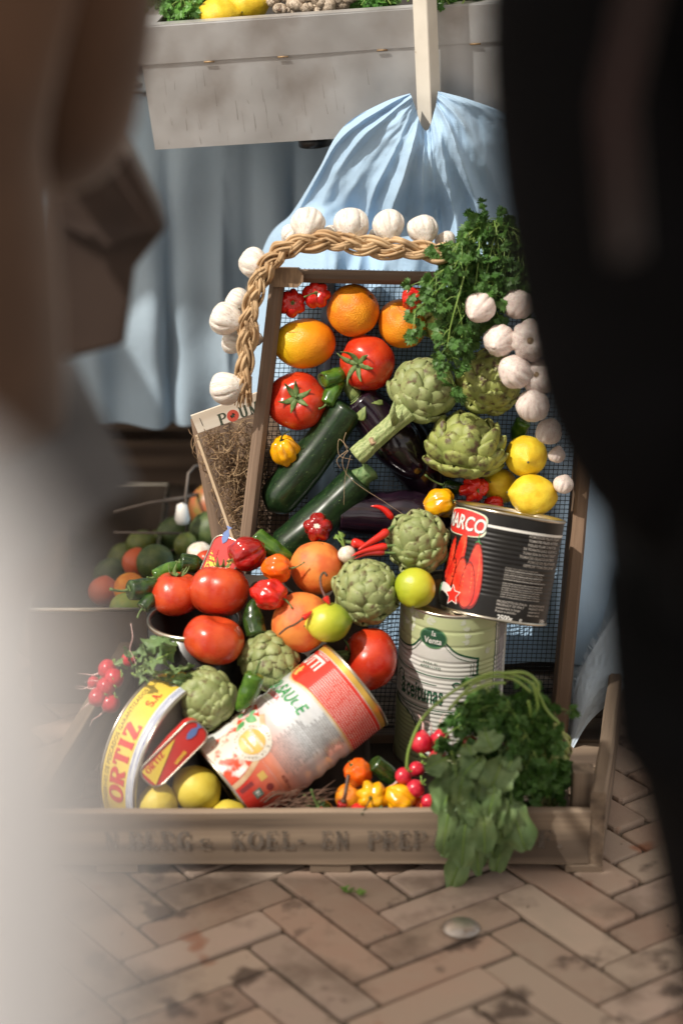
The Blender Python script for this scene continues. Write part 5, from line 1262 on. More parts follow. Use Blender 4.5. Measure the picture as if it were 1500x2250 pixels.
# wrinkled lantern peppers
GB = 'wrinkled lantern peppers'
for (px, py, r, w, ax, d, m, kw, lab) in (
    (641, 666, 32, 'M', (.1, -.10, .95), .03, M_RED, dict(lobes=7, depth_=.20, stem=.35, rz=.75, wr=.06), 'flat ribbed red pepper in the upper left crate corner, leftmost of the pair'),
    (695, 648, 32, 'M', (-.02, .1, .95), .03, M_RED, dict(lobes=6, depth_=.20, stem=.9, rz=.8, bend=1, wr=.06), 'flat ribbed red pepper with hanging stem, beside the round orange'),
    (905, 655, 25, 'M', (.5, .5, .3), .055, M_RED, dict(lobes=4, wr=.2, rz=1.05, stem=.4), 'small lumpy red pepper resting on the orange near the parsley'),
    (627, 992, 33, 'M', (-.25, .75, .5), .035, M_YPEP, dict(lobes=6, depth_=.26, rz=1.05, stem=.9, bend=1.1, stemm='d'), 'ribbed yellow pepper with dark stem, left of the upper zucchini'),
    (965, 1107, 34, 'M', (.9, .2, .3), .045, M_YPEP, dict(lobes=3, depth_=.2, rz=1.05, stem=.6), 'smooth orange yellow pepper left of the black can top'),
    (1040, 1074, 32, 'M', (.35, -.05, .95), .050, M_RED, dict(lobes=4, depth_=.32, rz=.9, stem=.25, wr=.22), 'bright red knobbly pepper in front of the lemons'),
    (1085, 1106, 18, 'M', (.95, .0, .2), .052, M_RED, dict(lobes=3, rz=1.2, stem=.5), 'tiny red pepper squeezed between the lemons and the black can rim'),
    (698, 1159, 33, 'Q', (-.08, .15, .97), .010, M_DRED, dict(lobes=5, depth_=.24, rz=1.0, stem=0, stemm='w'), 'dark red pepper with pale cut stem sitting on the upper grapefruit'),
    (543, 1216, 40, 'Q', (-.7, -.3, .2), .020, M_DRED, dict(lobes=6, depth_=.16, rz=1.0, stem=.4), 'dark red ribbed pepper behind the big tomato on the tin'),
    (608, 1249, 33, 'Q', (.95, -.0, .15), .035, M_OPEP, dict(lobes=4, depth_=.2, rz=.95, stem=1.1, bend=.4), 'orange pepper with a curved stem in front of the upper grapefruit'),
    (591, 1306, 36, 'Q', (.85, -.25, .25), .045, M_RED, dict(lobes=3, depth_=.16, rz=1.05, stem=.8, wr=.16), 'bright red dented pepper below the orange pepper'),
    (788, 1698, 31, 'Q', (-.5, .5, .4), .0, M_OPEP, dict(lobes=3, depth_=.14, rz=1.05, stem=.5), 'orange red pepper at the lower end of the sauce can'),
    (817, 1750, 36, 'Q', (-.10, -.02, .98), .016, M_YPEP, dict(lobes=6, depth_=.24, rz=.8, stem=1.0, bend=1.0, stemm='d'), 'yellow ribbed pepper with dark stem facing forward at the front board'),
    (877, 1756, 34, 'Q', (.75, -.55, .15), .014, M_YPEP, dict(lobes=5, depth_=.22, rz=1.05, stem=.3, stemm='d'), 'pointed yellow pepper leaning right beside the radishes'),
    (925, 1772, 24, 'Q', (.2, .9, .2), -.004, M_OPEP, dict(lobes=4, rz=1, stem=.3), 'orange pepper almost hidden under the radishes'),
    (792, 1789, 24, 'Q', (-.9, .2, .2), .010, M_RED, dict(lobes=3, rz=1.3, stem=.5), 'red pepper peeping over the front board below the yellow pepper'),
):
    kw = dict(kw); st = kw.pop('stemm', None); t = root_at('lantern_pepper', lab, 'pepper', GB, px, py, r, w, ax, d, spin=random.uniform(0, 6))
    bonnet(t, m, ns(), stemm=(mat('dark_stem', (.03, .045, .015), rough=.5) if st == 'd' else M_WHT if st == 'w' else None), **kw)
# green peppers
GG = 'green peppers'
for (px, py, r, w, ax, d, m, L, kw, lab) in (
    (738, 822, 20, 'M', (-.72, -.35, .55), .030, M_GPEP, 2.0, dict(hole=True, stem=0), 'short green pepper with hollow cut end beside the stalked tomato'),
    (736, 862, 19, 'M', (-.55, -.75, .35), .036, M_GPEP, 1.9, dict(stem=.8), 'green pepper with thin tip pointing down at the zucchini top'),
    (601, 1201, 24, 'Q', (-.85, .5, .1), -.012, M_GPEP, 2.1, dict(stem=0), 'glossy green pepper behind the orange and dark red peppers'),
    (316, 1287, 25, 'Q', (-.9, -.25, .35), .005, M_DGPEP, 1.4, dict(stem=1.3), 'dark green pepper with long stem pointing left, over the blurred orange'),
    (333, 1322, 18, 'Q', (-.6, -.5, .4), -.004, M_DGPEP, 1.5, dict(stem=1.0), 'small dark green pepper hanging at the left tin rim'),
    (378, 1256, 19, 'Q', (-.92, -.3, .2), -.028, M_GPEP, 2.2, dict(stem=.6), 'long green pepper lying behind the left tomato'),
    (421, 1242, 23, 'Q', (-.8, .2, .5), -.032, M_DGPEP, 1.3, dict(stem=.3), 'dark green pepper behind the two tomatoes, under the sardine tin'),
    (458, 1247, 19, 'Q', (.3, .5, .4), -.032, M_DGPEP, 1.3, dict(stem=.2), 'short dark green pepper left of the upright sardine tin'),
    (561, 1357, 25, 'Q', (.10, -.96, .2), .012, M_DGPEP, 1.7, dict(stem=1.7), 'dark green pepper with a long stem pointing down between tomato and grapefruit'),
    (541, 1521, 24, 'Q', (.42, .88, .2), .052, M_GPEP, 2.0, dict(stem=1.0), 'smooth green pepper lying on the artichokes left of the sauce can'),
    (1140, 950, 20, 'M', (.3, .8, .3), .015, M_GPEP, 1.4, dict(stem=1.2), 'green pepper with curved stem behind the top lemon'),
    (1003, 1074, 16, 'M', (-.95, .25, .2), .030, M_DGPEP, 1.9, dict(stem=2.4), 'dark green pepper with a long stem between artichoke and red pepper'),
    (848, 1704, 22, 'Q', (-.65, .65, .2), -.006, M_DGPEP, 2.0, dict(stem=0), 'dark green pepper at the foot of the olive can'),
    (716, 1774, 19, 'Q', (-.7, .4, .5), .006, M_DGPEP, 1.2, dict(stem=.4), 'very dark small pepper at the front board left of the yellow peppers'),
    (684, 1780, 15, 'Q', (-.2, .9, .3), .0, M_DGPEP, 1.2, dict(stem=1.2), 'very dark small pepper with upright stem under the sauce can'),
):
    t = root_at('green_pepper', lab, 'pepper', GG, px, py, r, w, ax, d, spin=random.uniform(0, 6))
    jalapeno(t, m, L, ns(), **kw)
# artichokes
GA = 'artichokes'
for (px, py, r, w, ax, d, m, kw, lab, sp) in (
    (928, 858, 76, 'M', (.50, .62, .42), .020, M_ART, dict(stalk=0, open_=.08, rz=1.0, layers=7), 'pale green artichoke with a thick cut stalk pointing down left', .2),
    (1073, 842, 72, 'M', (.25, .62, .55), .012, M_ART2, dict(open_=.12, rz=1.1), 'yellowish blotched artichoke below the parsley, beside the garlic string', 1.3),
    (985, 700, 62, 'M', (-.2, -.55, .5), -.010, M_ART2, dict(open_=.16, rz=1.0), 'shaded artichoke behind the hanging parsley at the crate top', .5),
    (1020, 985, 84, 'M', (.06, .86, .35), .022, M_ART2, dict(open_=.28, rz=.92, layers=8), 'upright open artichoke with spread outer bracts, left of the top lemon', .9),
    (920, 1192, 68, 'Q', (-.35, .45, .70), .012, M_ART, dict(open_=.17, rz=1.12), 'light green artichoke left of the black can above the round lime', .1),
    (803, 1300, 76, 'Q', (.30, .42, .72), .010, M_ART, dict(open_=.09, rz=.98, layers=8), 'broad pale artichoke with a brown flecked crown, right of the grapefruits', 2.2),
    (452, 1535, 72, 'Q', (-.65, .45, .45), .016, M_ART, dict(open_=.07, rz=1.0), 'pale green artichoke above the small sardine tin', .6),
    (592, 1452, 66, 'Q', (.30, -.55, .55), -.014, M_ART, dict(open_=.08, rz=1.15), 'artichoke lying behind the slanting sauce can, below the grapefruit', 1.9),
    (1190, 1650, 66, 2.80, (.35, -.2, .8), 0, M_ART2, dict(open_=.12, rz=1.0), 'brownish artichoke hidden in the parsley at the right crate corner', .4),
    (1195, 1760, 34, 2.80, (-.6, .8, .1), 0, M_ART, dict(open_=.05, rz=.9, stalk=0), 'small artichoke end beside the wooden corner post', .4),
):
    t = root_at('artichoke', lab, 'artichoke', GA, px, py, r / 1.06, w, ax, d, spin=sp)
    artichoke(t, ns(), m, **kw)
    if px == 928:
        # its stalk runs down to the left
        A = onM(880, 915, .085); B = onM(783, 1003, .080); inv = t.matrix_basis.inverted(); mb = MB()
        n = 22; pts = [A.lerp(B, i / n) for i in range(-4, n + 1)]
        mb.tube(pts, [m_of(26 - 5 * min(1, i / 8) + 1.5 * (i > 20), A) for i in range(len(pts))], 40)
        for i, v in enumerate(mb.v):
            q = pts[min(i // 40, len(pts) - 1)]; a = i % 40; mb.v[i] = q + (v - q) * (1 + .055 * math.cos(a * 2 * math.pi / 40 * 10 + .3 * math.sin(i // 40 * .3)) + .05 * nz(v.x * 60, v.y * 60, v.z * 20))
        mb.tube([onM(868, 930, .10), onM(862, 905, .115), onM(866, 880, .112)], [.007, .006, .001], 8, flat=.5)
        mb.v = [inv @ Vector(v) for v in mb.v]
        mb.build('stalk', M_ARTSTEM, t)
        mb = MB()
        mb.tube([onM(815, 965, .101), onM(818, 975, .108), onM(826, 972, .112)], [.004, .0035, .001], 6)
        mb.v = [inv @ Vector(v) for v in mb.v]; mb.build('bud_scar', M_ROOT, t)
# zucchini
for (A, B, r, lab, st) in (((588, 1122), (766, 892), 46, 'dark green zucchini lying diagonally above the other one in the leaning crate', False), ((608, 1222), (790, 1052), 47, 'dark green zucchini with ridged stem, lower of the two, behind the dark red pepper', True)):
    a = onM(*A, .040 + (.0 if not st else .012)); b = onM(*B, .046 + (.0 if not st else .006)); c = (a + b) / 2; s = m_of(r, c); L = (b - a).length / 2 / s
    t = thing('zucchini', lab, 'zucchini', 'zucchini', mtx=frame(c, (b - a), cT, s, 0)); zucchini(t, L, ns(), st)
# eggplants
for (A, B, r, off, cap, lab) in (((925, 1050), (782, 872), 58, .035, True, 'dark eggplant with green cap, its end under the artichoke stalk'), ((1010, 1150), (738, 1128), 60, .045, False, 'glossy black eggplant lying across below the zucchini stem'), ((950, 1100), (850, 890), 64, .008, False, 'black eggplant in the shade behind the artichoke stalk')):
    a = onM(*A, off); b = onM(*B, off); c = (a + b) / 2; s = m_of(r, c); L = (b - a).length / 2 / s
    t = thing('eggplant', lab, 'eggplant', 'eggplants', mtx=frame(c, (b - a), cT, s, .5)); eggplant(t, L, ns(), cap)
# thin red chillies
def world_chili(lab, pts, r, Yf, m=M_RED, stem=None, stemm=None):
    w = [Yf(px, py) for px, py in pts]; sw = [Yf(px, py) for px, py in stem] if stem else None
    o = w[0]; t = thing('chili', lab, 'chili', 'thin red chillies', loc=o)
    chili(t, [p - o for p in w], m_of(r, o), m, [p - o for p in sw] if sw else None, stemm)
q = lambda off: (lambda px, py: onQ(px, py, off))
mm_ = lambda off: (lambda px, py: onM(px, py, off))
PUR = mat('purple_stem', (.10, .025, .02), (.06, .05, .02), scale=30, rough=.5)
world_chili('curved thin red chilli on the black eggplant, tip pointing left', [(862, 1140), (848, 1123), (832, 1114), (814, 1112)], 8, mm_(.10), stem=[(861, 1139), (865, 1146), (866, 1156)])
world_chili('thin red chilli rising right towards the artichoke, uppermost of the bundle', [(852, 1166), (836, 1178), (812, 1192), (786, 1208)], 10, q(.038), stem=[(852, 1166), (858, 1160), (866, 1156)])
world_chili('short red chilli with green stem right of the white turnip', [(772, 1192), (790, 1196), (808, 1206), (822, 1214)], 11, q(.030), stem=[(773, 1192), (764, 1191), (756, 1188)])
world_chili('red chilli lying level in the bundle below the uppermost', [(850, 1200), (826, 1204), (800, 1210), (772, 1222)], 9, q(.034))
world_chili('dark red chilli lowest in the bundle above the broad artichoke', [(845, 1214), (822, 1214), (800, 1218), (778, 1228)], 8, q(.030), m=M_DRED)
world_chili('tiny red chilli with hooked black stem above the green lime', [(715, 1312), (719, 1320), (724, 1328)], 8, q(.062), stem=[(715, 1312), (706, 1292), (704, 1268), (712, 1258), (718, 1266)], stemm=PUR)
world_chili('tiny red chilli with straight dark stem across the lower grapefruit', [(666, 1359), (676, 1352), (686, 1342)], 7, q(.060), stem=[(666, 1359), (648, 1372), (630, 1380), (613, 1394)], stemm=PUR)
world_chili('dark red chilli with upright stem in front of the small orange', [(754, 1762), (750, 1772), (745, 1786)], 13, q(.034), m=M_DRED, stem=[(755, 1760), (758, 1745), (762, 1722), (765, 1703)], stemm=PUR)
world_chili('red chilli lying along the front board below the yellow pepper', [(790, 1782), (770, 1783), (745, 1788), (722, 1792)], 10, q(.020))
world_chili('little red chilli tip by the dark peppers at the front board', [(700, 1774), (704, 1782), (708, 1790)], 8, q(.022), m=M_DRED)
# white turnip and hanging radishes
t = root_at('small_turnip', 'tiny white turnip with clipped green top beside the red chillies', 'turnip', None, 762, 1218, 20, 'Q', (-.35, .9, .2), .025)
radish(t, 5, M_WHT, 1.0, 0)
m = MB(); rr = random.Random(1)
for k in range(6):
    a = rr.uniform(0, 6.28); m.tube([(0, 0, .8), (.15 * math.cos(a), .15 * math.sin(a), 1.5), (.4 * math.cos(a) - .1, .4 * math.sin(a), 2.2 + rr.uniform(-.2, .5))], [.16, .1, .05], 6)
    M = leaf_frame(Vector((.35 * math.cos(a) - .1, .35 * math.sin(a), 2.0)), Vector((rr.uniform(-.5, .5), rr.uniform(-.5, .5), 1)), rr); parsley_leaf(m, M, .55, rr)
m.build('clipped_top', M_LEAFL, t)
GRL = 'radishes at the left crate corner'
for k, (px, py, r, ax, d, lab) in enumerate((
    (238, 1470, 22, (.6, .3, .3), .02, 'small red radish, uppermost of the bunch left of the fish tin'),
    (252, 1490, 22, (.7, .2, .4), .03, 'red radish with a curling root just below the uppermost one'),
    (284, 1448, 17, (.7, .3, .3), .0, 'half hidden red radish under the radish leaves at left'),
    (234, 1508, 22, (.8, .2, .4), .028, 'red radish in the middle of the left bunch'),
    (216, 1532, 21, (.7, .5, .3), .024, 'red radish lowest on the left of the bunch'),
    (244, 1545, 22, (.5, .6, .3), .018, 'red radish against the yellow fish tin, lowest in the bunch'),
    (208, 1500, 15, (.7, .5, .3), .0, 'red radish at the far left, mostly behind its neighbours'))):
    t = root_at('radish', lab, 'radish', GRL, px, py, r, 'Q', ax, d); radish(t, ns(), None, 1.8, .3)
GRR = 'radishes of the bunch at the right'
for k, (px, py, r, ax, Y, lab) in enumerate((
    (925, 1632, 25, (-.1, -.6, .2), 2.795, 'bright red radish touching the olive can, upper left of its bunch'),
    (951, 1636, 19, (.1, -.8, .2), 2.81, 'red radish half behind the one touching the olive can'),
    (968, 1622, 20, (.1, -.8, .2), 2.79, 'red radish highest in the right bunch'),
    (960, 1668, 21, (-.5, -.3, .3), 2.775, 'red radish with a white root curving below it in the bunch'),
    (1033, 1636, 20, (-.1, -.5, .5), 2.77, 'single red radish lying in the parsley greens'),
    (886, 1705, 19, (.5, .5, .4), 2.765, 'red radish leftmost of the lower bunch, right of the green pepper'),
    (915, 1690, 18, (.5, .6, .1), 2.80, 'shaded red radish in the middle of the right bunch'),
    (912, 1733, 21, (.6, .5, .3), 2.755, 'red radish just above the pointed yellow pepper'),
    (942, 1762, 18, (.6, .6, .3), 2.745, 'red radish lowest at the front board beside hanging leaves'))):
    t = root_at('radish', lab, 'radish', GRR, px, py, r, Y, ax, 0); radish(t, ns(), None, 1.6, .4)

# ------------------------------------------------------------------ garlic braid and bulbs
M_STRAW = mat('braided_straw', (.40, .25, .125), (.52, .36, .20), scale=14, rough=.7, stretch=(1, 1, 1), c3=(.20, .12, .06), s3=46, t3=(.55, .72), bump=.0012, bscale=260)
braid = thing('garlic_braid', 'thick braid of dried garlic stalks over the top and left edge of the leaning crate', 'braid', loc=onM(600, 590, .10))
bp = [(1010, 555), (975, 556), (930, 552), (880, 547), (830, 541), (780, 536), (735, 531), (690, 530), (650, 538), (618, 556), (592, 580), (573, 612), (560, 650), (552, 690), (545, 730), (541, 775), (537, 820), (536, 862)]
bw = [onM(x, y, .098 if i < 9 else .09) + Vector((0, -.004, 0)) for i, (x, y) in enumerate(bp)]
n = 520; cl = [catmull(bw, i / n) for i in range(n + 1)]
Lb_ = sum((cl[i + 1] - cl[i]).length for i in range(n)); rbs = random.Random(6)
nper = Lb_ / .092
def braid_frame(i):
    t = (cl[min(i + 1, n)] - cl[max(i - 1, 0)]).normalized(); nn = (n_ - t * n_.dot(t)).normalized(); return t, t.cross(nn), nn
for k in range(3):
    mb = MB()
    for fb_ in range(7):
        dx, dy = rbs.uniform(-1, 1), rbs.uniform(-1, 1)
        while dx * dx + dy * dy > 1: dx, dy = rbs.uniform(-1, 1), rbs.uniform(-1, 1)
        pts = []; rs_ = []; o1 = rbs.uniform(0, 9)
        for i in range(0, n + 1, 2):
            t, sd, nn = braid_frame(i); a = 2 * math.pi * (nper * i / n + k / 3)
            w = .0086 * (1 - .2 * i / n + .18 * nz(i * .02, 3, 1)); c = cl[i] + sd * (w * math.sin(a)) + nn * (w * .55 * math.sin(2 * a))
            q = dx + .5 * nz(i * .02 + o1, fb_, k); u = dy + .5 * nz(i * .02 + o1, fb_ + 9, k)
            pts.append(c + sd * (q * .0066) + nn * (u * .0046)); rs_.append(.0023 + .0012 * nz(i * .05, fb_, o1))
        mb.tube(pts, rs_, 6, flat=2.1)
    local(braid, 'strand', mb, M_STRAW)
mb = MB()
for i in range(46):
    j = rbs.randint(10, n - 10); t, sd, nn = braid_frame(j); q0 = cl[j] + sd * rbs.uniform(-.008, .008) + nn * .008; dr = (t * rbs.uniform(-1, 1) + sd * rbs.uniform(-.6, .6) + nn * rbs.uniform(.1, .5)).normalized() * rbs.uniform(.006, .02)
    mb.tube([q0, q0 + dr * .5 + nn * .002, q0 + dr], [.0006, .0005, .0002], 4)
t, sd, nn = braid_frame(n)
for i in range(26):
    q0 = cl[n - 6] + sd * rbs.uniform(-.010, .010) + nn * rbs.uniform(-.005, .006); dr = t * rbs.uniform(.012, .024) + sd * rbs.uniform(-.005, .005)
    mb.tube([q0 - t * .02, q0, q0 + dr], [.0016, .0018, .0009], 4)
local(braid, 'loose_ends', mb, M_STRAW)
GGA = 'garlic bulbs of the braid'
for (px, py, r, ax, off, lab) in (
    (677, 491, 38, (-.15, -.75, .5), .085, 'white garlic bulb on the crate top, leftmost of the front row'),
    (641, 515, 24, (-.5, -.5, -.2), .060, 'garlic bulb peeking out behind the leftmost one on top'),
    (772, 491, 40, (.0, -.95, .25), .085, 'broad white garlic bulb, second of the front row on the crate top'),
    (729, 514, 22, (-.2, -.6, -.3), .055, 'small garlic bulb behind, between the first and second front bulbs'),
    (853, 494, 37, (.1, -.92, .25), .085, 'white garlic bulb, third of the front row on the crate top'),
    (826, 517, 18, (.2, -.6, -.3), .055, 'small garlic bulb behind, left of the third front bulb'),
    (928, 503, 34, (.25, -.85, .3), .085, 'white garlic bulb, fourth of the front row next to the parsley'),
    (978, 528, 23, (.4, -.6, 0), .070, 'garlic bulb at the right braid end beside the parsley'),
    (556, 578, 34, (.5, -.25, .25), .075, 'ribbed garlic bulb at the upper left braid corner'),
    (521, 661, 29, (.7, -.4, .1), .060, 'garlic bulb behind the braid, above the fat one on the left'),
    (495, 700, 37, (.80, -.35, .25), .085, 'fat shiny garlic bulb left of the braid, mid height'),
    (510, 750, 28, (.8, -.2, -.1), .055, 'garlic bulb tucked below the fat one'),
    (496, 853, 38, (.85, .1, .3), .090, 'garlic bulb at the lower end of the left braid'),
    (560, 745, 17, (.8, 0, -.1), .040, 'dim garlic bulb behind the braid, between it and the crate side')):
    t = thing('garlic_bulb', lab, 'garlic', GGA, mtx=frame(onM(px, py, off), cv(*ax), cT, m_of(r, onM(px, py, off)), random.uniform(0, 6)))
    garlic(t, ns(), M_GAR, cloves=random.choice((8, 9, 10)))
GGR = 'garlic bulbs of the right string'
for (px, py, r, ax, off, lab) in (
    (1054, 676, 31, (-.4, -.5, .5), .110, 'pinkish garlic bulb highest of the right string, left of the parsley stems'),
    (1136, 668, 33, (.2, .2, .5), .085, 'pinkish garlic bulb behind the parsley at the right edge'),
    (1098, 748, 33, (-.3, -.3, .6), .105, 'long garlic bulb under a parsley leaf in the right string'),
    (1165, 748, 42, (.1, .1, -.96), .112, 'large garlic bulb showing its round root plate'),
    (1131, 818, 34, (-.55, .45, .5), .112, 'garlic bulb left of the pair below the root plate one'),
    (1184, 830, 36, (.3, -.15, -.8), .105, 'garlic bulb right of the pair, half turned away'),
    (1170, 893, 33, (-.1, .6, .5), .110, 'garlic bulb hanging below the pair above the top lemon'),
    (1204, 950, 26, (.2, .7, .3), .085, 'small shaded garlic bulb beside the top lemon'),
    (1222, 1000, 17, (.2, .8, .2), .070, 'little dim garlic bulb between lemon and crate side'),
    (1236, 1066, 20, (.2, .7, .2), .060, 'lowest garlic bulb of the string, in shade by the right board')):
    p = onM(px, py, off + .035); t = thing('garlic_bulb', lab, 'garlic', GGR, mtx=frame(p, cv(*ax), cT, m_of(r * 1.12, p), random.uniform(0, 6)))
    garlic(t, ns(), M_GAR2, cloves=random.choice((8, 9, 10)))
# ------------------------------------------------------------------ bunches of greens
def sprig_tube(m, pts, r0, r1=None, n=5, seg=10):
    q = [catmull([Vector(p) for p in pts], i / seg) for i in range(seg + 1)]; r1 = r1 or r0 * .6
    m.tube(q, [r0 + (r1 - r0) * i / seg for i in range(seg + 1)], n); return q
def bunch(name, label, cat, base, stems, nleaf, s_leaf, seed, r=.0013, spread=.03, matl=M_LEAFD, f0=.25):
    """parsley: stems is a list of world-space paths; leaves grow along the outer part of each"""
    rr = random.Random(seed); t = thing(name, label, cat, None, loc=base); ms = MB(); ml = MB()
    for pts in stems:
        q = sprig_tube(ms, pts, r, r * .6)
        for k in range(nleaf):
            f = rr.uniform(f0, 1) ** .7; i = min(int(f * 10), 9); p = q[i].lerp(q[i + 1], f * 10 - i) if i < 10 else q[10]
            d = (q[min(i + 1, 10)] - q[i]).normalized(); o = Vector((rr.gauss(0, 1), rr.gauss(0, 1), rr.gauss(0, 1))).normalized() * spread * rr.uniform(.3, 1)
            o = o - n_ * min(0, o.dot(n_)) * .6
            e = p + o + d * spread * .4 + Vector((0, 0, -.3 * spread))
            sprig_tube(ms, [p, p + o * .5 + d * spread * .2, e], r * .55, r * .35, 4, 4)
            for j in range(3):
                M = leaf_frame(e + Vector((rr.gauss(0, .003), rr.gauss(0, .003), rr.gauss(0, .003))), (o.normalized() + d + Vector((rr.gauss(0, .5), rr.gauss(0, .5), rr.gauss(-.3, .4)))), rr, cR * rr.uniform(-1, 1) + cU * rr.uniform(-1, 1) + cT * rr.uniform(-.3, .3))
                parsley_leaf(ml, M, s_leaf * rr.uniform(.7, 1.25), rr)
    local(t, 'stems', ms, M_LEAFL); local(t, 'leaves', ml, matl, smooth=False); return t
rp = random.Random(31)
st = []
for k in range(26):      # upper bunch: from behind the top right corner over the board and down
    x0 = rp.uniform(1060, 1150); x2 = rp.uniform(985, 1165); yend = rp.uniform(560, 720) if k % 4 else rp.uniform(720, 800)
    xe = x2 + rp.uniform(-60, 20) if k % 4 else rp.uniform(965, 1040)
    st.append([onM(x0, rp.uniform(500, 560), .05), onM((x0 + x2) / 2, rp.uniform(480, 520), rp.uniform(.08, .12)), onM(x2, rp.uniform(540, 620), rp.uniform(.10, .135)), onM((x2 + xe) / 2, (600 + yend) / 2, rp.uniform(.10, .13)), onM(xe, yend, rp.uniform(.09, .125))])
st += [[onM(1040, 520, .1), onM(1000, 590, .15), onM(960, 640, .15), onM(905, 690, .14)], [onM(1050, 520, .1), onM(1010, 570, .15), onM(965, 600, .14), onM(925, 650, .13)], [onM(1040, 530, .12), onM(1010, 640, .16), onM(985, 740, .155), onM(985, 830, .14)], [onM(1100, 500, .1), onM(1050, 500, .13), onM(1015, 530, .14), onM(985, 545, .13)]]
bunch('parsley_bunch', 'bunch of flat parsley hanging over the upper right corner of the leaning crate', 'parsley', onM(1080, 540, .08), st, 14, .0135, 77, spread=.024, f0=.02)
st = []
for k in range(30):      # lower bunch at the right corner of the low crate
    cx, cy = 1120, 1640; a = rp.uniform(0, 6.28); R0 = rp.uniform(.3, 1)
    x1, y1 = cx + 120 * math.cos(a) * R0, cy + 125 * math.sin(a) * R0 - 15; dY = .06 * (1 - R0 * R0)
    st.append([P(1130 + rp.uniform(-30, 30), 1690, 2.82), P((1130 + x1) / 2, (1680 + y1) / 2 - 20, 2.80 - dY), P(x1, y1, 2.79 - dY), P(x1 + rp.uniform(-25, 25), y1 + rp.uniform(0, 60), 2.78 - dY)])
t_ = bunch('parsley_bunch', 'bushy bunch of parsley heaped on the right corner of the low crate', 'parsley', P(1130, 1690, 2.82), st, 12, .0125, 78, spread=.026)
ms = MB()
for pts in ([(893, 1690), (900, 1640), (935, 1570), (1010, 1510), (1090, 1478), (1165, 1500), (1200, 1560), (1228, 1590)], [(985, 1560), (1050, 1495), (1120, 1490), (1165, 1520)], [(1160, 1540), (1165, 1590), (1130, 1640), (1085, 1660)], [(1170, 1500), (1180, 1560), (1150, 1620), (1100, 1655)], [(1100, 1480), (1150, 1478), (1180, 1500), (1180, 1530)], [(1010, 1530), (1070, 1505), (1110, 1500)]):
    sprig_tube(ms, [P(x, y, 2.735) for x, y in pts], .0022, .0018, 7, 40)
local(t_, 'long_stems', ms, mat('bright_stem', (.22, .33, .07), (.30, .40, .11), scale=20, rough=.4))
# radish greens hanging over the front board
def greens(name, label, base, paths, seed, w=.017, m=M_LEAFR):
    rr = random.Random(seed); t = thing(name, label, 'radish greens', None, loc=base); ml = MB(); ms = MB()
    for i, (pts, ww) in enumerate(paths):
        broad_leaf(ml, pts, ww, rr, side=cR * rr.uniform(.6, 1) + cU * rr.uniform(-.5, .5) + cT * rr.uniform(-.3, .3)); sprig_tube(ms, [p + Vector((0, .0012, 0)) for p in pts], .0016, .0007, 5, 12)
    local(t, 'leaves', ml, m); local(t, 'stalks', ms, M_LEAFL); return t
rp = random.Random(44); pa = []
YF = 2.685
for (x0, y0, x1, y1, w) in ((1030, 1640, 970, 1780, .030), (1060, 1650, 1010, 1760, .02), (1040, 1650, 1075, 1760, .018), (1095, 1640, 1105, 1735, .030), (1060, 1680, 1080, 1820, .030), (1030, 1700, 965, 1885, .018), (1050, 1700, 1000, 1860, .02), (1080, 1720, 1090, 1885, .021), (1115, 1700, 1135, 1870, .026), (1120, 1700, 1110, 1915, .020), (1040, 1750, 1010, 1955, .020), (1050, 1760, 1040, 1925, .016), (1020, 1720, 990, 1935, .018), (1000, 1670, 940, 1690, .018), (1090, 1680, 1040, 1770, .024), (1070, 1660, 1030, 1700, .02), (1110, 1660, 1140, 1690, .02), (990, 1690, 950, 1790, .016), (1060, 1790, 1070, 1860, .022), (1090, 1760, 1130, 1840, .02), (1015, 1640, 1045, 1660, .018), (1060, 1600, 1075, 1650, .022), (1030, 1740, 1000, 1965, .015)):
    o = rp.uniform(-.012, .010); st_ = P(x0, y0, 2.74 + o)
    mid = P((x0 + x1) / 2, (y0 + y1) / 2 - 8, 2.695 + o); en = P(x1, y1, YF + o + (.01 if y1 > 1900 else 0))
    pa.append(([st_, st_.lerp(mid, .5) + Vector((0, -.006, .006)), mid, en + cR * rp.uniform(-.016, .016)], w * .98))
for k in range(26):
    x0 = rp.uniform(990, 1100); y0 = rp.uniform(1650, 1760); x1 = x0 + rp.uniform(-60, 50) + (x0 - 1040) * .3; y1 = y0 + rp.uniform(70, 190); o = rp.uniform(-.016, .012)
    if y1 > 1930: y1 = 1930 - rp.uniform(0, 40)
    st_ = P(x0, y0, 2.735 + o); mid = P((x0 + x1) / 2 + rp.uniform(-14, 14), (y0 + y1) / 2 - 10, 2.688 + o)
    pa.append(([st_, st_.lerp(mid, .5) + Vector((0, -.008, .008)), mid, P(x1, y1, YF + o + rp.uniform(-.004, .008)) + cR * rp.uniform(-.02, .02)], rp.uniform(.012, .021)))
greens('radish_greens', 'drooping radish leaves hanging over the front board at the right', P(1050, 1680, 2.74), pa, 5)
pa = []
for (x0, y0, x1, y1, w, d) in ((290, 1470, 350, 1400, .026, .02), (300, 1470, 385, 1430, .028, .03), (300, 1475, 400, 1475, .022, .025), (310, 1480, 330, 1420, .02, .01), (290, 1460, 285, 1430, .014, .01), (310, 1470, 375, 1400, .022, .0), (320, 1480, 425, 1465, .018, .01), (330, 1490, 420, 1490, .018, .02), (300, 1480, 345, 1455, .024, .04), (290, 1480, 320, 1490, .016, .04), (280, 1470, 262, 1450, .010, .02), (330, 1480, 380, 1505, .018, .0)):
    a = onQ(x0, y0, .015 + d * .4); b = onQ(x1, y1, .02 + d); pa.append(([a, a.lerp(b, .35) + cT * .012, a.lerp(b, .7) + cT * .014, b], w * .85))
greens('radish_greens', 'crumpled radish leaves above the round fish tin at the left', onQ(300, 1470, .01), pa, 8)
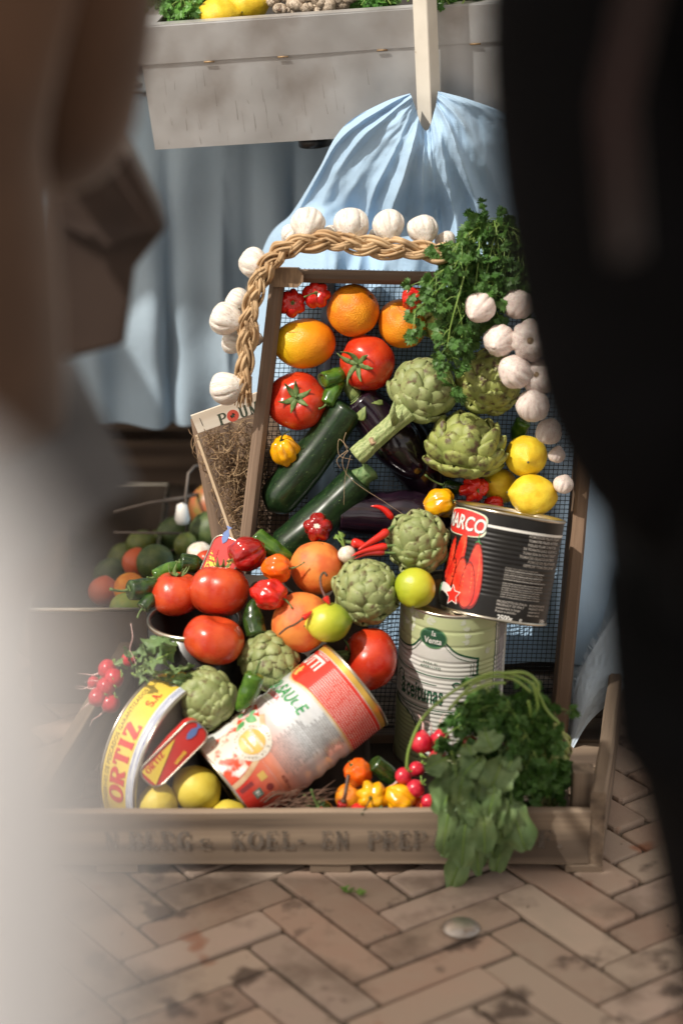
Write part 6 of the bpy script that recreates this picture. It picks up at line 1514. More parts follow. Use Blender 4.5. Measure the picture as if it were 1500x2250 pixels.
# stray hair-thin roots near the stalk end
roots = thing('dried_roots', 'a few hair thin dried roots dangling from the artichoke stalk', 'roots', None, loc=onM(770, 1000, .09))
mb = MB()
for pts in ([(765, 990), (752, 1010), (760, 1040), (790, 1068), (840, 1100), (900, 1140)], [(765, 985), (745, 965), (745, 1000), (775, 1010)], [(770, 1000), (758, 1050), (755, 1110)], [(762, 990), (740, 1010), (748, 1030)], [(760, 950), (755, 970), (764, 992)]):
    sprig_tube(mb, [onM(x, y, .094) for x, y in pts], .0005, .0003, 4, 30)
local(roots, 'root_threads', mb, M_ROOT)
# thin straw in the tomato tin area
mb = MB(); tw = thing('dried_root_thread', 'single curled root thread above the radish leaves at the left', 'roots', None, loc=onQ(290, 1380, .05))
sprig_tube(mb, [onQ(x, y, .05) for x, y in ((288, 1370), (292, 1400), (286, 1425), (292, 1440), (300, 1460))], .0006, .0004, 4, 24); local(tw, 'root_thread', mb, M_RADW)

# ------------------------------------------------------------------ tin of tomatoes, straw box, background fruit tubs
t = thing('open_tin', 'open black food tin with golden rim holding the two tomatoes at the left', 'tin', None, loc=Vector(((425 - 750) / F * 3.22, 2.955, .024)))
R = .062; H = .226
lathe([(0, .004), (R, .004), (R, H), (R - .001, H), (R - .001, .01), (0, .01)], 80).build('wall', mat('dark_tin_print', (.018, .017, .016), rough=.35, coat=.3), t)
lathe([(R - .003, H - .004), (R - .003, H + .001), (R, H + .0025), (R + .002, H + .001), (R + .0018, H - .003), (R, H - .004)], 80).build('rim', TIN, t)
# wooden strawberry-type box with straw
o = P(421, 912, 3.19); xr = (P(620, 842, 3.19) - o).normalized(); dwn = (P(513, 1188, 3.14) - P(432, 955, 3.19)).normalized()
box = thing('straw_box', 'thin pale wooden box filled with dry straw, wedged behind the leaning crate', 'box', None, loc=P(513, 1190, 3.06))
bk = xr.cross(dwn).normalized()
if bk.y < 0: bk = -bk
dn0 = (P(434, 952, 3.19) - o).normalized(); wd = (P(434, 952, 3.19) - o).length
hb_ = beam('label_board', o + dn0 * wd / 2, o + xr * .118 + dn0 * wd / 2, dn0, wd, .0035, wood('whitewashed_wood', (.66, .60, .50), (.72, .67, .58), (.58, .50, .40), axis=0, bump=.0005), box, seg=6, bev=.0005)
beam('side_strip', P(433, 955, 3.188), P(516, 1192, 3.14), bk, .014, .004, W_PALE, box, seg=8, bev=.0006)
beam('back_panel', P(512, 905, 3.25), P(562, 1190, 3.20), xr, .125, .003, W_DARK[0], box, seg=4)
mb = MB(); rs2 = random.Random(12)
inv = (box.matrix_basis @ hb_.matrix_basis).inverted()
for i in range(420):
    py = rs2.uniform(945, 1170); lo_x = 436 + (py - 955) * .345; px = rs2.uniform(lo_x + 4, 575); Y = rs2.uniform(3.18, 3.235)
    p = P(px, py, Y); a = rs2.uniform(0, 6.28); R_ = rs2.uniform(.008, .026); tilt = Vector((rs2.gauss(0, 1), rs2.gauss(0, 1), rs2.gauss(0, 1))).normalized(); b = tilt.orthogonal().normalized(); c = tilt.cross(b)
    k = rs2.uniform(1.2, 4.5); mb.tube([p + (b * math.cos(a + k * j / 8) + c * math.sin(a + k * j / 8)) * R_ + Vector((0, .012 * rs2.random(), 0)) for j in range(9)], [.0004] * 9, 3, flat=2, cap=False)
for pts in ([(432, 960), (426, 975), (440, 990), (447, 998)], [(466, 1060), (470, 1085), (465, 1075)]):
    mb.tube([P(x, y, 3.18) for x, y in pts], [.0006] * len(pts), 4)
so = local(box, 'straw', mb, mat('dry_straw', (.26, .16, .085), (.40, .28, .16), scale=30, rough=.8))
# words on the board
def bfn(x, y, l): return inv @ (o + xr * (x / 1000) - dn0 * (y / 1000) - bk * (.0021 + l) if True else o)
zsign = 1
sh, w = serif_shapes('P', 17, 2.0, .9, 1.4); I_GG = ink('grey_green_print', (.05, .07, .05))
jitter_wrap([([(x + 35, y - 29) for x, y in s_[0]], s_[1]) for s_ in sh], bfn, hb_, 'printed_letter', I_GG, 0, None, None)
sh, w = serif_shapes('UM', 17, 2.0, .9, 1.4)
jitter_wrap([([(x + 66, y - 29) for x, y in s_[0]], s_[1]) for s_ in sh], bfn, hb_, 'printed_letter', I_GG, 0, None, None)
wrap([ellipse(56, -21, 8.6, 8.6)], bfn, hb_, 'printed_disc', ink('brick_red', (.56, .09, .06)), None, None)
wrap([poly([(56 + math.cos(rad(a)) * q, -21 + math.sin(rad(a)) * q) for a, q in [(i * 36 + 90, 4.2 if i % 2 == 0 else 1.6) for i in range(10)]])], bfn, hb_, 'printed_star', I_GG, None, None, lift=.0003)
mbs = MB(); mbs.tube([o + xr * .010 + dn0 * .008 - bk * .0026, o + xr * .011 + dn0 * .020 - bk * .0026], .0004, 4); local(hb_ and box, 'staple', mbs, BLACKM)
# tubs with fruit in the shade behind, left
def tub(px0, px1, pyr, Y0, Y1, h, lab, m):
    a = P(px0, pyr, Y0); b = P(px1, pyr, Y0); z = a.z
    t = thing('fruit_tub', lab, 'tub', None, loc=Vector(((a.x + b.x) / 2, (Y0 + Y1) / 2, 0)))
    mb = MB(); th = .003
    mb.box(a.x, b.x, Y0, Y0 + th, .002, z); mb.box(a.x, b.x, Y1 - th, Y1, .002, z); mb.box(a.x, a.x + th, Y0 + th, Y1 - th, .002, z); mb.box(b.x - th, b.x, Y0 + th, Y1 - th, .002, z); mb.box(a.x + th, b.x - th, Y0 + th, Y1 - th, .002, .008)
    local(t, 'walls', mb, m, False); mb = MB()
    mb.tube([(a.x, Y0, z), (b.x, Y0, z), (b.x, Y1, z), (a.x, Y1, z), (a.x, Y0, z)], .0035, 8); local(t, 'rim', mb, TIN); return t
tub(60, 322, 1340, 3.20, 3.70, .13, 'shallow grey metal tub of blurred fruit behind the low crate at the left', mat('tub_metal', (.15, .115, .09), (.10, .08, .065), scale=12, rough=.6, metal=.3))
wb = thing('wire_basket', 'thin wire basket with an upright handle in the shade behind the straw box', 'basket', None, loc=P(420, 1150, 3.5))
mb = MB()
mb.tube([P(410, 1170, 3.42), P(408, 1090, 3.42), P(414, 1040, 3.43), P(428, 1024, 3.45), P(470, 1018, 3.5)], .002, 8); mb.tube([P(250, 1125, 3.42), P(330, 1105, 3.42), P(400, 1094, 3.42), P(440, 1085, 3.5)], .0028, 8)
mb.tube([P(250, 1170, 3.42), P(410, 1172, 3.42), P(470, 1160, 3.55)], .002, 8)
local(wb, 'wire_frame', mb, mat('dull_wire', (.16, .13, .11), rough=.6, metal=.5))
lathe([(0, 0), (.010, .001), (.012, .008), (.008, .03), (0, .034)], 20, M=Matrix.Translation(wb.matrix_basis.inverted() @ P(401, 1150, 3.41))).build('white_tag', I_WHITE, wb)
M_MANGO = mat('mango_skin', (.36, .10, .035), (.20, .15, .03), scale=1.2, rough=.4)
M_DG = mat('dark_avocado_skin', (.045, .075, .02), (.08, .11, .03), scale=3, rough=.5, bump=.01, bscale=20)
M_OG = mat('olive_lime_skin', (.14, .16, .03), (.10, .13, .03), scale=2, rough=.45)
for (nm, cat, px, py, r, Y, ax, m, asp, lab) in (
    ('mango', 'mango', 465, 1115, 50, 3.50, (.2, .9, .2), M_MANGO, 1.15, 'reddish brown mango in the shade behind the straw box'),
    ('melon', 'melon', 462, 1165, 44, 3.44, (.5, .3, .3), M_DG, 1.05, 'round dark green melon below the mango in the shade'),
    ('avocado', 'avocado', 382, 1170, 34, 3.50, (.6, .5, .2), M_DG, 1.25, 'dark avocado left of the round green melon'),
    ('avocado', 'avocado', 350, 1192, 28, 3.55, (.9, .3, .2), M_OG, 1.3, 'olive green avocado behind the blurred lime pile'),
    ('lime', 'lime', 310, 1195, 30, 3.50, (.9, .3, .2), M_OG, 1.15, 'blurred olive lime, leftmost in the shaded heap'),
    ('lime', 'lime', 408, 1198, 26, 3.40, (.2, .9, .2), M_OG, 1.1, 'blurred olive lime above the white onion'),
    ('melon', 'melon', 340, 1236, 40, 3.36, (.6, .3, .3), M_DG, 1.05, 'round green melon in the left tub, blurred'),
    ('onion', 'onion', 441, 1217, 30, 3.33, (.2, .9, .1), M_WHT, .85, 'white onion half behind the small tomato in the shade'),
    ('tomato', 'tomato', 453, 1228, 22, 3.27, (.2, .9, .1), M_TOM2, .85, 'small blurred tomato in front of the white onion'),
    ('nectarine', 'nectarine', 300, 1236, 32, 3.40, (.2, .9, .1), mat('nectarine_skin', (.55, .10, .03), rough=.4), 1, 'orange red nectarine left of the tub melon'),
    ('orange', 'orange', 286, 1294, 36, 3.28, (.2, .9, .1), M_ORA, 1, 'blurred orange in the left tub behind the stalked green pepper'),
    ('orange', 'orange', 228, 1300, 34, 3.32, (.2, .9, .1), mat('nectarine_skin', (.55, .10, .03)), 1, 'dim reddish orange at the left end of the tub'),
    ('mango', 'mango', 283, 1338, 38, 3.245, (.95, .1, .1), mat('green_mango_skin', (.20, .30, .04), (.32, .34, .05), scale=1.5, rough=.4), 1.15, 'green mango lying at the front rim of the tub'),
    ('avocado', 'avocado', 270, 1230, 34, 3.52, (.3, .8, .2), M_OG, 1.1, 'olive avocado at the back left of the heap'),
    ('avocado', 'avocado', 400, 1240, 36, 3.50, (.6, .5, .2), M_DG, 1.2, 'dark avocado lying low under the limes'),
    ('avocado', 'avocado', 240, 1260, 32, 3.45, (.6, .5, .2), M_DG, 1.2, 'dark avocado at the left behind the oranges')):
    p = P(px, py, Y); t = thing(nm, lab, cat, 'blurred fruit in the shade', mtx=frame(p, cv(*ax), cT, m_of(r, p)))
    citrus(t, m, asp, (.05, 0), ns(), button=False)
    if True:
        z0 = asp - .02; mm2 = MB(); mm2.tube([(0, 0, z0 - .05), (.02, 0, z0 + .09)], [.05, .04], 7); mm2.build('stem_end', DRY_STEM, t)
# sheet added under the heap, coloured dark for the shaded gaps
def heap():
    o = thing('gap_filler_sheet', 'dark crumpled sheet added for the shaded gaps under the heap of vegetables', 'paper', None, loc=Vector((0, 2.9, .03)))
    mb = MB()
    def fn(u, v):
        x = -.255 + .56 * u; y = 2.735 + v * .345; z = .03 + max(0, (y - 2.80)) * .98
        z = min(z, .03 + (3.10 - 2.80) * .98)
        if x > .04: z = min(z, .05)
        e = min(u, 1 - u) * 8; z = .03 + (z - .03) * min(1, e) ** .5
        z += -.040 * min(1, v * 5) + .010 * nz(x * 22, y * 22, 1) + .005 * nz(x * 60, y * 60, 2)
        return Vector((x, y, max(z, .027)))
    mb.grid(110, 60, fn); local(o, 'crumpled_sheet', mb, mat('gap_filler_dark', (.05, .038, .028), (.03, .022, .017), scale=20, rough=.9))
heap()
# straw wisps under the sauce can
sw_ = thing('straw_wisp', 'wisp of dry straw under the sauce can at the front board', 'straw', None, loc=P(620, 1775, 2.75)); mb = MB()
for i in range(60):
    x = rs2.uniform(560, 690); y = rs2.uniform(1750, 1790); p = P(x, y, rs2.uniform(2.737, 2.76)); d = Vector((rs2.uniform(.3, 1), rs2.uniform(-.1, .1), rs2.uniform(-.1, .5))).normalized() * rs2.uniform(.02, .045)
    mb.tube([p, p + d * .5 + Vector((0, 0, .004)), p + d], [.0006, .0006, .0003], 4)
local(sw_, 'straw_stems', mb, mat('dim_straw', (.16, .09, .06), rough=.9))

# ------------------------------------------------------------------ on the metal tray
def on_tray(px, py, z=-.010):
    inv = TRM.inverted(); o = inv @ CAM; d = (inv.to_3x3() @ ray(px, py)); t = (z - o.z) / d.z; return CAM + ray(px, py) * t
def tray_y(px, py, y):
    inv = TRM.inverted(); o = inv @ CAM; d = (inv.to_3x3() @ ray(px, py)); return CAM + ray(px, py) * ((y - o.y) / d.y)
pr = random.Random(9)
stl = []
for k in range(26):
    a = on_tray(pr.uniform(385, 440), pr.uniform(5, 40), .0); b = a + Vector((pr.uniform(-.03, .05), pr.uniform(-.02, .03), pr.uniform(.0, .03))); stl.append([a, a.lerp(b, .5) + UPZ * .012, b, b + Vector((pr.uniform(-.02, .02), 0, -.004))])
bunch('parsley_bunch', 'fresh parsley sprigs in the left corner of the metal tray', 'parsley', on_tray(405, 25), stl, 9, .012, 5, spread=.016, matl=mat('fresh_parsley_leaf', (.05, .16, .02), (.10, .26, .04), scale=30, rough=.45))
for k, (x0, x1, l) in enumerate(((790, 900, 'green leaves lying on the tray just left of the white post'), (955, 1030, 'green leaves lying on the tray just right of the white post'))):
    stl = []
    for j in range(14):
        a = on_tray(pr.uniform(x0, x1), pr.uniform(-8, 12), .0); b = a + Vector((pr.uniform(-.02, .02), pr.uniform(-.01, .02), pr.uniform(.0, .012))); stl.append([a, a.lerp(b, .5) + UPZ * .006, b])
    bunch('herb_leaves', l, 'herbs', on_tray((x0 + x1) / 2, 5), stl, 8, .011, 15 + k, spread=.012, matl=MATS['fresh_parsley_leaf'])
for (px, py, r, ax, h, lab) in ((541, 12, 42, (.98, .1, .1), .085, 'whole yellow lemon on the metal tray'), (478, 40, 44, (.95, .2, .2), .060, 'yellow lemon lying low at the tray front, before the whole one'), (452, 12, 26, (-.4, .5, .6), .12, 'lemon wedge half behind the parsley on the tray')):
    p = tray_y(px, py, h); t = thing('lemon', lab, 'lemon', 'lemons on the metal tray', mtx=frame(p, cv(*ax), cT, m_of(r, p))); citrus(t, M_LEM, 1.12, (.18, .1), ns())
M_SHELL = mat('sea_shell', (.34, .27, .20), (.55, .46, .36), scale=3, rough=.45, c3=(.10, .07, .05), s3=5, t3=(.5, .7), bump=.02, bscale=12)
k = 0
shell_pos = [(600, 14, 24), (618, 34, 20), (636, 8, 22), (655, 20, 26), (677, 30, 20), (688, 6, 26), (712, 18, 28), (735, 2, 26), (756, 14, 26), (775, 4, 24), (640, 34, 16), (700, 36, 16)]
desc = ['leftmost ribbed shell beside the lemon', 'small ribbed shell low beside the lemon', 'ribbed shell at the back, second from the lemon', 'pale shell in the front row, third from the lemon', 'small shell at the front rim below the pale ones', 'ribbed shell at the back in the pile middle', 'large brown shell in the pile middle', 'ribbed shell at the back right of the pile', 'large grey shell near the right pile end', 'rightmost shell, next to the green leaves', 'tiny shell low at the rim near the lemon', 'tiny shell low at the rim under the brown shell']
for (px, py, r), ds in zip(shell_pos, desc):
    k += 1; r *= .85; p = tray_y(px, py - 12, .050 + .02 * (py < 15)); t = thing('sea_snail', ds + ' on the metal tray', 'shell', 'sea snail shells on the metal tray', mtx=frame(p, cv(pr.uniform(-1, 1), pr.uniform(-.2, .6), pr.uniform(-.2, .6)), cT, m_of(r, p), pr.uniform(0, 6)))
    mb = MB(); tp_, rr_ = [], []
    for i in range(70):     # a conical spiral
        f = i / 69; a = f * 5.2 * math.pi; q = (1 - f) ** 1.1
        tp_.append(Vector((.42 * q * math.cos(a), .42 * q * math.sin(a), -.6 + 1.9 * f ** .8))); rr_.append((.62 * q + .03) * (1 + .07 * math.sin(i * 2.4)))
    mb.tube(tp_, rr_, 16); mb.build('spiral_shell', M_SHELL, t)
    lathe([(0, -.02), (.30, 0), (.36, .04)], 16, M=Matrix.Translation((.42, 0, -.62)) @ Matrix.Rotation(2.6, 4, 'X')).build('shell_mouth', mat('shell_mouth', (.10, .06, .04), rough=.4), t)
# ------------------------------------------------------------------ loose things on the street
g0 = G(1013, 2040)
t = thing('metal_disc', 'round domed silvery metal disc lying on the bricks', 'metal disc', None, loc=g0)
Rl = m_of(42, g0)
lathe([(0, .0095), (Rl * .5, .0085), (Rl * .82, .0055), (Rl * .96, .0022), (Rl, .0004), (Rl * 1.01, .0012)], 48).build('dome', mat('worn_lid', (.62, .58, .54), (.42, .38, .35), scale=30, rough=.38, metal=.85, c3=(.25, .17, .12), s3=40, t3=(.6, .7), bump=.0004, bscale=120), t)
t = thing('leaf_scrap', 'torn bit of parsley leaf lying on a brick joint', 'leaf', None, loc=G(775, 1958)); mb = MB(); rr = random.Random(2)
for (x, y, s_) in ((752, 1955, .012), (766, 1960, .010), (785, 1961, .012), (798, 1963, .008)):
    M = leaf_frame(G(x, y, .004), Vector((rr.uniform(-1, 1), rr.uniform(-.5, .5), .15)), rr, Vector((1, 1, .2))); parsley_leaf(mb, M, s_, rr)
mb.tube([G(760, 1960, .003), G(780, 1958, .003), G(800, 1966, .003)], .0008, 4)
local(t, 'leaf_blades', mb, mat('bright_leaf', (.12, .26, .04), (.2, .34, .07), scale=60, rough=.5), False)
# grit and straw crumbs on the paving
gr = MB(); rr = random.Random(77)
for i in range(900):
    x = rr.uniform(-.75, .75); y = rr.uniform(2.2, 3.5)
    s_ = rr.choice((.0006, .0009, .0013, .002)); 
    if -.38 < x < .36 and y > 2.66: continue
    a = [Vector((rr.gauss(0, s_), rr.gauss(0, s_), rr.uniform(0, s_))) + Vector((x, y, .0005)) for _ in range(4)]
    gr.add(a, [(0, 1, 2), (0, 2, 3), (0, 3, 1), (1, 3, 2)])
o = gr.build('street_grit', mat('grit', (.30, .24, .17), (.12, .09, .07), scale=90, rough=1), None, False); tag(o, 'fine grit and crumbs scattered on the bricks', None, None, 'stuff')
# ------------------------------------------------------------------ cafe things far behind (top left, out of focus)
pl = thing('dinner_plate', 'white plate on the blue table cloth left of the metal tray', 'plate', None, loc=Vector((-.365, 4.06, TZ + .008)))
lathe([(0, .002), (.07, .002), (.085, .006), (.125, .016), (.127, .014), (.08, .0)], 48).build('dish', mat('porcelain', (.62, .64, .66), rough=.15), pl)
pl = thing('dinner_plate', 'smaller white plate behind the first one on the cloth', 'plate', None, loc=Vector((-.43, 4.36, TZ + .008)))
lathe([(0, .002), (.06, .002), (.07, .006), (.10, .014), (.102, .012), (.07, .0)], 48).build('dish', MATS['porcelain'], pl)
kn = thing('table_knife', 'table knife with dark handle at the table edge', 'knife', None, loc=Vector((-.34, 3.86, TZ + .012)))
beam('blade', (-.36, 3.90, TZ + .012), (-.325, 3.815, TZ + .012), Vector((1, .3, 0)), .016, .002, BLACKM, kn, seg=4, bev=.0004); beam('handle', (-.40, 3.99, TZ + .013), (-.361, 3.902, TZ + .013), Vector((1, .3, 0)), .016, .008, BLACKM, kn, seg=3, bev=.002)
for k, (x_, y_, c_, l_) in enumerate(((-.62, 6.2, (.03, .17, .18), 'teal cafe chair far behind the stall, blurred'), (-.95, 7.4, (.16, .07, .05), 'brown cafe chair farthest behind the stall'), (-.50, 8.2, (.34, .26, .25), 'pinkish cafe chair far behind the stall'))):
    t = thing('cafe_chair', l_, 'chair', 'cafe chairs behind the stall', loc=(x_, y_, 0)); mc = mat('chair_paint_%s' % 'abc'[k], c_, rough=.5)
    mb = MB(); mb.box(-.2, .2, -.2, .2, .44, .47, bev=.01); mb.build('seat', mc, t, False)
    mb = MB(); mb.box(-.2, .2, .18, .205, .58, .86, bev=.01); mb.build('backrest', mc, t, False)
    for sx in (-1, 1):
        for sy in (-1, 1):
            mb = MB(); mb.tube([(sx * .2, sy * .2, 0), (sx * .185, sy * .185, .44)] + ([(sx * .185, .2, .88)] if sy == 1 else []), .012, 8); mb.build('leg', BLACKM, t)
# ------------------------------------------------------------------ passers-by close to the camera
SKIN = mat('skin', (.55, .33, .23), (.60, .38, .27), scale=6, rough=.5, sss=.1)
def skinned(name, J, E, m, parent, root='pelvis', sub=2):
    names = list(J); me = bpy.data.meshes.new(name); me.from_pydata([J[k][0] for k in names], [(names.index(a), names.index(b)) for a, b in E], []); me.update()
    o = bpy.data.objects.new(name, me); C.objects.link(o)
    s = o.modifiers.new('skin', 'SKIN'); s.use_smooth_shade = True; s.branch_smoothing = .6
    for i, k in enumerate(names):
        r = J[k][1]; r = r if isinstance(r, tuple) else (r, r); o.data.skin_vertices[0].data[i].radius = r; o.data.skin_vertices[0].data[i].use_root = (k == root)
    u = o.modifiers.new('sub', 'SUBSURF'); u.levels = sub; u.render_levels = sub
    bpy.context.view_layer.update(); dg = bpy.context.evaluated_depsgraph_get(); nm = bpy.data.meshes.new_from_object(o.evaluated_get(dg))
    bpy.data.objects.remove(o); bpy.data.meshes.remove(me)
    nm.polygons.foreach_set('use_smooth', [True] * len(nm.polygons)); nm.materials.clear(); nm.materials.append(m)
    ob = bpy.data.objects.new(name, nm); C.objects.link(ob)
    if parent: ob.parent = parent
    return ob
def person(label, loc, yaw, H, top, trousers, hair, coat_len=.50, arm_r=None, arm_l=None, lean_=0, sleeve=1.0, bulk=1.0, hemw=.165, ldx=0):
    """standing adult facing local -Y; arm_r / arm_l = (elbow, wrist) in local metres"""
    k = H / 1.75
    M = Matrix.Translation(loc) @ Matrix.Rotation(rad(-lean_), 4, 'Y') @ Matrix.Rotation(yaw, 4, 'Z')
    t = thing('person', label, 'person', None, mtx=M)
    V = lambda x, y, z: Vector((x * k, y * k, z * k))
    sh = .185 * bulk
    J = {'pelvis': (V(0, 0, .95), (.15 * bulk * k, .11 * k)), 'waist': (V(0, .0, 1.10), (.13 * bulk * k, .10 * k)), 'chest': (V(0, .01, 1.28), (.15 * bulk * k, .115 * k)), 'neckb': (V(0, .02, 1.44), (.075 * k, .07 * k)), 'neck': (V(0, .01, 1.50), .052 * k), 'head': (V(0, -.01, 1.60), (.072 * k, .088 * k)), 'crown': (V(0, .0, 1.68), (.066 * k, .078 * k))}
    E = [('pelvis', 'waist'), ('waist', 'chest'), ('chest', 'neckb'), ('neckb', 'neck'), ('neck', 'head'), ('head', 'crown')]
    arms = {}
    for s, nm, a in ((1, 'l', arm_l), (-1, 'r', arm_r)):
        a = a or (Vector((s * (sh + .05), .03, 1.13)), Vector((s * (sh + .06), -.03, .88)))
        el, wr = [Vector(q) * k for q in a]; arms[nm] = (V(s * sh, .02, 1.41), el, wr)
        J['sh' + nm] = (V(s * sh, .02, 1.405), .058 * k); J['el' + nm] = (el, .040 * k); J['wr' + nm] = (wr, .026 * k)
        hd = (wr - el).normalized(); J['pa' + nm] = (wr + hd * .075 * k, (.018 * k, .036 * k)); E += [('chest', 'sh' + nm), ('sh' + nm, 'el' + nm), ('el' + nm, 'wr' + nm), ('wr' + nm, 'pa' + nm)]
        J['hip' + nm] = (V(s * .095 + ldx * .3, 0, .88), .092 * k * bulk); J['kn' + nm] = (V(s * .10 + ldx, -.01, .50), .056 * k); J['an' + nm] = (V(s * .10 + ldx, .02, .09), .038 * k); J['to' + nm] = (V(s * .115 + ldx, -.13, .045), (.038 * k, .026 * k))
        E += [('pelvis', 'hip' + nm), ('hip' + nm, 'kn' + nm), ('kn' + nm, 'an' + nm), ('an' + nm, 'to' + nm)]
        # fingers: five, unequal, rooted in the palm
        pal = J['pa' + nm][0]; side = hd.cross(Vector((0, 0, 1)))
        if side.length < .2: side = Vector((0, 1, 0))
        side.normalize(); curl = hd.cross(side) * s
        for f, (off, ln, rr_) in enumerate(((-.027, .070, .0085), (-.009, .080, .0088), (.009, .074, .0085), (.026, .058, .0075))):
            b0 = pal + side * off * k + hd * .012 * k; b1 = b0 + hd * ln * .5 * k + curl * .006; b2 = b0 + hd * ln * .88 * k + curl * .030
            for q_, b in enumerate((b0, b1, b2)): J['f%s%d%d' % (nm, f, q_)] = (b, rr_ * k * (1 - .12 * q_))
            E += [('pa' + nm, 'f%s%d0' % (nm, f)), ('f%s%d0' % (nm, f), 'f%s%d1' % (nm, f)), ('f%s%d1' % (nm, f), 'f%s%d2' % (nm, f))]
        th0 = wr + hd * .035 * k - side * .030 * k; th1 = th0 + (hd * .03 - side * .028) * k; th2 = th1 + (hd * .032 + curl * .016 - side * .004) * k
        J['t%s0' % nm] = (th0, .011 * k); J['t%s1' % nm] = (th1, .0095 * k); J['t%s2' % nm] = (th2, .008 * k)
        E += [('wr' + nm, 't%s0' % nm), ('t%s0' % nm, 't%s1' % nm), ('t%s1' % nm, 't%s2' % nm)]
    body = skinned('body', J, E, SKIN, t)
    # face
    hc = J['head'][0]
    mb = MB(); mb.tube([hc + V(0, -.082, .035), hc + V(0, -.097, .01), hc + V(0, -.108, -.012), hc + V(0, -.088, -.022)], [.008 * k, .010 * k, .014 * k, .008 * k], 10); mb.build('nose', SKIN, t)
    mb = MB(); mb.tube([hc + V(-.022, -.080, -.048), hc + V(0, -.090, -.046), hc + V(.022, -.080, -.048)], [.002, .006 * k, .002], 8); mb.build('mouth', mat('lips', (.42, .14, .12), rough=.5), t)
    for s in (-1, 1):
        e = blob(16, 10, lambda th, ph: Vector((math.cos(ph) * math.cos(th), math.cos(ph) * math.sin(th), math.sin(ph))) * .012 * k); e.v = [v + hc + V(s * .031, -.074, .025) for v in e.v]; e.build('eye', mat('eye_dark', (.05, .03, .02), rough=.1), t)
        e = blob(14, 10, lambda th, ph: Vector((.008 * math.cos(ph) * math.cos(th), .018 * math.cos(ph) * math.sin(th), .031 * math.sin(ph))) * k); e.v = [v + hc + V(s * .078, .01, .005) for v in e.v]; e.build('ear', SKIN, t)
    def hf(th, ph):
        v = Vector((.088 * math.cos(ph) * math.cos(th), .104 * math.cos(ph) * math.sin(th), .108 * math.sin(ph)))
        if v.y < -.055 and v.z < .05: v.y = -.055 * .6
        v = v * (1 + .05 * nz(v.x * 40, v.y * 40, v.z * 10))
        return v * k + hc + V(0, .022, .035)
    blob(40, 26, hf).build('hair', hair, t)
    # jacket: follows the body a little outside it
    g = .016 * k
    JJ = {n: (J[n][0], (J[n][1][0] + g, J[n][1][1] + g) if isinstance(J[n][1], tuple) else J[n][1] + g) for n in ('pelvis', 'waist', 'chest', 'neckb')}
    JJ['neckb'] = (J['neckb'][0], (.09 * k, .085 * k)); EE = [('pelvis', 'waist'), ('waist', 'chest'), ('chest', 'neckb')]
    hem = V(0, 0, .95 - coat_len * .55); JJ['hem'] = (hem, (hemw * bulk * k + g, .125 * k + g)); EE.append(('pelvis', 'hem'))
    for nm in 'lr':
        a, b, c = arms[nm]
        JJ['s' + nm] = (a, .072 * k + g * .5); JJ['e' + nm] = (b, .054 * k + g * .4); EE += [('chest', 's' + nm), ('s' + nm, 'e' + nm)]
        if sleeve > .5: JJ['w' + nm] = (b.lerp(c, sleeve), .040 * k + g * .3); EE.append(('e' + nm, 'w' + nm))
    skinned('jacket', JJ, EE, top, t, 'pelvis')
    TJ = {'pelvis': (V(0, 0, .96), (.15 * bulk * k + .008, .112 * k + .008))}; TE = []
    for s, nm in ((1, 'l'), (-1, 'r')):
        for a, b in (('hip', .02), ('kn', .022), ('an', .028)):
            p, r = J[a + nm]; TJ[a + nm] = (p, r + b * k)
        TE += [('pelvis', 'hip' + nm), ('hip' + nm, 'kn' + nm), ('kn' + nm, 'an' + nm)]
    skinned('trousers', TJ, TE, trousers, t, 'pelvis')
    for nm in 'lr':
        a = J['an' + nm][0]; b = J['to' + nm][0]; mb = MB()
        mb.tube([a + V(0, .045, -.045), a + V(0, .02, -.03), (a + b) / 2 + V(0, 0, -.01), b + V(0, 0, -.004), b + V(0, -.045, -.014)], [.030 * k, .048 * k, .043 * k, .042 * k, .02 * k], 16); mb.build('shoe', BLACKM, t)
    return t
fabric = lambda n, c, c2: mat(n, c, c2, scale=9, rough=.9, sheen=.2)
BLKC = mat('black_coat_cloth', (.0035, .0035, .004), (.005, .005, .006), scale=9, rough=1, spec=.1); BRNC = fabric('brown_jacket_cloth', (.080, .040, .021), (.105, .054, .03))
def wl(loc, yaw, H, *pts, lean_=0):
    k = H / 1.75; M = (Matrix.Translation(loc) @ Matrix.Rotation(rad(-lean_), 4, 'Y') @ Matrix.Rotation(yaw, 4, 'Z')).inverted(); return tuple((M @ Vector(p)) / k for p in pts)
# black coat, right edge: their right side shows
pr_ = person('person in a black coat with a maroon shoulder strap, standing close at the right', Vector((.428, 1.36, 0)), rad(176), 1.84, BLKC, BLKC, fabric('dark_hair', (.012, .009, .007), (.02, .015, .01)), coat_len=.62,
       hemw=.115, arm_l=(Vector((.165, .02, 1.06)), Vector((.09, -.12, .94))), bulk=1.04, lean_=4, ldx=-.055)
mb = MB(); inv = pr_.matrix_basis.inverted()
mb.tube([inv @ Vector((.19, 1.27, 1.46)), inv @ Vector((.155, 1.24, 1.40)), inv @ Vector((.14, 1.225, 1.33)), inv @ Vector((.15, 1.23, 1.25))], .009, 10, flat=.5); mb.build('shoulder_strap', fabric('maroon_strap', (.018, .004, .003), (.024, .005, .004)), pr_)
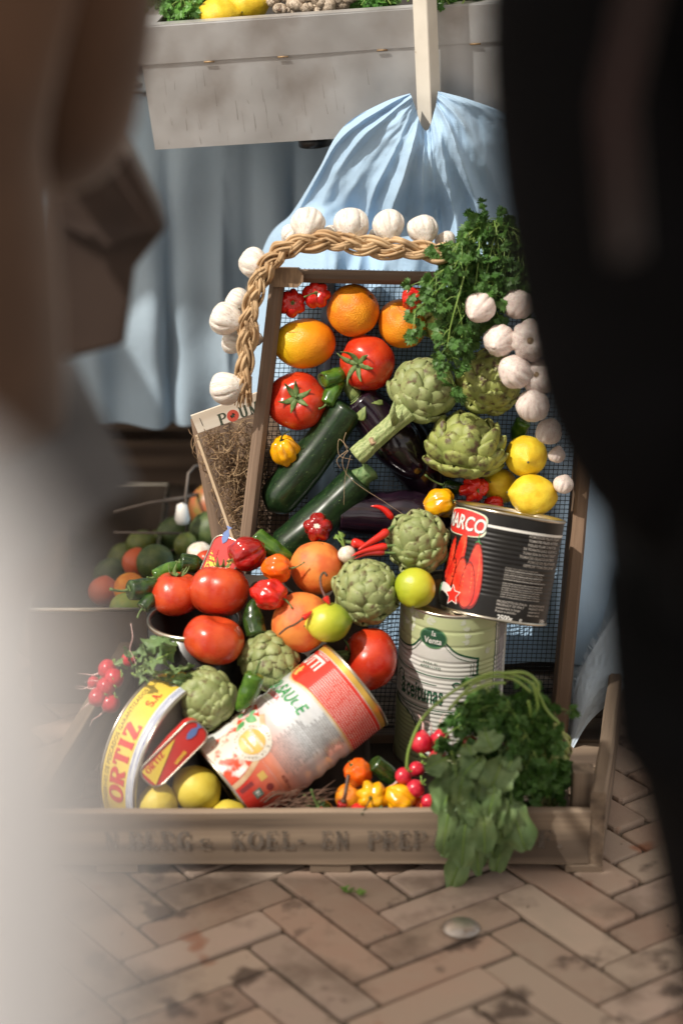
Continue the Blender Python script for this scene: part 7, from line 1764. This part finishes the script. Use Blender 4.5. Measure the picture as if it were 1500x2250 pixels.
# brown jacket, left, reaching forward with a dark satchel
pb = person('person in a brown jacket and grey trousers holding a dark satchel, blurred at the left', Vector((-.40, 1.80, 0)), rad(195), 1.80, BRNC, fabric('slate_trousers', (.065, .064, .07), (.085, .083, .088)), fabric('brown_hair', (.05, .03, .02), (.07, .04, .03)), coat_len=.30, hemw=.165, lean_=-2, ldx=.13,
       arm_r=wl(Vector((-.40, 1.80, 0)), rad(195), 1.80, (-.222, 1.88, 1.17), (-.255, 2.20, 1.08), lean_=-2), bulk=.95)
inv = pb.matrix_basis.inverted()
bag = thing('satchel', 'dark brown leather satchel with a sharp corner, held beside the tray', 'bag', None, loc=P(270, 560, 2.36))
mb = MB(); cs = [(110, 300), (290, 335), (370, 500), (298, 590), (275, 760), (120, 800)]
fr = [P(x, y, 2.36) for x, y in cs]; bkk = [p + Vector((-.01, .085, 0)) for p in fr]; n6 = len(cs)
mb.add(fr + bkk, [tuple(range(n6))[::-1], tuple(range(n6, 2 * n6))] + [(i, (i + 1) % n6, (i + 1) % n6 + n6, i + n6) for i in range(n6)])
LEA = mat('brown_leather', (.038, .024, .019), (.05, .032, .025), scale=14, rough=.55, bump=.002, bscale=60)
o_ = local(bag, 'pouch', mb, LEA, False); bv = o_.modifiers.new('bevel', 'BEVEL'); bv.width = .006; bv.segments = 3
mb = MB(); mb.tube([P(150, 310, 2.37), P(170, 250, 2.37), P(215, 232, 2.38), P(250, 260, 2.39), P(262, 330, 2.39)], .006, 8); local(bag, 'handle', mb, LEA)
mb = MB(); mb.add([P(118, 306, 2.354), P(288, 340, 2.354), P(362, 498, 2.354), P(230, 540, 2.350), P(120, 480, 2.352)], [(0, 1, 2, 3, 4)]); o_ = local(bag, 'flap', mb, LEA, False); sd_ = o_.modifiers.new('thick', 'SOLIDIFY'); sd_.thickness = .004
# pale blouse, very close on the left: only shoulder and upper arm show
pw = person('person in a pale beige blouse, shoulder and arm very close at the lower left', Vector((-.54, .50, 0)), rad(176), 1.80, mat('pale_blouse_cloth', (.79, .79, .81), (.83, .83, .85), scale=9, rough=.9), fabric('beige_trousers', (.4, .36, .32), (.44, .4, .35)), fabric('fair_hair', (.30, .2, .11), (.36, .26, .15)), coat_len=.3, bulk=.95, arm_r=wl(Vector((-.54, .50, 0)), rad(176), 1.80, (-.091, .45, 1.395), (-.103, .42, 1.15)))
